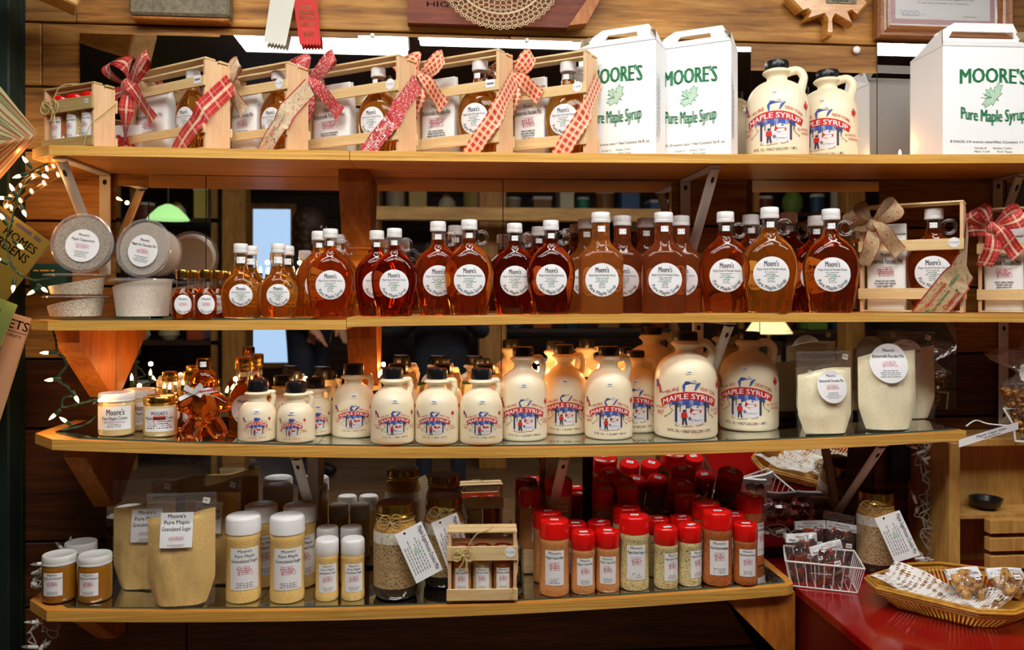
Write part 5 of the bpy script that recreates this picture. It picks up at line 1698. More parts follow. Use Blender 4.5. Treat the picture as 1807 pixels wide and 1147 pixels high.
# ---- red-capped shakers
GR = 'red-capped spice shakers'
SPW = {'cajun': 'orange-tan', 'garlic': 'pale speckled', 'barbecue': 'red-brown'}
def sh(px, py, kind, big, where, turn=.1, s=1.0, Y=None, dz=0):
    loc = onb(4, px, py, .034 if big else .028) if Y is None else on(4, px, Y)
    loc = loc + Vector((0, 0, dz))
    pr = (RBIG if big else RSML)[kind]
    return put(pr, loc, '%s red-capped shaker of %s spice, %s' % ('large' if big else 'small', SPW[kind], where), turn, s, GR)
sh(978, 1054, 'cajun', 1, 'at the front beside the little crate', 0)
sh(1031, 1050, 'cajun', 0, 'front row, left one of its pair', .15)
sh(1071, 1047, 'cajun', 0, 'front row, right one of its pair', .0)
sh(1118, 1044, 'garlic', 1, 'at the front in mid group', .12)
sh(1175, 1041, 'garlic', 0, 'front row, left one of its pair', .55)
sh(1219, 1036, 'garlic', 0, 'front row, right one of its pair', .75)
sh(1266, 1036, 'barbecue', 1, 'at the front right with a highlight on its cap', .1)
sh(1315, 1034, 'barbecue', 0, 'at the front, rightmost of the row', .15)
sh(966, 0, 'cajun', 1, 'in the second row behind the leftmost one', .3, Y=-.145)
sh(1016, 0, 'cajun', 0, 'in the second row, left one', 0, Y=-.152)
sh(1056, 0, 'cajun', 0, 'in the second row, right one', .9, Y=-.152)
sh(1106, 0, 'garlic', 1, 'in the second row, centre', .1, Y=-.14)
sh(1161, 0, 'garlic', 0, 'in the second row, left one', .5, Y=-.15)
sh(1201, 0, 'garlic', 0, 'in the second row, right one', .7, Y=-.15)
sh(1243, 0, 'barbecue', 1, 'in the second row left of the big front one', .1, Y=-.14)
sh(1216, 0, 'barbecue', 1, 'in the third row near the leaning mirror', .1, Y=-.075)
sh(1296, 0, 'barbecue', 0, 'in the second row behind the rightmost pair', .1, Y=-.152)
sh(1322, 0, 'barbecue', 1, 'in the second row at the right end', 1.0, Y=-.115)
# low riser at the back with four shakers
z4 = zs(4, X_(1000, -.04))
rx0, rx1 = X_(922, -.07), X_(1136, -.07)
tag(MB().box(rx0, rx1, -.096, -.030, z4 - .0005, z4 + .0605, 'pine_slat', bev=.002).build('shelf_riser'), 'low wooden riser at the back under four red-capped shakers', 'riser')
sh(936, 0, 'cajun', 0, 'on the riser, leftmost', .8, Y=-.063, dz=.061, s=1.05)
sh(985, 0, 'garlic', 1, 'on the riser, tallest one', .1, Y=-.063, dz=.061)
sh(1064, 0, 'cajun', 0, 'on the riser, left of the right pair', .1, Y=-.063, dz=.062)
sh(1107, 0, 'cajun', 0, 'on the riser, right of the right pair', .2, Y=-.063, dz=.062)
def settle(names, shelf_, fixed=-.235):
    """things on one shelf do not run into each other: ease neighbours apart by millimetres"""
    rad = {'half_gallon_jug': .0797, 'quart_jug': .0607, 'pint_jug': .0527, 'half_pint_jug': .0449, 'spice_shaker': .0374, 'small_spice_shaker': .0301}
    L = [o for o in scene.objects if o.parent is None and o.name.split('.')[0] in names and abs(o.location.z - zs(shelf_, o.location.x)) < .03]
    for it in range(120):
        for i in range(len(L)):
            for j in range(i):
                a, b = L[i], L[j]
                need = rad[a.name.split('.')[0]] * a.scale[0] + rad[b.name.split('.')[0]] * b.scale[0] + .0006
                dx, dy = a.location.x - b.location.x, a.location.y - b.location.y
                d = math.hypot(dx, dy)
                if d < need:
                    k = (need - d) / d * .5
                    for o, sg in ((a, 1), (b, -1)):
                        ff = .06 if o.location.y < fixed else .6
                        r = rad[o.name.split('.')[0]] * o.scale[0]
                        o.location.x += sg * dx * k * ff * 1.4; o.location.y += sg * dy * k * ff
                        o.location.y = min(max(o.location.y, YF + r * .96), (-.100 if shelf_ == 4 and o.location.x < X_(1140, -.1) else -.012) - r)
    for o in L: o.location.z = zs(shelf_, o.location.x)
settle(('spice_shaker', 'small_spice_shaker'), 4)
settle(('half_gallon_jug', 'quart_jug', 'pint_jug', 'half_pint_jug'), 3, -.19)

# ---- cookie mix jars
GC = 'layered cookie mix jars with recipe cards'
put(MAS, onb(4, 698, 1062, .050), 'layered cookie mix jar with white recipe card at the front of the lowest shelf', 0, 1, GC)
put(MAS2, onb(4, 784, 1030, .010), 'layered cookie mix jar behind the little crate, its recipe card in shade', 0, .98, GC)

# ---- pouches
for nm, W, H, fl_, mt, D, pr, seed, lz, lu, loc, rz, lab in (
    ('flour_pouch', .076, .205, .158, 'pancake_powder', .030, round_print(.0405, BPM), 1, .118, .006, onb(3, 1456, 764), .10, 'clear pouch of pale pancake flour with a small round label, nearest the jugs'),
    ('flour_pouch', .079, .235, .195, 'pancake_powder', .034, round_print(.0495, BPM), 2, .168, -.006, onb(3, 1566, 757), .0, 'big clear pouch of pale pancake flour with a large round label near its top'),
    ('flour_pouch', .079, .235, .19, 'pancake_powder', .028, round_print(.0495, BPM), 3, .165, -.01, on(3, 1600, -.085), -.1, 'clear pouch of pale pancake flour hidden behind the big one'),
    ('flour_pouch', .078, .205, .155, 'pancake_powder', .026, round_print(.0405, BPM), 4, .118, 0, on(3, 1448, -.075), .2, 'clear pouch of pale pancake flour hidden behind the small one'),
    ('sugar_pouch', .078, .255, .205, 'sugar_tan', .032, square_print(.072, .078, SUG, 0, .115), 5, .175, -.006, onb(4, 320, 1064), .05, 'clear pouch of tan maple sugar at the front with a square label'),
    ('sugar_pouch', .074, .262, .205, 'sugar_tan', .028, square_print(.070, .076, SUG, 0, .115), 6, .155, .010, onb(4, 255, 1036), .08, 'clear pouch of tan maple sugar behind and left of the front one'),
    ('sugar_pouch', .076, .262, .215, 'sugar_tan', .027, square_print(.070, .076, SUG, 0, .115), 7, .165, 0.0, on(4, 374, -.095), -.2, 'clear pouch of tan maple sugar behind and right of the front one')):
    o = pouch(nm, W, H, fl_, mt, D, pr, seed, lz, lu)
    o['label'] = lab; o['group'] = 'clear stand-up pouches of ' + ('pancake flour' if nm[0] == 'f' else 'maple sugar')
    o.location = loc; o.rotation_euler = (R(-1.5), 0, rz)

# ---- plastic tubs at the left of the second shelf
GT = 'clear plastic tubs of powder'
l0 = on(2, 134, -.17)
put(TBS, l0, 'shallow plastic tub of cappuccino powder at the bottom of the left stack', 0, 1, GT)
put(TBS, l0 + Vector((.002, 0, .0515)), 'shallow plastic tub of cappuccino powder, upper one of the left stack', .8, 1, GT)
l1 = on(2, 252, -.17)
put(TBL, l1, 'deep plastic tub of white powder standing upright beside the tiny bottles', 0, 1, GT)
def lean(pr, px, py, Y, H, Rr, tilt, rz, sp, lab, zb):
    ax = Vector((math.sin(rz) * math.sin(tilt), -math.cos(rz) * math.sin(tilt), math.cos(tilt)))
    c = Vector((X_(px, Y), Y, zb + Rr * math.sin(tilt) + .0015))
    o = put(pr, c - ax * H, lab, 0, 1, GT)
    spin(o, tilt, rz, sp)
lean(TBC, 144, 438, -.205, .055, .0712, R(84), 0, R(-8), 'round plastic tub of maple cappuccino tipped on its side, facing out', l0.z + .103)
lean(TBH, 251, 440, -.200, .080, .0712, R(83), R(-14), R(-10), 'round plastic tub of hot chocolate mix tipped on its side, facing out', l1.z + .0925)

# ---- big gift crates
def solveW(px, pl, a, Y):
    X0 = X_(px, Y); lo, hi = .05, .5
    for _ in range(30):
        W = (lo + hi) / 2
        if X0 - W * math.cos(a) > X_(pl, Y + W * math.sin(a)): lo = W
        else: hi = W
    return W
def gift(s, px, W, T, H, a, contents_px, label, grp, mat, sticker, btexts=(), bmat=None, seed=1, syr='syrup_golden', fs=.8, Y=-.268, sw=.046, cols=None, low=(.05, .16), mid=(.56, .67), bowc=(.14, .80), sc=.60):
    W = solveW(px, W, a, Y)
    loc = on(s, px, Y)
    loc.z = max(loc.z, zs(s, loc.x - W * math.cos(a)), zs(s, loc.x - W * .5)) + .0006
    t = empty('gift_crate', loc, -a, label, 'crate', grp)
    crate_frame(t, W, T, H, mid=mid, low=low)
    bow(t, (-W * (1 - bowc[0]), -.010, H * bowc[1]), W * .30, .041, mat, seed)
    sash(t, W, T, H, sw, mat, reach=sc, texts=btexts)
    price(t, (-.020, -.0052, H * (mid[0] + mid[1]) / 2 + .004), .0125, sticker, rect=sticker is None)
    M = Matrix.Translation(loc) @ Matrix.Rotation(-a, 4, 'Z')
    b = mix_bag(W * .39, T * .52, H * .80, M @ Vector((-W * .745, T * .46, .0058)), -a, 'white paper bag of pancake mix inside the %s' % contents_px, 'paper bags of pancake mix in the gift crates', seed)
    f = put(FLA, M @ Vector((-W * .288, T * .47, .0058)), 'syrup flask inside the %s' % contents_px, -a * .93, fs, 'syrup flasks in the gift crates', {'syrup_body': MAT[syr]}, face=0)
    return t
GG = 'slatted gift crates with bows'
A_ = R(33)
joy = (('JOY', .40, .1, .010, .026, 'ink_red'), ('HAPPY HOLIDAYS', .78, -.18, .006, .06, 'ink_green'), ('Peace', .66, .22, .007, .03, 'ink_gold'), ('Joy to the world', .18, .0, .006, .05, 'ink_red'), ('JOY', .93, .2, .010, .026, 'ink_red'), ('*', .52, -.25, .005, 0, 'ink_green'))
jin = (('JINGLE', .74, .16, .012, .048, 'ink_white'), ('JOLLY', .52, -.22, .010, .04, 'ink_white'), ('Merry', .28, .10, .011, .036, 'ink_white'), ('*', .62, .30, .006, 0, 'ink_white'), ('~', .70, -.05, .003, .07, 'ink_white'), ('*', .90, .25, .006, 0, 'ink_white'), ('*', .88, -.22, .007, 0, 'ink_white'), ('o', .40, -.3, .003, 0, 'ink_white'), ('o', .44, .3, .003, 0, 'ink_white'), ('~', .36, -.05, .003, .05, 'ink_white'), ('*', .14, -.2, .006, 0, 'ink_white'), ('o', .2, .32, .003, 0, 'ink_white'), ('JOY', .95, 0, .010, .03, 'ink_white'))
mer = (('Merry Christmas', .62, .22, .010, .075, 'ink_red'), ('MERRY', .20, .05, .010, .036, 'ink_green'), ('Merry Christmas', .66, -.02, .008, .065, 'ink_green'), ('Christmas', .55, -.27, .012, .055, 'ink_red'), ('Merry', .90, .1, .011, .03, 'ink_green'), ('*', .38, .3, .005, 0, 'ink_red'), ('*', .34, -.2, .006, 0, 'ink_green'))
gift(1, 362, 222, .072, .213, R(36), 'leftmost crate with the plaid bow', 'gift crate with a red plaid bow, leftmost of the big crates on the top shelf', GG, 'ribbon_plaid', None, seed=1, fs=.735, mid=(.68, .79), low=(.17, .27))
gift(1, 507, 392, .072, .208, A_, 'crate with the cream lettered ribbon', 'gift crate with a cream ribbon lettered in red and green', GG, 'ribbon_burlap', '$ 11.00', joy, seed=2, fs=.735, mid=(.68, .79), low=(.17, .27))
gift(1, 703, 534, .074, .232, A_, 'crate with the red and white patterned bow', 'gift crate with a bright red ribbon covered in white lettering', GG, 'ribbon_red', '$ 15.00', jin, seed=3, fs=.80, mid=(.62, .73), low=(.12, .23))
gift(1, 880, 728, .074, .250, A_, 'crate with the wide red gingham bow', 'gift crate with a red and cream gingham bow, left of two alike', GG, 'ribbon_gingham', None, seed=4, fs=.88, mid=(.60, .70), low=(.10, .21))
gift(1, 1034, 893, .076, .252, A_, 'gingham crate next to the cartons', 'gift crate with a red and cream gingham sash, directly left of the white cartons', GG, 'ribbon_gingham', '$ 18.00', seed=5, fs=.88, mid=(.58, .68), low=(.09, .20))
gift(2, 1700, 1517, .086, .283, R(38), 'crate with the burlap lettered bow', 'gift crate with a burlap bow lettered in red and green on the second shelf', GG, 'ribbon_tan', '$ 18.00', mer, seed=6, sw=.074, syr='syrup_amber', fs=1.0, mid=(.56, .66), low=(.12, .22))
gift(2, 1912, 1726, .086, .280, R(38), 'plaid crate cut by the right edge', 'gift crate with a red plaid bow cut off by the right picture edge', GG, 'ribbon_plaid', None, seed=7, syr='syrup_amber', fs=.98, mid=(.56, .66), low=(.12, .22))

def spice_crate(s, loc, W, T, H, a, label, where, grey, tag_txt):
    t = empty('spice_crate', loc, -a, label, 'crate', 'little crates of three spice shakers')
    crate_frame(t, W, T, H, mid=(.58, .78), low=(.02, .18), grey=grey)
    price(t, (-.016, -.0052, H * .70), .0125 if tag_txt else .006, tag_txt, rect=tag_txt is None)
    c = (-W * .78, -.008, H * .66)
    o = knot_lines(t, c, .03, 'raffia', .032, seed=5 if grey else 9, rad=.0013)
    mb = MB()
    mb.tube(spline([Vector(c), (-W * .6, -.010, H * .95), (-W * .40, .004, H * 1.005), (-W * .35, T * .6, H * 1.01)], 5), .0012, 'raffia', 6)
    mb.tube(spline([(-W * .12, -.0075, .004), (-.004, -.0075, H * .30), (.003, T * .3, H * .5), (.003, T, H * .75)], 5), .0012, 'raffia', 6)
    mb.build('twine_band', t)
    M = Matrix.Translation(loc) @ Matrix.Rotation(-a, 4, 'Z')
    inner = W - .016
    for i, k in enumerate(('barbecue', 'garlic', 'cajun') if grey else ('cajun', 'garlic', 'barbecue')):
        sc_ = min((H * .90 - .006) / .146, inner / 3 / .0605)
        nm = ('left', 'middle', 'right')[i]
        put(RSML[k], M @ Vector((-W + .008 + inner * (i + .5) / 3, T * .46, .0058)), '%s red-capped spice shaker inside %s' % (nm, where), -a, sc_, 'spice shakers packed in the little crates', face=0)
    return t
spice_crate(1, on(1, 165, -.272), solveW(165, 77, R(30), -.272), .058, .150, R(30), 'little raffia-tied crate of three spice shakers at the left end of the top shelf', 'the little crate on the top shelf', True, None)
l = onb(4, 912, 1064)
spice_crate(4, l, .163, .062, .168, R(3), 'little crate of three spice shakers tied with twine, on the lowest shelf', 'the little crate on the lowest shelf', False, '$ 14.00')

# ---- white cartons with a handle
def carton_art(t, W, H, foot, kind, off=0.0):
    p = Print()
    c1 = lambda u: -.0035 * math.cos(u / W * 2.6) 
    p.text("MOORE'S", 0, H * .67, H * .14, W * .66, 'ink_green', 1, .05, curve=lambda u: -.16 * W * (u / W) ** 2 * 1.0)
    p.line(xf(LEAF + LEAF[:1], W * .20, 0, H * .545, .9, H * .12), .0011, 'ink_green', 1)
    p.poly(xf(LEAF, W * .195, 0, H * .545, .9, H * .117), 'ink_pale_green', 0)
    for a_ in (.9 + PI / 2, .3 + PI / 2, 1.6 + PI / 2): p.line([(-W * .02, H * .53), (-W * .02 + math.cos(a_) * W * .11, H * .53 + math.sin(a_) * H * .06)], .0011, 'ink_green', 1)
    p.text('Pure Maple Syrup', 0, H * .31, H * .115, W * .64, 'ink_green', 1, .05, curve=lambda u: .25 * W * (u / W) ** 2)
    p.text(foot, 0, H * .115, H * .024, W * .86, 'ink', 1, .012)
    p.text('Grade A      Amber Color', 0, H * .060, H * .020, W * .38, 'ink_green', 1, .01)
    p.text('New York       Rich Taste', 0, H * .028, H * .020, W * .38, 'ink_green', 1, .01)
    return p
def carton(name, W, D, H, hh, loc, rz, label, grp, foot, side_text=True, slot=(.18, .62)):
    """x from -W..0 in front at y=0; gabled top with hand hole"""
    t = empty(name, loc, rz, label, 'carton', grp)
    MB().box(-W, 0, 0, D, 0, H, 'carton', bev=.0015).build('carton_body', t, smooth=False)
    # two sloping roof panels meet at the handle plate
    mb = MB()
    yc = D * .42
    th = .0022
    def panel(pts):   # pts in front view, thickness th along normal
        a, b, c_, d = [Vector(q) for q in pts]
        n = (b - a).cross(d - a).normalized() * th
        mb.add([a, b, c_, d, a + n, b + n, c_ + n, d + n], [(0, 1, 2, 3), (4, 7, 6, 5), (0, 4, 5, 1), (1, 5, 6, 2), (2, 6, 7, 3), (3, 7, 4, 0)], 'carton')
    zt = H + hh * .40
    panel([(-W, 0.0, H), (0, 0.0, H), (-W * .06, yc, zt), (-W * .94, yc, zt)])
    panel([(0, D, H), (-W, D, H), (-W * .94, yc + .004, zt), (-W * .06, yc + .004, zt)])
    mb.build('gable_top', t, smooth=False)
    # handle plate with the slot
    mb = MB()
    x0, x1 = -W * .90, -W * .10
    o_ = [(x0, zt - .004), (x1, zt - .004), (x1 + W * .04, zt + hh * .12), (x1 - W * .04, H + hh), (x0 + W * .16, H + hh), (x0 - W * .04, zt + hh * .20)]
    sl0, sl1, sz0, sz1 = x0 + W * slot[0], x0 + W * slot[1], zt + hh * .10, zt + hh * .32
    hole = [(sl0, sz0), (sl1, sz0), (sl1 - .002, sz1), (sl0 + .01, sz1)]
    tr = tessellate_polygon([[Vector((x, z, 0)) for x, z in o_], [Vector((x, z, 0)) for x, z in hole]])
    al = o_ + hole
    vs = [(x, yc - .002, z) for x, z in al] + [(x, yc + .0045, z) for x, z in al]
    n = len(al)
    mb.add(vs, [tuple(q) for q in tr] + [tuple(n + i for i in q) for q in tr] + [(i, (i + 1) % 6, n + (i + 1) % 6, n + i) for i in range(6)] + [(6 + i, 6 + (i + 1) % 4, n + 6 + (i + 1) % 4, n + 6 + i) for i in range(4)], 'carton')
    mb.build('handle', t, smooth=False)
    # folded side flaps
    for x, sg in ((0, 1), (-W, -1)):
        mb = MB()
        mb.add([(x, .004, H), (x, D - .004, H), (x - sg * W * .10, yc + .02, zt + hh * .22), (x - sg * W * .10, yc - .01, zt + hh * .30), (x - sg * .004, .012, H + hh * .55)], [(0, 1, 2, 3, 4)], 'carton')
        mb.add([(x - sg * .0025, .004, H), (x - sg * .0025, D - .004, H), (x - sg * (W * .10 + .0025), yc + .02, zt + hh * .22), (x - sg * (W * .10 + .0025), yc - .01, zt + hh * .30), (x - sg * .0065, .012, H + hh * .55)], [(0, 1, 2, 3, 4)], 'carton_inside')
        mb.build('side_flap', t, smooth=False)
    mb = MB()
    carton_art(t, W, H, foot, 0).emit(mb, map_plane((-W / 2, 0, 0)))
    mb.build('front_printing', t, smooth=False); mb = MB()
    if side_text:
        p = Print()
        for i in range(7):
            v = H * lr.uniform(.12, .2); 
            x = D * (.10 + i * .052)
            e = H * lr.uniform(.55, .72)
            while v < e:
                l = lr.uniform(.004, .012); p.rect(x, v, x + .0016, v + l, 'ink_grey', 0); v += l + .003
        p.emit(mb, map_plane((0, 0, 0), (0, 1, 0), (0, 0, 1), (1, 0, 0)))
        mb.build('side_printing', t, smooth=False)
    return t
GK = 'white gable-top syrup cartons'
a = R(31)
carton('syrup_carton', .200, .088, .280, .052, on(1, 1157, -.262) + Vector((0, 0, .001)), -a, 'slim white carton with green lettering, directly right of the crates', GK, '4 PACK-14 ounce cans \u2022 Net Content 56 fl. oz.')
carton('syrup_carton', .200, .088, .280, .052, on(1, 1290, -.262) + Vector((0, 0, .001)), -a, 'slim white carton with green lettering, next to the cream jugs', GK, '4 PACK-14 ounce cans \u2022 Net Content 56 fl. oz.')
xl = X_(1667, -.266); W = .262
carton('large_syrup_carton', W, .150, .274, .080, Vector((xl + W, -.266, zs(1, xl + .1))), R(-1.5), 'large white carton with green lettering at the right end of the top shelf', GK, '8 PACK-14 ounce cans\u2022Net Content 112 fl. oz.', False, (.10, .78))
# red berries card behind the little crate on the top shelf
t = empty('photo_card', on(1, 215, -.10), -.2, 'grey card with a picture of red berries between the leftmost crates', 'card')
MB().box(-.055, .05, 0, .003, 0, .085, 'label_white').build('card', t)
mb = MB(); rg = random.Random(4)
for i in range(60): mb.sphere((rg.gauss(0, .018), -.002, .04 + rg.gauss(0, .014)), .0035, 'ink_red', 8, 6, (1, .4, 1))
mb.build('berries', t)
# ================================================================ things on the wall above
def slab(name, pts, Y, th, mat, label, cat, side=None, group=None, angle=30):
    """polygon given where it hangs (pixel corners at depth Y), th thick towards the wall"""
    q = [P(a, b, Y) for a, b in pts]
    mb = MB().prism([(v.x, v.z) for v in q], Y, Y + th, mat, M=Matrix(((1, 0, 0, 0), (0, 0, 1, 0), (0, 1, 0, 0), (0, 0, 0, 1))), side=side)
    return tag(mb.build(name, smooth=False, fix=True), label, cat, group)
t = empty('weathered_block', P(320, 30, -.03), 0, 'rough grey weathered wood block with a brown lower edge, hung at the top left', 'wood block')
a, b = m(85, 320, -.03), m(60, 320, -.03)
MB().box(-a, a, -.02, .028, -.002, b, 'grey_weathered', bev=.006).build('block', t)
MB().box(-a * .98, a * .98, -.012, .028, -.012, -.0025, 'brace_wood', bev=.003).build('lower_edge', t)
# narrow weathered plank bits of the top row
def prize(name, pts, mat, label, lines):
    Y = -.030
    tl, tr, bl, br = [P(x, y, Y) for x, y in pts]
    t = empty(name, (tl + tr) / 2, 0, label, 'prize ribbon', 'prize ribbons hanging from the planks')
    o = (tl + tr) / 2
    n = 7
    mb = MB()
    def f(u, v): return (tl.lerp(tr, u).lerp(bl.lerp(br, u), v) - o) + Vector((0, -.003 * math.sin(v * 5), 0))
    mb.grid(f, 6, 14, mat, uvf=lambda u, v: (u, v))
    mb.grid(lambda u, v: f(u, v) + Vector((0, .0008, 0)), 6, 14, mat, uvf=lambda u, v: (u, v))
    for k in range(n):
        a_, b_ = f(k / n, 1), f((k + 1) / n, 1)
        mb.add([a_, b_, (a_ + b_) / 2 + (bl - tl).normalized() * .007], [(0, 1, 2)], mat)
    mb.build('ribbon_tail', t)
    if lines:
        mb = MB()
        for s_, v, h, w_ in lines:
            pr = Print()
            if s_ == '~': pr.line([(w_ * (k / 12 - .5), .0016 * math.sin(k * 1.1)) for k in range(13)], .0007, 'ink_gold', 0)
            else: pr.text(s_, 0, 0, h, w_, 'ink_gold', 0, .012)
            c = f(.5, v)
            ux = (tr - tl).normalized(); uz = ((tl - bl)).normalized()
            pr.emit(mb, map_plane(c + Vector((0, -.0012, 0)), ux, uz))
        mb.build('gold_lettering', t, smooth=False)
prize('prize_ribbon', [(485, -45), (531, -45), (465, 72), (504, 78)], 'satin_white', 'plain white satin prize ribbon tail with a zigzag end', None)
prize('prize_ribbon', [(512, -45), (556, -45), (528, 76), (566, 76)], 'satin_red', 'red satin prize ribbon with gold lettering that ends in FIRST', [('JOHNNY', .505, .0095, .030), ('APPLESEED', .585, .0095, .044), ('FESTIVAL', .655, .0095, .040), ('OLEAN, NY', .745, .0095, .040), ('~', .80, 0, .035), ('FIRST', .90, .0105, .026)])
# old red-brown box end with dark lettering
t = empty('old_wooden_box', P(880, 0, -.04), 0, 'old red-brown wooden box end with dark printed letters behind the doily', 'wooden box')
o = P(880, 0, -.04)
q = [P(*v, -.04) - o for v in ((719, 39), (1002, 48), (1066, -40), (719, -40))]
MT = Matrix(((1, 0, 0, 0), (0, 0, 1, 0), (0, 1, 0, 0), (0, 0, 0, 1)))
MB().prism([(v.x, v.z) for v in q], .004, .036, 'crate_red_wood', M=MT).build('box_front', t, smooth=False, fix=True)
q = [P(*v, -.04) - o for v in ((1003, 47), (1035, 43), (1080, -40), (1064, -40))]
MB().prism([(v.x, v.z) for v in q], -.01, .036, 'brace_wood', M=MT).build('side_batten', t, smooth=False, fix=True)
mb = MB(); pr = Print(); pr.text('HIGH', 0, 0, .0135, .082, 'ink', 0, .03); pr.emit(mb, map_plane(P(781, 11, -.04) - o + Vector((0, .004, 0)))); mb.build('lettering', t, smooth=False)
# crocheted doily
t = empty('crochet_doily', P(883, -64, -.060), 0, 'round cream crocheted doily hanging over the old box at the top', 'doily')
Rd = m(116, 883, -.06)
mb = MB()
def ring(r, tr_, n=72, z=0): mb.tube([(r * math.cos(2 * PI * i / n), z, r * math.sin(2 * PI * i / n)) for i in range(n)], tr_, 'lace_cream', 6, closed=True)
ring(Rd * .76, .0022); ring(Rd * .30, .0015); ring(Rd * .55, .0012)
for rr, n, cr in ((.36, 26, .045), (.44, 30, .045), (.50, 36, .04), (.60, 42, .042), (.67, 48, .042), (.72, 54, .035), (.80, 60, .038), (.86, 62, .042), (.915, 64, .042)):
    for i in range(n):
        an = 2 * PI * (i + .5 * (int(rr * 100) % 2)) / n
        if math.sin(an) > .35: continue
        c = Vector((Rd * rr * math.cos(an), 0, Rd * rr * math.sin(an)))
        mb.tube([c + Vector((Rd * cr * math.cos(2 * PI * k / 9), 0, Rd * cr * math.sin(2 * PI * k / 9))) for k in range(9)], .0007, 'lace_cream', 4, closed=True)
for i in range(60):
    an = 2 * PI * i / 60
    if math.sin(an) > .35: continue
    for k in range(3):
        a2 = an + (k - 1) * .035
        c = Vector((Rd * (.965 + (.02 if k == 1 else 0)) * math.cos(a2), -.001, Rd * (.965 + (.02 if k == 1 else 0)) * math.sin(a2)))
        mb.tube([c + Vector((Rd * .022 * math.cos(2 * PI * j / 8), 0, Rd * .022 * math.sin(2 * PI * j / 8))) for j in range(8)], .0008, 'lace_cream', 4, closed=True)
mb.build('lace', t)
MB().sphere((0, .03, Rd * .9), .006, 'gold_metal', 10, 8).build('nail', t)
# maple leaf plaque
o = P(1461, 8, -.028)
t = empty('maple_leaf_plaque', o, 0, 'glossy carved wooden maple leaf plaque with a dark metal plate', 'plaque')
S = m(104, 1461, -.03)
LF = [(0.05, -.56), (.035, -.30), (.10, -.20), (.42, -.36), (.33, -.16), (.42, -.12), (.52, -.20), (.72, .02), (.6, .1), (.7, .5), (.44, .4), (.2, .9), (-.2, .9), (-.44, .4), (-.7, .5), (-.6, .1), (-.74, .06), (-.52, -.16), (-.42, -.12), (-.36, -.18), (-.42, -.30), (-.10, -.20), (-.035, -.30), (-.05, -.56)]
def inset(pts, k): return [(x * k, (y - .1) * k + .1) for x, y in pts]
mb = MB(); n = len(LF)
la = [Vector((x * S, 0.0, y * S)) for x, y in LF]; lb = [Vector((x * S, -.008, y * S)) for x, y in inset(LF, .965)]; lc = [Vector((x * S, -.013, y * S)) for x, y in inset(LF, .90)]; l0 = [v + Vector((0, .022, 0)) for v in la]
mb.add(l0 + la + lb + lc, [(k * n + i, k * n + (i + 1) % n, (k + 1) * n + (i + 1) % n, (k + 1) * n + i) for k in range(3) for i in range(n)], 'plaque_wood')
tr = tessellate_polygon([[Vector((v.x, v.z, 0)) for v in lc]])
mb.add(lc, [tuple(q) for q in tr], 'plaque_wood')
mb.build('carved_leaf', t, smooth=False, fix=True)
mb = MB().box(-.012, .075, -.0155, -.0135, -.002, .06, 'grey_weathered', bev=.001)
pr = Print(); pr.words(0, 0, .05, .0035, 'ink', lr, 1); pr.emit(mb, map_plane((.03, -.0157, .004)))
mb.build('metal_plate', t, smooth=False)
# framed certificate
x0, x1 = X_(1553, -.04), X_(1793, -.04); zb = Z_(1670, 67, -.04); zt = zb + .27
o = Vector(((x0 + x1) / 2, -.004, zb))
t = empty('framed_certificate', o, 0, 'framed certificate with a pink patterned border in an oak frame', 'framed certificate')
hw = (x1 - x0) / 2; fw = m(25, 1670, -.04)
def frame(mb, mat, w_out, z0, z1, wd, y0, y1):
    k = .72
    for (a, b, c_, d) in (((-w_out, z0), (w_out, z0), (w_out - wd, z0 + wd), (-w_out + wd, z0 + wd)), ((w_out, z0), (w_out, z1), (w_out - wd, z1 - wd), (w_out - wd, z0 + wd)),
                          ((w_out, z1), (-w_out, z1), (-w_out + wd, z1 - wd), (w_out - wd, z1 - wd)), ((-w_out, z1), (-w_out, z0), (-w_out + wd, z0 + wd), (-w_out + wd, z1 - wd))):
        prev = None
        L = [(0, y0 * .5), (.0, y1 * .75), (.15, y1), (.35, y1 * .98), (.45, y1 * .8), (.6, y1 * .9), (.75, y1 * .75), (.9, y1 * .8), (1, y1 * .45)]
        for (f0, ya), (f1, yb_) in zip(L[:-1], L[1:]):
            V = lambda f, y, s0, s1: Vector((s0[0] + (s1[0] - s0[0]) * f, y, s0[1] + (s1[1] - s0[1]) * f))
            mb.add([V(f0, ya, a, d), V(f0, ya, b, c_), V(f1, yb_, b, c_), V(f1, yb_, a, d)], [(0, 1, 2, 3)], mat)
mb = MB(); frame(mb, 'frame_oak', hw, 0, zt - zb, fw, 0, -.030); mb.box(-hw + .002, hw - .002, -.010, 0, .002, zt - zb - .002, 'dark_back'); mb.build('oak_frame', t, smooth=False)
mb = MB(); iw = hw - fw; h0 = fw; h1 = zt - zb - fw
pr = Print(); pr.rect(-iw, h0, iw, h1, 'paper', 0); b1 = .006; b2 = .020
plaid('certificate_border', 'd98aa0', [('u', 0, .5, 'e8b4c4', .6), ('v', 0, .5, 'c86a86', .5)])
for (u0, v0, u1, v1) in ((-iw + b1, h0 + b1, iw - b1, h0 + b2), (-iw + b1, h0 + b2, -iw + b2, h1), (iw - b2, h0 + b2, iw - b1, h1)):
    nx = max(1, int((u1 - u0) / .003)); ny = max(1, int((v1 - v0) / .003))
    for i in range(nx):
        for j in range(ny):
            pr.rect(u0 + (u1 - u0) * i / nx, v0 + (v1 - v0) * j / ny, u0 + (u1 - u0) * (i + .72) / nx, v0 + (v1 - v0) * (j + .72) / ny, 'ink_pink' if (i + j) % 3 else 'ink_red', 1)
pr.text('For your commitment and support of the', 0, h0 + .074, .0052, iw * 1.15, 'ink_grey', 1, .012)
pr.text('Arcade Area Chamber of Commerce', 0, h0 + .064, .0052, iw * .95, 'ink_grey', 1, .012)
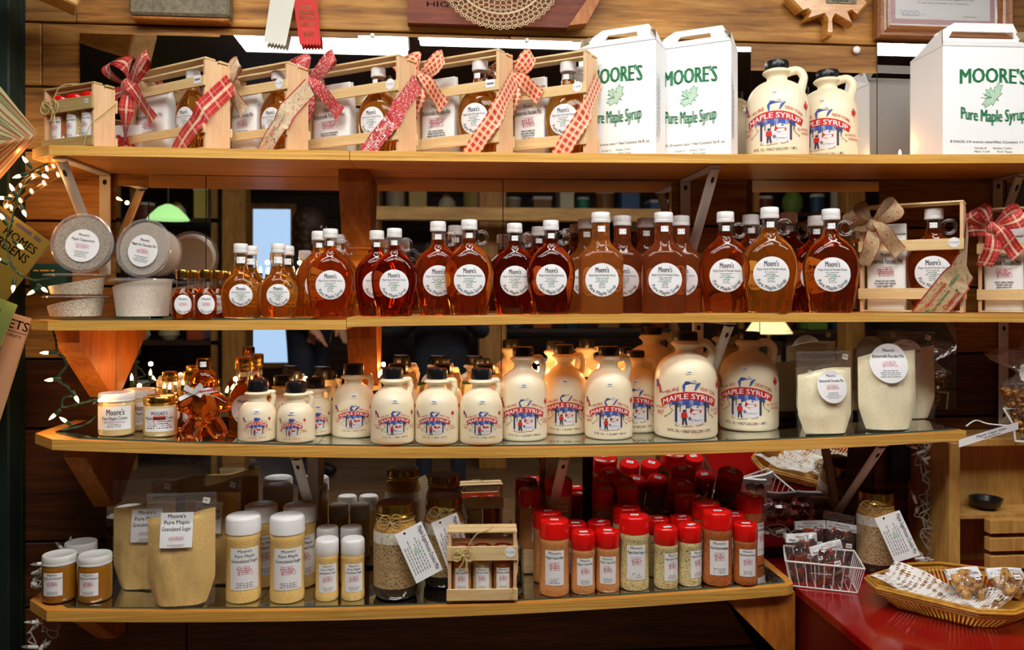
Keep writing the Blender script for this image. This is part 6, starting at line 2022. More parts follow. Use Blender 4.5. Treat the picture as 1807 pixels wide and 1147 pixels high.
pr.line([(-iw * .78 + .0022 * k, h0 + .040 + .004 * math.sin(k * 1.7) + .002 * math.cos(k * .9)) for k in range(26)], .0008, 'ink_blue', 1)
pr.line([(-iw * .80, h0 + .033), (-iw * .30, h0 + .033)], .0005, 'ink_grey', 1); pr.words(-iw * .6, h0 + .029, .05, .0022, 'ink_grey', lr, 1); pr.words(iw * .5, h0 + .029, .04, .0022, 'ink_grey', lr, 1)
pr.emit(mb, map_plane((0, -.0105, 0))); mb.build('certificate', t, smooth=False)
clearmat('frame_glass', (.99, .99, .99), gloss=.03, rough=.02)
MB().box(-iw, iw, -.0135, -.0125, h0, h1, 'frame_glass').build('glass', t, smooth=False)

# ================================================================ strings of lights
def bulb_at(wire_t, p, d, lit=True, s=1.0, base='wire_green', glow=0.0, rod=.012):
    """socket and pointed mini bulb as one part with the bulb as its sub-part"""
    p, d = Vector(p), Vector(d).normalized()
    M = Matrix.Translation(p) @ d.to_track_quat('Z', 'Y').to_matrix().to_4x4()
    k = s
    o = MB().loft([(0, .0028 * k, .0028 * k, 2), (.004 * k, .0036 * k, .0036 * k, 2), (rod * k, .0036 * k, .0036 * k, 2), (rod * k + .001, .0030 * k, .0030 * k, 2)], base, 10, M=M).build('socket', wire_t)
    b = MB().loft([(rod * k, .0024 * k, .0024 * k, 2), (rod * k + .004 * k, .0032 * k, .0032 * k, 2), (rod * k + .009 * k, .0024 * k, .0024 * k, 2), (rod * k + .014 * k, .0004, .0004, 2)], 'bulb_lit' if lit else 'bulb_off', 10, M=M).build('bulb', o)
    if glow:
        L = bpy.data.lights.new('bulb_glow', 'POINT'); L.energy = glow * .2; L.color = (1, .50, .18); L.shadow_soft_size = .006
        lo = bpy.data.objects.new('bulb_glow', L); COL.objects.link(lo); lo.location = p + d * (rod * k + .024 * k); lo.parent = wire_t
    return o
def lightstring(name, pts, bulbs, label, lit=True, wire='wire_green', base='wire_green', r=.0016, twist=True, s=1.3):
    t = empty(name, (0, 0, 0), 0, label, 'string lights')
    sp = spline(pts, 8)
    mb = MB()
    if twist:
        for ph in (0, PI):
            mb.tube([v + Vector((math.cos(i * .9 + ph), math.sin(i * .9 + ph) * .6, math.sin(i * .9 + ph))) * r * 1.0 for i, v in enumerate(sp)], r, wire, 6)
    else: mb.tube(sp, r, wire, 6)
    mb.build('wire', t)
    for bb in bulbs:
        bulb_at(t, bb[0], bb[1], lit, s, base, bb[2] if len(bb) > 2 else 0)
    return t
Q = lambda l, Y: [P(x, y, Y) for x, y in l]
def BB(l, Y): return [(P(x, y, Y + .0), Vector((dx, -.3, -dy)), g) for x, y, dx, dy, g in l]
lightstring('string_lights', Q([(86, 288), (62, 300), (45, 318), (34, 345), (26, 362), (22, 385), (18, 405), (10, 425), (14, 445), (22, 470), (38, 486), (60, 494), (78, 492), (100, 488)], -.20),
            BB([(56, 298, -.6, -1, .10), (50, 306, -1, .4, .12), (66, 304, 1, .5, .12), (30, 348, -.4, -1, .1), (36, 362, .6, 1, .12), (22, 350, -1, 0, .1), (24, 425, .9, .7, .1), (14, 466, -1, -.6, .1), (26, 492, .0, 1, .12), (72, 506, -.8, .6, .12), (66, 502, .9, .6, 0), (14, 398, -.4, -.8, .08)], -.215),
            'green-wired string of warm lights looped over the magazines at the left edge')
lightstring('string_lights', Q([(94, 584), (99, 602), (101, 622), (112, 630), (118, 645), (106, 660), (104, 672), (118, 682), (128, 697), (112, 702), (112, 718), (140, 712), (168, 705)], -.235) + [P(190, 700, -.2)],
            BB([(100, 622, -1, 0, .15), (108, 668, -1, .1, .15), (128, 690, .5, .7, .12), (108, 722, -.8, .8, .15), (166, 712, .6, -.3, .1)], -.245),
            'green-wired string of warm lights hanging at the left end between second and third shelf')
z3 = lambda px, Y, dz: on(3, px, Y) + Vector((0, 0, dz))
pts = [z3(108, -.20, .003), z3(150, -.17, .012), z3(182, -.10, .03), z3(240, -.05, .02), z3(300, -.035, .05), z3(420, -.03, .03), z3(540, -.025, .06), z3(690, -.02, .10), z3(760, -.02, .12), z3(830, -.02, .12), z3(960, -.02, .13), z3(1062, -.02, .13)]
bl = [(z3(127, -.19, .012), (-.5, -.3, .5), .25), (z3(175, -.12, .03), (.2, -.3, 1), .25), (z3(233, -.07, .095), (0, -.1, 1), .5), (z3(290, -.05, .075), (0, 0, 1), .4), (z3(298, -.06, .075), (.1, 0, 1), 0),
      (z3(397, -.03, .07), (.3, -.2, 1), .9), (z3(533, -.03, .075), (0, -.2, 1), .9), (z3(560, -.03, .07), (.2, -.2, 1), 0), (z3(665, -.03, .12), (.3, -.3, 1), 1.2), (z3(784, -.03, .115), (.2, -.3, 1), .9), (z3(846, -.03, .115), (.2, -.3, 1), .9), (z3(958, -.03, .13), (-.2, -.3, 1), 1.5), (z3(1020, -.03, .13), (-.2, -.3, 1), 0), (z3(1060, -.03, .135), (.2, -.3, 1), 1.5)]
lightstring('string_lights', pts, bl, 'green-wired string of warm lights running behind the jars and jugs of the third shelf')
z2 = lambda px, Y, dz: on(2, px, Y) + Vector((0, 0, dz))
lightstring('string_lights', [z2(455, -.04, .01), z2(468, -.04, .06), z2(500, -.035, .05), z2(530, -.04, .07), z2(600, -.03, .03), z2(690, -.03, .05)],
            [(z2(460, -.045, .095), (0, -.1, 1), .4), (z2(470, -.045, .092), (.2, -.1, 1), 0), (z2(516, -.045, .095), (.1, -.1, 1), .4), (z2(523, -.045, .09), (.2, -.1, 1), 0), (z2(640, -.035, .05), (0, -.1, 1), .8)],
            'green-wired warm lights behind the small flasks on the second shelf')
lightstring('string_lights', [on(1, 1560, -.04) + Vector((0, 0, .003)), on(1, 1575, -.06) + Vector((0, 0, .01)), on(1, 1588, -.11) + Vector((0, 0, .012)), on(1, 1640, -.05) + Vector((0, 0, .004))], [(on(1, 1588, -.11) + Vector((0, 0, .012)), (0, 0, 1), .25)], 'single lit mini bulb standing beside the large white carton on the top shelf', s=1.2)

# looped rope light at the left
t = empty('rope_light', P(60, 330, -.17), 0, 'glowing clear rope light bent into a loop below the top shelf corner', 'rope light')
o = P(60, 330, -.17)
amber('rope_tube', (1.0, .72, .38), rough=.15)
pts = spline([P(x, y, -.17 + k * .004) - o for k, (x, y) in enumerate(((94, 293), (70, 304), (48, 318), (28, 338), (13, 356), (15, 367), (27, 361), (46, 345), (66, 330), (90, 316), (112, 302)))], 6)
MB().tube(pts, m(5.5, 60, -.17), 'rope_tube', 12).build('clear_tube', t)
for k in range(3, len(pts) - 2, 6):
    b = MB().sphere(pts[k], .0032, 'bulb_lit', 8, 6, (1, 1, 1.6)).build('bulb', t)
for k in (10, 30, 50):
    L = bpy.data.lights.new('rope_glow', 'POINT'); L.energy = .10; L.color = (1, .50, .18); L.shadow_soft_size = .01
    lo = bpy.data.objects.new('rope_glow', L); COL.objects.link(lo); lo.location = pts[min(k, len(pts) - 1)] + Vector((0, -.03, -.004)); lo.parent = t

# white-wired unlit strings
def tangle(name, guide, spread, n, label, seed, sockets=12, r=.0015):
    rg = random.Random(seed)
    t = empty(name, (0, 0, 0), 0, label, 'string lights', 'unlit white-wired string lights')
    g = spline(guide, 6)
    mb = MB()
    for k in range(n):
        pts = []
        for i, v in enumerate(g[::2]):
            pts.append(v + Vector((rg.gauss(0, 1) * spread[0], rg.gauss(0, .5) * spread[1], abs(rg.gauss(0, 1)) * spread[2] if spread[3] else rg.gauss(0, 1) * spread[2])))
        mb.tube(spline(pts, 5), r, 'wire_white', 5)
    mb.build('wires', t)
    for k in range(sockets):
        v = rg.choice(g) + Vector((rg.gauss(0, 1) * spread[0], -abs(rg.gauss(0, .6)) * spread[1], abs(rg.gauss(0, 1)) * spread[2] + .004))
        bulb_at(t, v, (rg.uniform(-1, 1), rg.uniform(-.8, .1), rg.uniform(-.3, 1)), False, 1.2, 'wire_coat', rod=.018)
    return t
z4f = lambda px, Y, dz: on(4, px, Y) + Vector((0, 0, dz))
tangle('string_lights', [z4f(62, -.20, .012), z4f(68, -.17, .03), z4f(90, -.13, .055), z4f(125, -.10, .065), z4f(165, -.08, .05), z4f(205, -.06, .05)], (.006, .01, .008, True), 4, 'unlit white wires curling behind the mustard jars', 1, 9)
tangle('string_lights', [P(66, 1092, -.235), P(58, 1112, -.24), P(68, 1140, -.24), P(76, 1158, -.24)], (.006, .006, .004, False), 2, 'unlit white wires hanging below the left end of the lowest shelf', 2, 3)
tangle('string_lights', [P(72, 1096, -.225), P(80, 1112, -.23), P(98, 1118, -.23), P(98, 1098, -.21)], (.004, .004, .004, False), 2, 'small loop of unlit white wire under the lowest shelf, left', 12, 2)
tangle('string_lights', [z4f(400, -.035, .02), z4f(470, -.04, .07), z4f(560, -.04, .05), z4f(640, -.04, .06)], (.012, .012, .02, True), 5, 'unlit white wires behind the white-capped shakers', 3, 12)
tangle('string_lights', [z4f(820, -.035, .03), z4f(860, -.04, .05), z4f(930, -.035, .05)], (.010, .012, .016, True), 5, 'unlit white wires behind the little crate', 4, 12)
tangle('string_lights', [z4f(1150, -.045, .07), z4f(1210, -.05, .08), z4f(1290, -.05, .09), z4f(1345, -.07, .06), z4f(1395, -.09, .04)], (.012, .010, .018, True), 5, 'unlit white wires behind the right-hand shakers', 5, 14)

# ================================================================ left edge: papers
def sheet(t, pts, mat, name, th=.0012):
    a = [Vector(q) for q in pts]
    n = (a[1] - a[0]).cross(a[2] - a[0]).normalized() * th
    k = len(a)
    fs = [tuple(range(k)), tuple(range(2 * k - 1, k - 1, -1))] + [(i, (i + 1) % k, k + (i + 1) % k, k + i) for i in range(k)]
    return MB().add(a + [v + n for v in a], fs, mat).build(name, t, smooth=False)
pm('page_cream', 'cdbd90', rough=.8); pm('page_green', '8d9468', rough=.8); pm('page_salmon', 'c08a60', rough=.8); pm('cover_olive', '6a5e20', rough=.5); pm('cover_salmon', 'c49a78', rough=.6); pm('cover_green', '6c7c40', rough=.5); pm('cover_teal', '1f4a44', rough=.6)
o = P(10, 240, -.30)
t = empty('folded_booklet', o, 0, 'fanned cream booklet pages pointing right at the upper left edge', 'booklet')
for k in range(8):
    Y = -.22 - .011 * k
    tipx, tipy = 68 - 7.5 * k, 236 + 1.5 * k
    sheet(t, [P(tipx, tipy, Y) - o, P(-60, 78 + 20 * k, Y + .02) - o, P(-60, 96 + 20 * k, Y + .02) - o], ('page_cream', 'page_green', 'page_cream')[k % 3], 'page')
    sheet(t, [P(tipx, tipy, Y) - o, P(-60, 385 - 15 * k, Y + .02) - o, P(-60, 100 + 20 * k, Y + .025) - o], ('page_salmon', 'page_cream')[k % 2], 'page')
def mag(name, corner, rot, w_, h_, Y, mat, label, texts, th=.010):
    """corner = top right corner of the cover on the photograph"""
    c = P(*corner, Y)
    t = empty(name, c, 0, label, 'magazine')
    ux = Vector((math.cos(rot), 0, math.sin(rot))); uz = Vector((-math.sin(rot), 0, math.cos(rot)))
    M = Matrix(((ux.x, 0, uz.x, 0), (0, 1, 0, 0), (ux.z, 0, uz.z, 0), (0, 0, 0, 1)))
    MB().box(-w_, 0, -.001, 0.0, -h_, 0, mat, M=M).build('cover', t, smooth=False)
    MB().box(-w_ + .002, -.002, .0002, th, -h_ + .002, -.002, 'page_cream', M=M).build('pages', t, smooth=False)
    mb = MB(); pr = Print()
    for s_, u, v, h, ww, col in texts:
        if s_ == '_': pr.rect(u - ww / 2, v, u + ww / 2, v + h, col, 0)
        elif s_ == '-': pr.words(u, v, ww, h, col, lr, 1)
        else: pr.text(s_, u, v, h, ww, col, 1, .015)
    pr.emit(mb, map_plane((0, -.001, 0), ux, uz)); mb.build('printing', t, smooth=False)
    return t
mag('garden_magazine', (90, 428), R(-37), .30, .36, -.13, 'cover_olive', 'old olive yellow magazine with HOMES and GARDENS on its tilted cover', [('HOMES', -.058, -.048, .020, .088, 'ink'), ('& GARDENS', -.092, -.078, .022, .150, 'ink'), ('-', -.10, -.016, .012, .16, 'ink_tree'), ('_', -.16, -.30, .18, .20, 'cover_green')])
mag('old_magazine', (56, 562), R(-17), .20, .30, -.16, 'cover_salmon', 'salmon coloured magazine with black SETS and CENTS lettering under the olive one', [('SETS', -.030, -.034, .022, .060, 'ink'), ('_', -.05, -.042, .0015, .10, 'ink'), ('10 CENTS', -.034, -.054, .007, .05, 'ink'), ('_', -.08, -.30, .22, .07, 'ink_grey')])
mag('thin_magazine', (31, 538), R(-22), .16, .30, -.20, 'cover_green', 'thin greenish magazine leaning in front of the salmon one', [('-', -.05, -.03, .01, .06, 'ink')], .006)
o = P(83, 480, -.10)
t = empty('seed_packet', P(85, 486, -.022), 0, 'dark teal seed packet half behind the plastic tubs', 'packet')
MB().box(-.04, .05, -.012, .021, -.045, .03, 'cover_teal', bev=.002).build('packet', t)
mb = MB(); pr = Print(); pr.words(0, .02, .06, .006, 'ink_gold', lr); pr.emit(mb, map_plane((0, -.0125, -.01))); mb.build('printing', t, smooth=False)

# ================================================================ right: red counter and what stands on it
x0 = X_(1407, -.262) + .006
ZC = Z_(1407, 1041, -.262)
t = empty('red_counter', (x0, -.012, 0), 0, 'glossy dark red painted counter at the lower right', 'counter')
MB().box(0, 1.9, -1.05, -.002, ZC - .022, ZC, 'counter_red', bev=.002).build('counter_top', t)
MB().box(.006, 1.88, -1.03, -.004, .0, ZC - .0225, 'counter_side', bev=.002).build('cabinet', t)

def g3(px, py, dz): return G(px, py, ZC + dz)
# wire basket with candy bags
C4 = [g3(1386, 990, .066), g3(1526, 1004, .066), g3(1507, 972, .066), g3(1383, 963, .066)]
cen = sum(C4, Vector()) / 4
t = empty('wire_basket', (cen.x, cen.y, ZC), 0, 'small white wire basket full of candy bags on the red counter', 'basket')
o = Vector((cen.x, cen.y, ZC))
top = [c - o for c in C4]; bot = [Vector((c.x * .84, c.y * .84, .003)) for c in top]
def rim(pts, r, name):
    n = len(pts); mb = MB(); L = []
    for i in range(n):
        a, b = pts[i], pts[(i + 1) % n]
        for k in range(6): L.append(a.lerp(b, k / 6))
    mb.tube(L, r, 'wire_coat', 8, closed=True); mb.build(name, t)
rim(top, .0024, 'top_rim'); rim(bot, .0018, 'bottom_rim')
mb = MB()
for i in range(4):
    a, b, c_, d = top[i], top[(i + 1) % 4], bot[i], bot[(i + 1) % 4]
    n = 8 if i % 2 == 0 else 7
    for k in range(n):
        mb.tube([a.lerp(b, k / n), c_.lerp(d, k / n)], .0013, 'wire_coat', 6)
for k in range(1, 8): mb.tube([bot[0].lerp(bot[1], k / 8), bot[3].lerp(bot[2], k / 8)], .0012, 'wire_coat', 6)
mb.build('wire_grid', t)
def header_text(pr, w_, l1, l2, h=.004):
    pr.text(l1, 0, .001, h, w_ * .42, 'ink', 2, .014); pr.text(l2, 0, -.006, h, w_ * .86, 'ink', 2, .014)
def candy_bag(px, py, dz, w_, h_, rz, tilt, label, seed, mat='hard_candy', n=6, l2='Maple Hard Candy', grp='bags of hard candy in the wire basket', size=.013, Y=None, flat=False, hh=.021):
    loc = g3(px, py, dz)
    rg = random.Random(seed)
    t = empty('candy_bag', loc, rz, label, 'candy bag', grp)
    t.rotation_euler = (tilt, 0, rz)
    off = Vector((rg.uniform(0, 9), rg.uniform(0, 9), 0))
    mb = MB()
    for s_ in (-1, 1):
        mb.grid(lambda u, v, s_=s_: Vector(((2 * u - 1) * w_ / 2 * (1 + .05 * math.sin(9 * v)), s_ * (.018 * max(0, 1 - abs(2 * u - 1) ** 2.5) ** .6 * math.sin(PI * min(1, .12 + v * .88)) ** .6 + .004 * noise.noise(Vector((u * 9, v * 9, s_)) + off)), v * h_)), 18, 18, 'cellophane')
    mb.build('clear_bag', t)
    k = 0
    for i in range(n):
        c = Vector((rg.uniform(-.34, .34) * w_, rg.uniform(-.004, .004), h_ * (.16 + .62 * (i // 2) / max(1, (n - 1) // 2))))
        if i % 2: c.x = abs(c.x)
        else: c.x = -abs(c.x)
        if mat == 'hard_candy':
            M = Matrix.Translation(c) @ Matrix.Rotation(rg.uniform(-.5, .5), 4, 'Y')
            MB().box(-size, size, -size * .7, size * .7, -size * .8, size * .8, mat, bev=.003, M=M).build('candy', t)
        else:
            M = Matrix.Translation(c) @ Matrix.Rotation(rg.uniform(0, 3), 4, 'Y') @ Matrix.Rotation(rg.uniform(-.6, .6), 4, 'X')
            MB().loft([(-size * .55, size * .85, size * .7, 2), (-size * .2, size * 1.05, size * .95, 2), (size * .3, size, size * .9, 2), (size * .55, size * .75, size * .65, 2)], mat, 18, M=M, warp=lambda a, z: 1 + .13 * math.cos(5 * a)).build('candy', t)
    # folded paper header
    mb = MB()
    mb.grid(lambda u, v: Vector(((u - .5) * w_ * 1.02, -.0035 - .004 * math.sin(u * 4 + seed), h_ - hh * .95 + v * hh)), 8, 1, 'label_white')
    mb.grid(lambda u, v: Vector(((u - .5) * w_ * 1.02, .0035 - .004 * math.sin(u * 4 + seed), h_ - hh * .95 + v * hh)), 8, 1, 'label_white')
    mb.grid(lambda u, v: Vector(((u - .5) * w_ * 1.02, (v - .5) * .007 - .004 * math.sin(u * 4 + seed), h_ + hh * .05)), 8, 1, 'label_white')
    mb.build('paper_header', t)
    mb = MB(); pr = Print(); header_text(pr, w_, "Moore's", l2, .0042)
    pr.emit(mb, lambda u, v, k: Vector((u, -.0035 - .004 * math.sin((u / (w_ * 1.02) + .5) * 4 + seed) - k, h_ - hh * .40 + v))); mb.build('header_print', t, smooth=False)
    mb = MB(); pr = Print(); pr.rect(-.008, -.0055, .008, .0055, 'label_white', 0); pr.words(0, -.002, .012, .004, 'ink_grey', lr, 1); pr.emit(mb, map_plane((.012, -.0235, h_ * .55))); mb.build('price_sticker', t, smooth=False)
    return t
candy_bag(1417, 1022, .006, .082, .112, .0, R(-6), 'candy bag at the front left of the wire basket, header upright', 1)
candy_bag(1474, 1030, .006, .080, .100, -.15, R(-4), 'candy bag at the front right of the wire basket, header slanting', 2).rotation_euler = (R(-4), R(-14), -.1)
candy_bag(1434, 1004, .006, .082, .122, .05, R(-8), 'candy bag in the middle of the wire basket', 3)
candy_bag(1478, 1004, .006, .082, .118, .2, R(-8), 'candy bag at the back right of the wire basket', 4).rotation_euler = (R(-8), R(10), 0)
candy_bag(1470, 994, .006, .082, .132, .1, R(-8), 'candy bag at the very back of the wire basket', 5).rotation_euler = (R(-8), R(12), 0)
# third cookie jar
put(MAS, g3(1546, 1006, .0005), 'layered cookie mix jar with recipe card behind the wire basket on the red counter', R(-8), .93, GC)

# wicker tray
RZ = .050
rimp = [g3(x, y, RZ) for x, y in ((1527, 1021), (1546, 1038), (1728, 1082), (1790, 1084), (1880, 1052), (1850, 1020), (1658, 996), (1600, 998))]
cen = sum(rimp, Vector()) / 8
o = Vector((cen.x, cen.y, ZC + .0005))
t = empty('wicker_tray', o, 0, 'shallow eight-sided wicker tray lined with lace on the red counter', 'tray')
rp = [v - o for v in rimp]; bp = [Vector((v.x * .74, v.y * .70, .004)) for v in rp]
for k, (dz, off) in enumerate(((0, 1.0), (-.006, .985), (-.012, .97), (.005, .975))):
    mb = MB(); L = []
    for i in range(8):
        a, b = rp[i], rp[(i + 1) % 8]
        for j in range(5): v = a.lerp(b, j / 5); L.append(Vector((v.x * off, v.y * off, v.z + dz)))
    mb.tube(L, .0036, 'wicker', 8, closed=True); mb.build('rim', t)
mb = MB()
for i in range(8):
    a, b, c_, d = rp[i], rp[(i + 1) % 8], bp[i], bp[(i + 1) % 8]
    n = max(3, int((b - a).length / .0105))
    for k in range(n):
        mb.tube([a.lerp(b, k / n) + Vector((0, 0, -.004)), c_.lerp(d, k / n)], .0026, 'wicker', 6)
mb.build('stick_wall', t)
mb = MB(); mb.prism([(v.x, v.y) for v in bp], .001, .004, 'wicker'); mb.build('tray_base', t, smooth=False, fix=True)
# lace doily with real openings in its weave
x, nt, b = newmat('lace_openwork')
L = nt.links
uv = N(nt, 'ShaderNodeUVMap'); vo = N(nt, 'ShaderNodeTexVoronoi'); vo.inputs['Scale'].default_value = 20; vo.inputs['Randomness'].default_value = .12
L.new(uv.outputs[0], vo.inputs['Vector'])
n2 = N(nt, 'ShaderNodeTexNoise'); n2.inputs['Scale'].default_value = 7; L.new(uv.outputs[0], n2.inputs['Vector'])
ad = N(nt, 'ShaderNodeMath', operation='MULTIPLY_ADD'); ad.inputs[1].default_value = 1.3; ad.inputs[2].default_value = -.38; L.new(n2.outputs['Fac'], ad.inputs[0])
lt = N(nt, 'ShaderNodeMath', operation='GREATER_THAN'); L.new(vo.outputs['Distance'], lt.inputs[0]); 
su = N(nt, 'ShaderNodeMath', operation='ADD'); su.inputs[1].default_value = .0; L.new(ad.outputs[0], su.inputs[0])
L.new(su.outputs[0], lt.inputs[1])
L.new(lt.outputs[0], b.inputs['Alpha'])
b.inputs['Base Color'].default_value = (.84, .82, .78, 1); b.inputs['Roughness'].default_value = .9
t = empty('lace_doily', o + Vector((0, 0, .007)), 0, 'white openwork lace doily spread in the wicker tray and over its left rim', 'doily')
def lace(u, v):
    # u along the tray from the left, v from front to back
    base = (bp[1].lerp(bp[3], u)).lerp(bp[7].lerp(bp[5], u), v)
    z = .003
    fl = max(0, .30 - u) / .30
    q = base + Vector((-fl * .060, fl * .012, 0))
    z += fl * .050 + .006 * fl * math.sin(v * 9) + .0030 * math.sin(u * 21 + v * 5) + .003
    fr = max(0, u - .90) / .10
    z += fr * .035
    e = abs(2 * v - 1) ** 4
    z += .012 * e
    return Vector((q.x, q.y + .006 * math.sin(u * 40) * e, z))
mb = MB(); mb.grid(lace, 60, 30, 'lace_openwork', uvf=lambda u, v: (u * 1.6, v)); mb.build('lace', t)
candy_bag(1722, 1056, .016, .082, .072, .1, R(-42), 'bag of leaf-shaped maple sugar candies in the wicker tray, fully in view', 11, 'maple_candy', 9, 'Pure Maple Sugar', 'bags of maple sugar candy in the wicker tray', .0155, hh=.024)
candy_bag(1790, 1052, .016, .082, .066, -.1, R(-42), 'bag of maple sugar candies in the wicker tray, cut by the right edge', 12, 'maple_candy', 9, 'Pure Maple Sugar', 'bags of maple sugar candy in the wicker tray', .0155, hh=.024)

# wooden cubby at the right
yf = -.20
cx0 = X_(1674, yf); zt = Z_(1690, 781, yf); cx1 = XR - .07
t = empty('wooden_cubby', (cx0, -.004, ZC + .0005), 0, 'pale wooden cubby standing on the counter at the right edge', 'cubby')
H_ = zt - ZC - .001
MB().box(0, .030, yf, yf + .022, 0, H_, 'cubby_wood', bev=.002).build('front_post', t)
MB().box(.006, .024, yf + .0225, -.002, 0, H_, 'cubby_wood', bev=.001).build('side_panel', t)
MB().box(.0305, .42, yf + .05, -.002, H_ - .020, H_, 'cubby_wood', bev=.002).build('top_board', t)
MB().box(.0305, .42, yf + .12, yf + .13, 0, H_ - .0205, 'cubby_wood').build('back_panel', t)
MB().box(.0305, .42, yf + .03, yf + .119, H_ * .40, H_ * .40 + .012, 'cubby_wood', bev=.001).build('inner_shelf', t)
mb = MB().tube([(.085, yf + .1185, H_ * .46), (.085, yf + .1185, H_ * .78)], .007, 'post_timber', 10); mb.build('hand_slot', t)
for k in range(3): MB().box(.115, .42, yf + .005, yf + .03, .012 + k * H_ * .135, .012 + k * H_ * .135 + H_ * .10, 'cubby_wood', bev=.001).build('drawer_slat', t)
p = Vector((cx0 + .155, yf + .075, ZC + H_ * .40 + .014))
tag(MB().loft([(0, .02, .02, 2), (.010, .034, .034, 2), (.026, .040, .040, 2), (.030, .041, .041, 2), (.028, .036, .036, 2), (.012, .028, .028, 2)], 'black_cap', 30, M=Matrix.Translation(p)).build('black_bowl'), 'small black glossy bowl on the inner shelf of the wooden cubby', 'bowl')
# shelf-edge label strip
t = empty('shelf_label', P(1745, 768, -.30), 0, 'curved white price label in a clear holder at the right end of the third shelf', 'label holder')
o = P(1745, 768, -.30)
A, Bp = P(1692, 783, -.290) - o, P(1797, 751, -.275) - o
def lab_(u, v, k=0): 
    q = A.lerp(Bp, u); return q + Vector((0, -.012 * math.sin(PI * u) - k, .005 * math.sin(PI * u) + (v - .5) * .019))
mb = MB().grid(lambda u, v: lab_(u, v), 16, 1, 'label_white'); 
pr = Print(); pr.text('Maple Caper Corn', 0, .0, .0068, .085, 'ink', 1, .014); pr.words(0, -.006, .05, .003, 'ink_grey', lr, 1)
pr.emit(mb, lambda u, v, k: lab_(u / (Bp - A).length + .5, v / .019 + .5, k))
mb.build('printed_label', t, smooth=False)
MB().grid(lambda u, v: lab_(u, v * 1.25 - .12, -.001), 16, 1, 'sheet_plastic').build('clear_holder', t)
mb = MB().tube(spline([P(1705, 752, -.22) - o, P(1722, 742, -.22) - o, P(1745, 748, -.23) - o, P(1790, 752, -.26) - o], 6), .0018, 'wire_coat', 6); mb.build('holder_clip', t)
# popcorn cone bag on a white wire stand
c = P(1803, 700, -.20)
zt_ = ZC + H_ + .001
t = empty('wire_stand', (c.x, c.y, zt_), 0, 'white wire stand holding the popcorn cone at the right edge', 'wire stand')
mb = MB()
zr = Z_(1800, 720, -.20) - zt_
rr = .050
mb.tube([(rr * math.cos(a), rr * math.sin(a), zr) for a in [2 * PI * i / 3 + PI for i in range(3)]], .0026, 'wire_coat', 8, closed=True)
mb.tube([(-rr, 0, zr), (-rr * .6, -.01, zr * .5), (-rr * .5, -.01, .002)], .0026, 'wire_coat', 8)
mb.tube([(rr * .5, .043, zr), (rr * .5, .03, .002)], .0026, 'wire_coat', 8); mb.tube([(rr * .5, -.043, zr), (rr * .5, -.03, .002)], .0026, 'wire_coat', 8)
mb.tube([(-rr * .5, -.01, .003), (rr * .5, .03, .003), (rr * .5, -.03, .003)], .0026, 'wire_coat', 8, closed=True)
mb.build('wire_frame', t)
t = empty('popcorn_cone', (c.x, c.y, zt_ + .012), 0, 'cellophane cone bag of caramel popcorn tied with white ribbon at the right edge', 'cone bag')
mb = MB(); rg = random.Random(8)
hc = .125
for i in range(170):
    z = hc * math.sqrt(rg.random()); R0 = .046 * z / hc
    a = rg.uniform(0, 2 * PI); r_ = R0 * math.sqrt(rg.uniform(.5, 1))
    mb.sphere((r_ * math.cos(a), r_ * math.sin(a), z), rg.uniform(.006, .010), 'popcorn', 8, 6, (1, 1, rg.uniform(.7, 1.1)))
tag(mb.build('popcorn', t), kind='stuff')
mb = MB(); mb.grid(lambda u, v: Vector(((.002 + .052 * v) * math.cos(2 * PI * u), (.002 + .052 * v) * math.sin(2 * PI * u), v * (hc + .012))), 30, 8, 'cellophane')
mb.grid(lambda u, v: Vector((.054 * (1 - .75 * math.sin(PI * min(1, v * 1.4)) * (1 if v < .5 else 1) + (v > .45) * (v - .45) * 1.6) * math.cos(2 * PI * u), .045 * (1 - .75 * math.sin(PI * min(1, v * 1.4)) + (v > .45) * (v - .45) * 1.0) * math.sin(2 * PI * u), hc + .012 + v * .085 + .008 * math.sin(10 * PI * u) * v)), 40, 12, 'cellophane')
mb.build('cellophane', t)
mb = MB(); 
for k in range(9):
    a = k * .7; d = Vector((math.cos(a), -.5 + .2 * math.sin(k), math.sin(a))).normalized()
    strip(mb, [Vector((-.01, -.015, hc + .045)) + d * (.026 * math.sin(PI * i / 8)) + Vector((0, -.006 * i / 8, 0)) for i in range(9)], [Vector((-d.z, 0, d.x))] * 9, .012, 'satin_white')
mb.build('white_bow', t)
# hanging white wires at the right
tangle('string_lights', [P(1624, 786, -.10), P(1632, 830, -.10), P(1640, 870, -.11), P(1632, 910, -.12), P(1640, 950, -.11), P(1650, 985, -.10)], (.013, .012, .008, False), 6, 'bundle of unlit white wires hanging beside the wooden cubby', 6, 12, .0014)
tangle('string_lights', [g3(1600, 1002, .02), g3(1630, 996, .03), g3(1642, 998, .015)], (.010, .012, .010, True), 3, 'unlit white wires lying on the counter behind the tray', 7, 4)
x_ = X_(1598, -.01)
tag(MB().box(X_(1572, -.02), X_(1612, -.02), -.022, -.005, Z_(1590, 850, -.02), Z_(1590, 785, -.02), 'dark_back', bev=.003).build('black_power_box'), 'black power box on the planks behind the hanging white wires', 'power box')

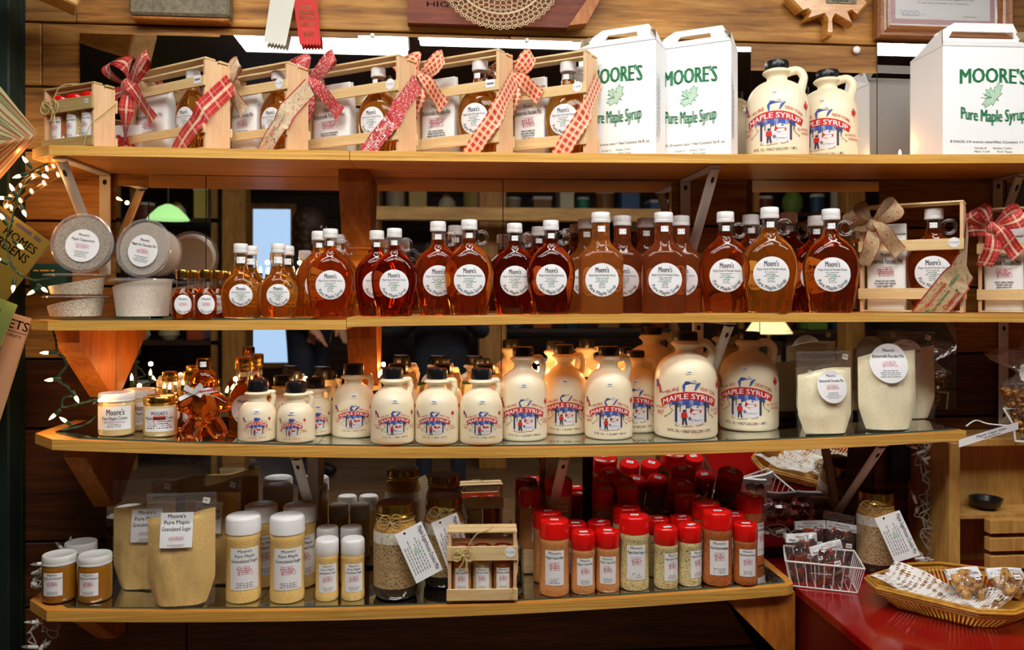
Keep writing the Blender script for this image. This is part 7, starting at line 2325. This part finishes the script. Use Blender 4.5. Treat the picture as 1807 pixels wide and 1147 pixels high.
# ================================================================ the room behind the camera (seen in the mirrors)
def person(name, loc, rz, h, pose, coat, trousers, hairc, label, pack=None):
    S = h / 1.75
    V = lambda x, y, z: Vector((x * S, y * S, z * S))
    J = {'pel': V(0, 0, .95), 'sp': V(0, .01, 1.15), 'ch': V(0, .0, 1.36), 'nk': V(0, 0, 1.50), 'hd0': V(0, .02, 1.56), 'hd1': V(0, .025, 1.64), 'hd2': V(0, .015, 1.70)}
    Rr = {'pel': .16, 'sp': .15, 'ch': .165, 'nk': .058, 'hd0': .066, 'hd1': .088, 'hd2': .062}
    E = [('pel', 'sp'), ('sp', 'ch'), ('ch', 'nk'), ('nk', 'hd0'), ('hd0', 'hd1'), ('hd1', 'hd2')]
    for sd, sg in (('l', -1), ('r', 1)):
        J['hip' + sd] = V(sg * .10, 0, .88); Rr['hip' + sd] = .10
        J['kn' + sd] = V(sg * .11, .01, .50); Rr['kn' + sd] = .065
        J['an' + sd] = V(sg * .11, -.02, .09); Rr['an' + sd] = .045
        J['toe' + sd] = V(sg * .12, .14, .045); Rr['toe' + sd] = .042
        J['sh' + sd] = V(sg * .18, 0, 1.42); Rr['sh' + sd] = .075
        e, w_ = pose[sd]
        J['el' + sd] = V(*e); Rr['el' + sd] = .055
        J['wr' + sd] = V(*w_); Rr['wr' + sd] = .034
        d = (J['wr' + sd] - J['el' + sd]).normalized()
        J['pa' + sd] = J['wr' + sd] + d * .07 * S; Rr['pa' + sd] = .034
        E += [('pel', 'hip' + sd), ('hip' + sd, 'kn' + sd), ('kn' + sd, 'an' + sd), ('an' + sd, 'toe' + sd), ('ch', 'sh' + sd), ('sh' + sd, 'el' + sd), ('el' + sd, 'wr' + sd), ('wr' + sd, 'pa' + sd)]
        side = d.cross(Vector((0, 0, 1))); 
        if side.length < .1: side = Vector((0, 1, 0))
        side.normalize()
        for f in range(5):
            a = J['pa' + sd] + side * ((f - 1.5) * .019 * S) if f < 4 else J['wr' + sd] + d * .03 * S + side * (-.035 * S)
            ln = (.032, .038, .036, .028, .026)[f] * S
            dd = d if f < 4 else (d - side * .8).normalized()
            J['f%d%s' % (f, sd)] = a + dd * ln * .9; J['g%d%s' % (f, sd)] = a + dd * ln * 1.7 + Vector((0, 0, -.012 * S))
            Rr['f%d%s' % (f, sd)] = .010; Rr['g%d%s' % (f, sd)] = .008
            E += [('pa' + sd if f < 4 else 'wr' + sd, 'f%d%s' % (f, sd)), ('f%d%s' % (f, sd), 'g%d%s' % (f, sd))]
    keys = list(J)
    me = bpy.data.meshes.new('body'); me.from_pydata([J[k] for k in keys], [(keys.index(a), keys.index(b)) for a, b in E], [])
    ob = bpy.data.objects.new('body', me); COL.objects.link(ob)
    ob.modifiers.new('skin', 'SKIN')
    for i, k in enumerate(keys):
        s = me.skin_vertices[0].data[i]; s.radius = (Rr[k] * S * (1.15 if k in ('pel', 'sp', 'ch') else 1), Rr[k] * S * (.8 if k in ('pel', 'sp', 'ch') else 1)); s.use_root = (k == 'pel')
    su = ob.modifiers.new('sub', 'SUBSURF'); su.levels = 2; su.render_levels = 2
    dg = bpy.context.evaluated_depsgraph_get()
    m2 = bpy.data.meshes.new_from_object(ob.evaluated_get(dg)); bpy.data.objects.remove(ob)
    m2.materials.clear()
    for k in ('skin_tone', coat, trousers, 'shoe_dark'): m2.materials.append(MAT[k])
    for p in m2.polygons:
        c = p.center / S; mi = 1
        if c.z > 1.50: mi = 0
        elif c.z < .10: mi = 3
        elif c.z < .86 and abs(c.x) < .26 and c.y < .3: mi = 2
        for sd in 'lr':
            if (p.center - J['pa' + sd]).length < .095 * S and (p.center - J['wr' + sd]).dot(J['pa' + sd] - J['wr' + sd]) > 0: mi = 0
        p.material_index = mi
    m2.shade_smooth(); m2.name = 'body'
    t = empty(name, loc, rz, label, 'person')
    b = bpy.data.objects.new('body', m2); COL.objects.link(b); b.parent = t
    hc = J['hd1']
    mb = MB()
    for a_ in (-.032, .032):
        mb.sphere(hc + V(a_, .078, .0), .011 * S, 'eye_white', 10, 8); mb.sphere(hc + V(a_, .088, .0), .006 * S, 'ink', 8, 6)
    mb.sphere(hc + V(0, .095, -.028), .015 * S, 'skin_tone', 10, 8, (.8, 1, 1.5)); mb.sphere(hc + V(0, .080, -.066), .020 * S, 'lip', 10, 6, (1, .5, .35))
    for a_ in (-.09, .09): mb.sphere(hc + V(a_, .0, -.01), .022 * S, 'skin_tone', 10, 8, (.4, .8, 1.3))
    mb.build('face', t)
    mb = MB(); rg = random.Random(5)
    mb.sphere(hc + V(0, -.018, .022), .108 * S, hairc, 20, 14, (1, 1.02, 1.08))
    for i in range(40):
        a = rg.uniform(PI * .95, PI * 2.05); z = rg.uniform(-.14, .06)
        mb.sphere(hc + V(.072 * math.cos(a), .068 * math.sin(a) - .01, z), rg.uniform(.04, .05) * S, hairc, 12, 8)
    mb.build('hair', t)
    mb = MB().tube([V(.075 * math.cos(a), .06 * math.sin(a) + .0, 1.475) for a in [2 * PI * i / 20 for i in range(20)]], .026 * S, 'collar_grey', 10, closed=True); mb.build('collar', t)
    return t
pm('skin_tone', 'c08a6a', rough=.5); pm('coat_navy', '0d1420', rough=.8); pm('coat_black', '101014', rough=.8); pm('jeans_dark', '1a2030', rough=.8); pm('shoe_dark', '14100e', rough=.5); pm('hair_brown', '3a2416', rough=.6); pm('hair_dark', '1e140e', rough=.6); pm('eye_white', 'e0dcd4', rough=.3); pm('lip', 'a05848', rough=.5); pm('collar_grey', '4a4844', rough=.9)
v = refl(545, 500, 3.4)
down = {'l': ((-.25, -.02, 1.15), (-.19, .12, .99)), 'r': ((.25, -.02, 1.15), (.19, .12, .99))}
person('person', (v.x, v.y, 0), R(-72), 1.84, down, 'coat_navy', 'jeans_dark', 'hair_brown', 'person in a dark navy coat with curly brown hair, mirrored left of the wooden bracket')
cam_pose = {'l': ((-.27, .12, 1.14), (-.085, .26, 1.33)), 'r': ((.27, .12, 1.14), (.085, .26, 1.33))}
person('person', (0.0, -2.58, 0), 0, 1.58, cam_pose, 'coat_navy', 'jeans_dark', 'hair_dark', 'person in a dark coat holding a camera, mirrored in the middle behind the bottles')
t = empty('camera_body', (0, -2.27, 1.23), 0, 'black camera held by the person in the middle of the mirrors', 'camera')
MB().box(-.065, .065, -.03, .02, -.04, .05, 'black_cap', bev=.008).box(-.025, .025, -.02, .015, .05, .068, 'black_cap', bev=.005).build('camera_case', t)
MB().loft([(0, .034, .034, 2), (.03, .036, .036, 2), (.032, .028, .028, 2)], 'black_cap', 28, M=Matrix.Translation((0, .021, 0)) @ Matrix.Rotation(R(-90), 4, 'X')).build('lens', t)
# shelving unit with tubs, a green-shaded lamp, hanging things
def at(px, py, Yv): return refl(px, py, Yv)
def stockshelf(px0, px1, Yv, zs_, label):
    x0, x1 = X_(px0, Yv), X_(px1, Yv)
    t = empty('stock_rack', (x0, -Yv, 0), 0, label, 'rack')
    for k, z in enumerate(zs_): MB().box(0, x1 - x0, -.35, 0, z - .03, z, 'room_timber').build('rack_shelf', t, smooth=False)
    for a in (0.0, x1 - x0 - .04):
        for b in (-.35, -.04): MB().box(a, a + .04, b, b + .04, 0, 2.2, 'post_timber').build('rack_post', t, smooth=False)
    return x0, x1
rg = random.Random(21)
stock = []
for px0, px1, Yv, zz, lb in ((200, 384, 3.6, [.45, .95, 1.42, 1.8], 'tall timber stock rack mirrored behind the tubs at the left'), (660, 1190, 4.3, [.5, 1.0, 1.5, 1.95], 'wide timber stock rack mirrored across the middle'), (1330, 1560, 3.8, [.5, 1.0, 1.5, 1.9], 'timber stock rack mirrored at the right')):
    x0, x1 = stockshelf(px0, px1, Yv, zz, lb)
    for zi, z in enumerate(zz):
        x = x0 + .08; n_ = 0
        while x < x1 - .16: 
            w_ = rg.uniform(.09, .2); stock.append((x + w_ / 2, -Yv - .17, z, w_ * .46, rg.uniform(.1, .26), 'number %s from the left, %s of the %s' % (('one', 'two', 'three', 'four', 'five', 'six', 'seven', 'eight', 'nine', 'ten', 'eleven', 'twelve', 'thirteen')[n_], ('bottom shelf', 'second shelf up', 'third shelf up', 'top shelf')[zi], lb.split()[0] + (' left rack' if px0 == 200 else ' middle rack' if px0 == 660 else ' right rack')))); x += w_ + rg.uniform(.02, .09); n_ += 1
cols = ['c8b060', '2f8f74', 'd8d4c4', '8a5a2c', 'b04a28', '4a6c9c', 'c07c34', '6f8c3c', 'e0d8b8', '7c3a20', '34506c', 'b8a888']
for k, c in enumerate(cols): pm('stock_%d' % k, c, rough=.5)
cn = ['mustard', 'teal', 'white', 'brown', 'rust', 'blue', 'orange', 'green', 'cream', 'maroon', 'slate', 'beige']
for i, (x, y, z, r_, h, where) in enumerate(stock):
    k = rg.randrange(12); kind = rg.randrange(3)
    t = empty(('storage_box', 'round_canister', 'pottery_jar')[kind], (x, y, z + .001), 0, None, ('box', 'canister', 'jar')[kind], 'stock on the racks across the room')
    t['label'] = '%s %s, %s' % (cn[k], ('box', 'canister', 'rounded jar')[kind], where)
    if kind == 0: MB().box(-r_, r_, -.12, .12, 0, h, 'stock_%d' % k, bev=.006).build('box', t); MB().box(-r_ - .003, r_ + .003, -.123, .123, h * .8, h + .003, 'paper_grey', bev=.003).build('lid', t)
    elif kind == 1: MB().loft([(0, r_, r_, 2), (h * .85, r_, r_, 2)], 'stock_%d' % k, 24).build('drum', t); MB().loft([(h * .85, r_ * 1.03, r_ * 1.03, 2), (h, r_ * 1.03, r_ * 1.03, 2)], 'paper_grey', 24).build('lid', t)
    else: MB().loft([(0, r_ * .6, r_ * .6, 2), (h * .3, r_, r_, 2), (h * .6, r_ * .95, r_ * .95, 2), (h * .85, r_ * .5, r_ * .5, 2)], 'stock_%d' % k, 24).build('pot', t); MB().loft([(h * .85, r_ * .55, r_ * .55, 2), (h, r_ * .4, r_ * .4, 2)], 'brace_wood', 20).build('stopper', t)
# lamps of the far room
pm('lamp_green', (.25, .7, .2), emit=(.50, .95, .35), es=0.7)
v = at(298, 372, 3.2)
t = empty('green_lamp', v, 0, 'glowing green glass lamp shade mirrored above the tiny bottles', 'lamp')
MB().loft([(-.06, .13, .13, 2), (-.03, .11, .11, 2), (.02, .06, .06, 2), (.04, .02, .02, 2)], 'lamp_green', 28).build('lamp_shade', t)
MB().tube([(0, 0, .04), (0, 0, CZ - v.z)], .006, 'black_cap', 8).build('cord', t)
v = at(1355, 577, 2.9)
pm('shade_yellow', 'e8d880', emit=(1, .85, .40), es=0.9)
t = empty('pleated_lamp', Vector((v.x, v.y, v.z)), 0, 'yellow glowing lamp shade mirrored between the half gallon jugs', 'lamp')
MB().loft([(-.04, .15, .15, 2), (.05, .09, .09, 2)], 'shade_yellow', 28).build('lamp_shade', t)
MB().tube([(0, 0, -.04), (0, 0, -v.z + .002)], .014, 'gold_metal', 10).build('lamp_pole', t)
MB().loft([(-v.z + .001, .12, .12, 2), (-v.z + .02, .1, .1, 2)], 'gold_metal', 24).build('lamp_base', t)
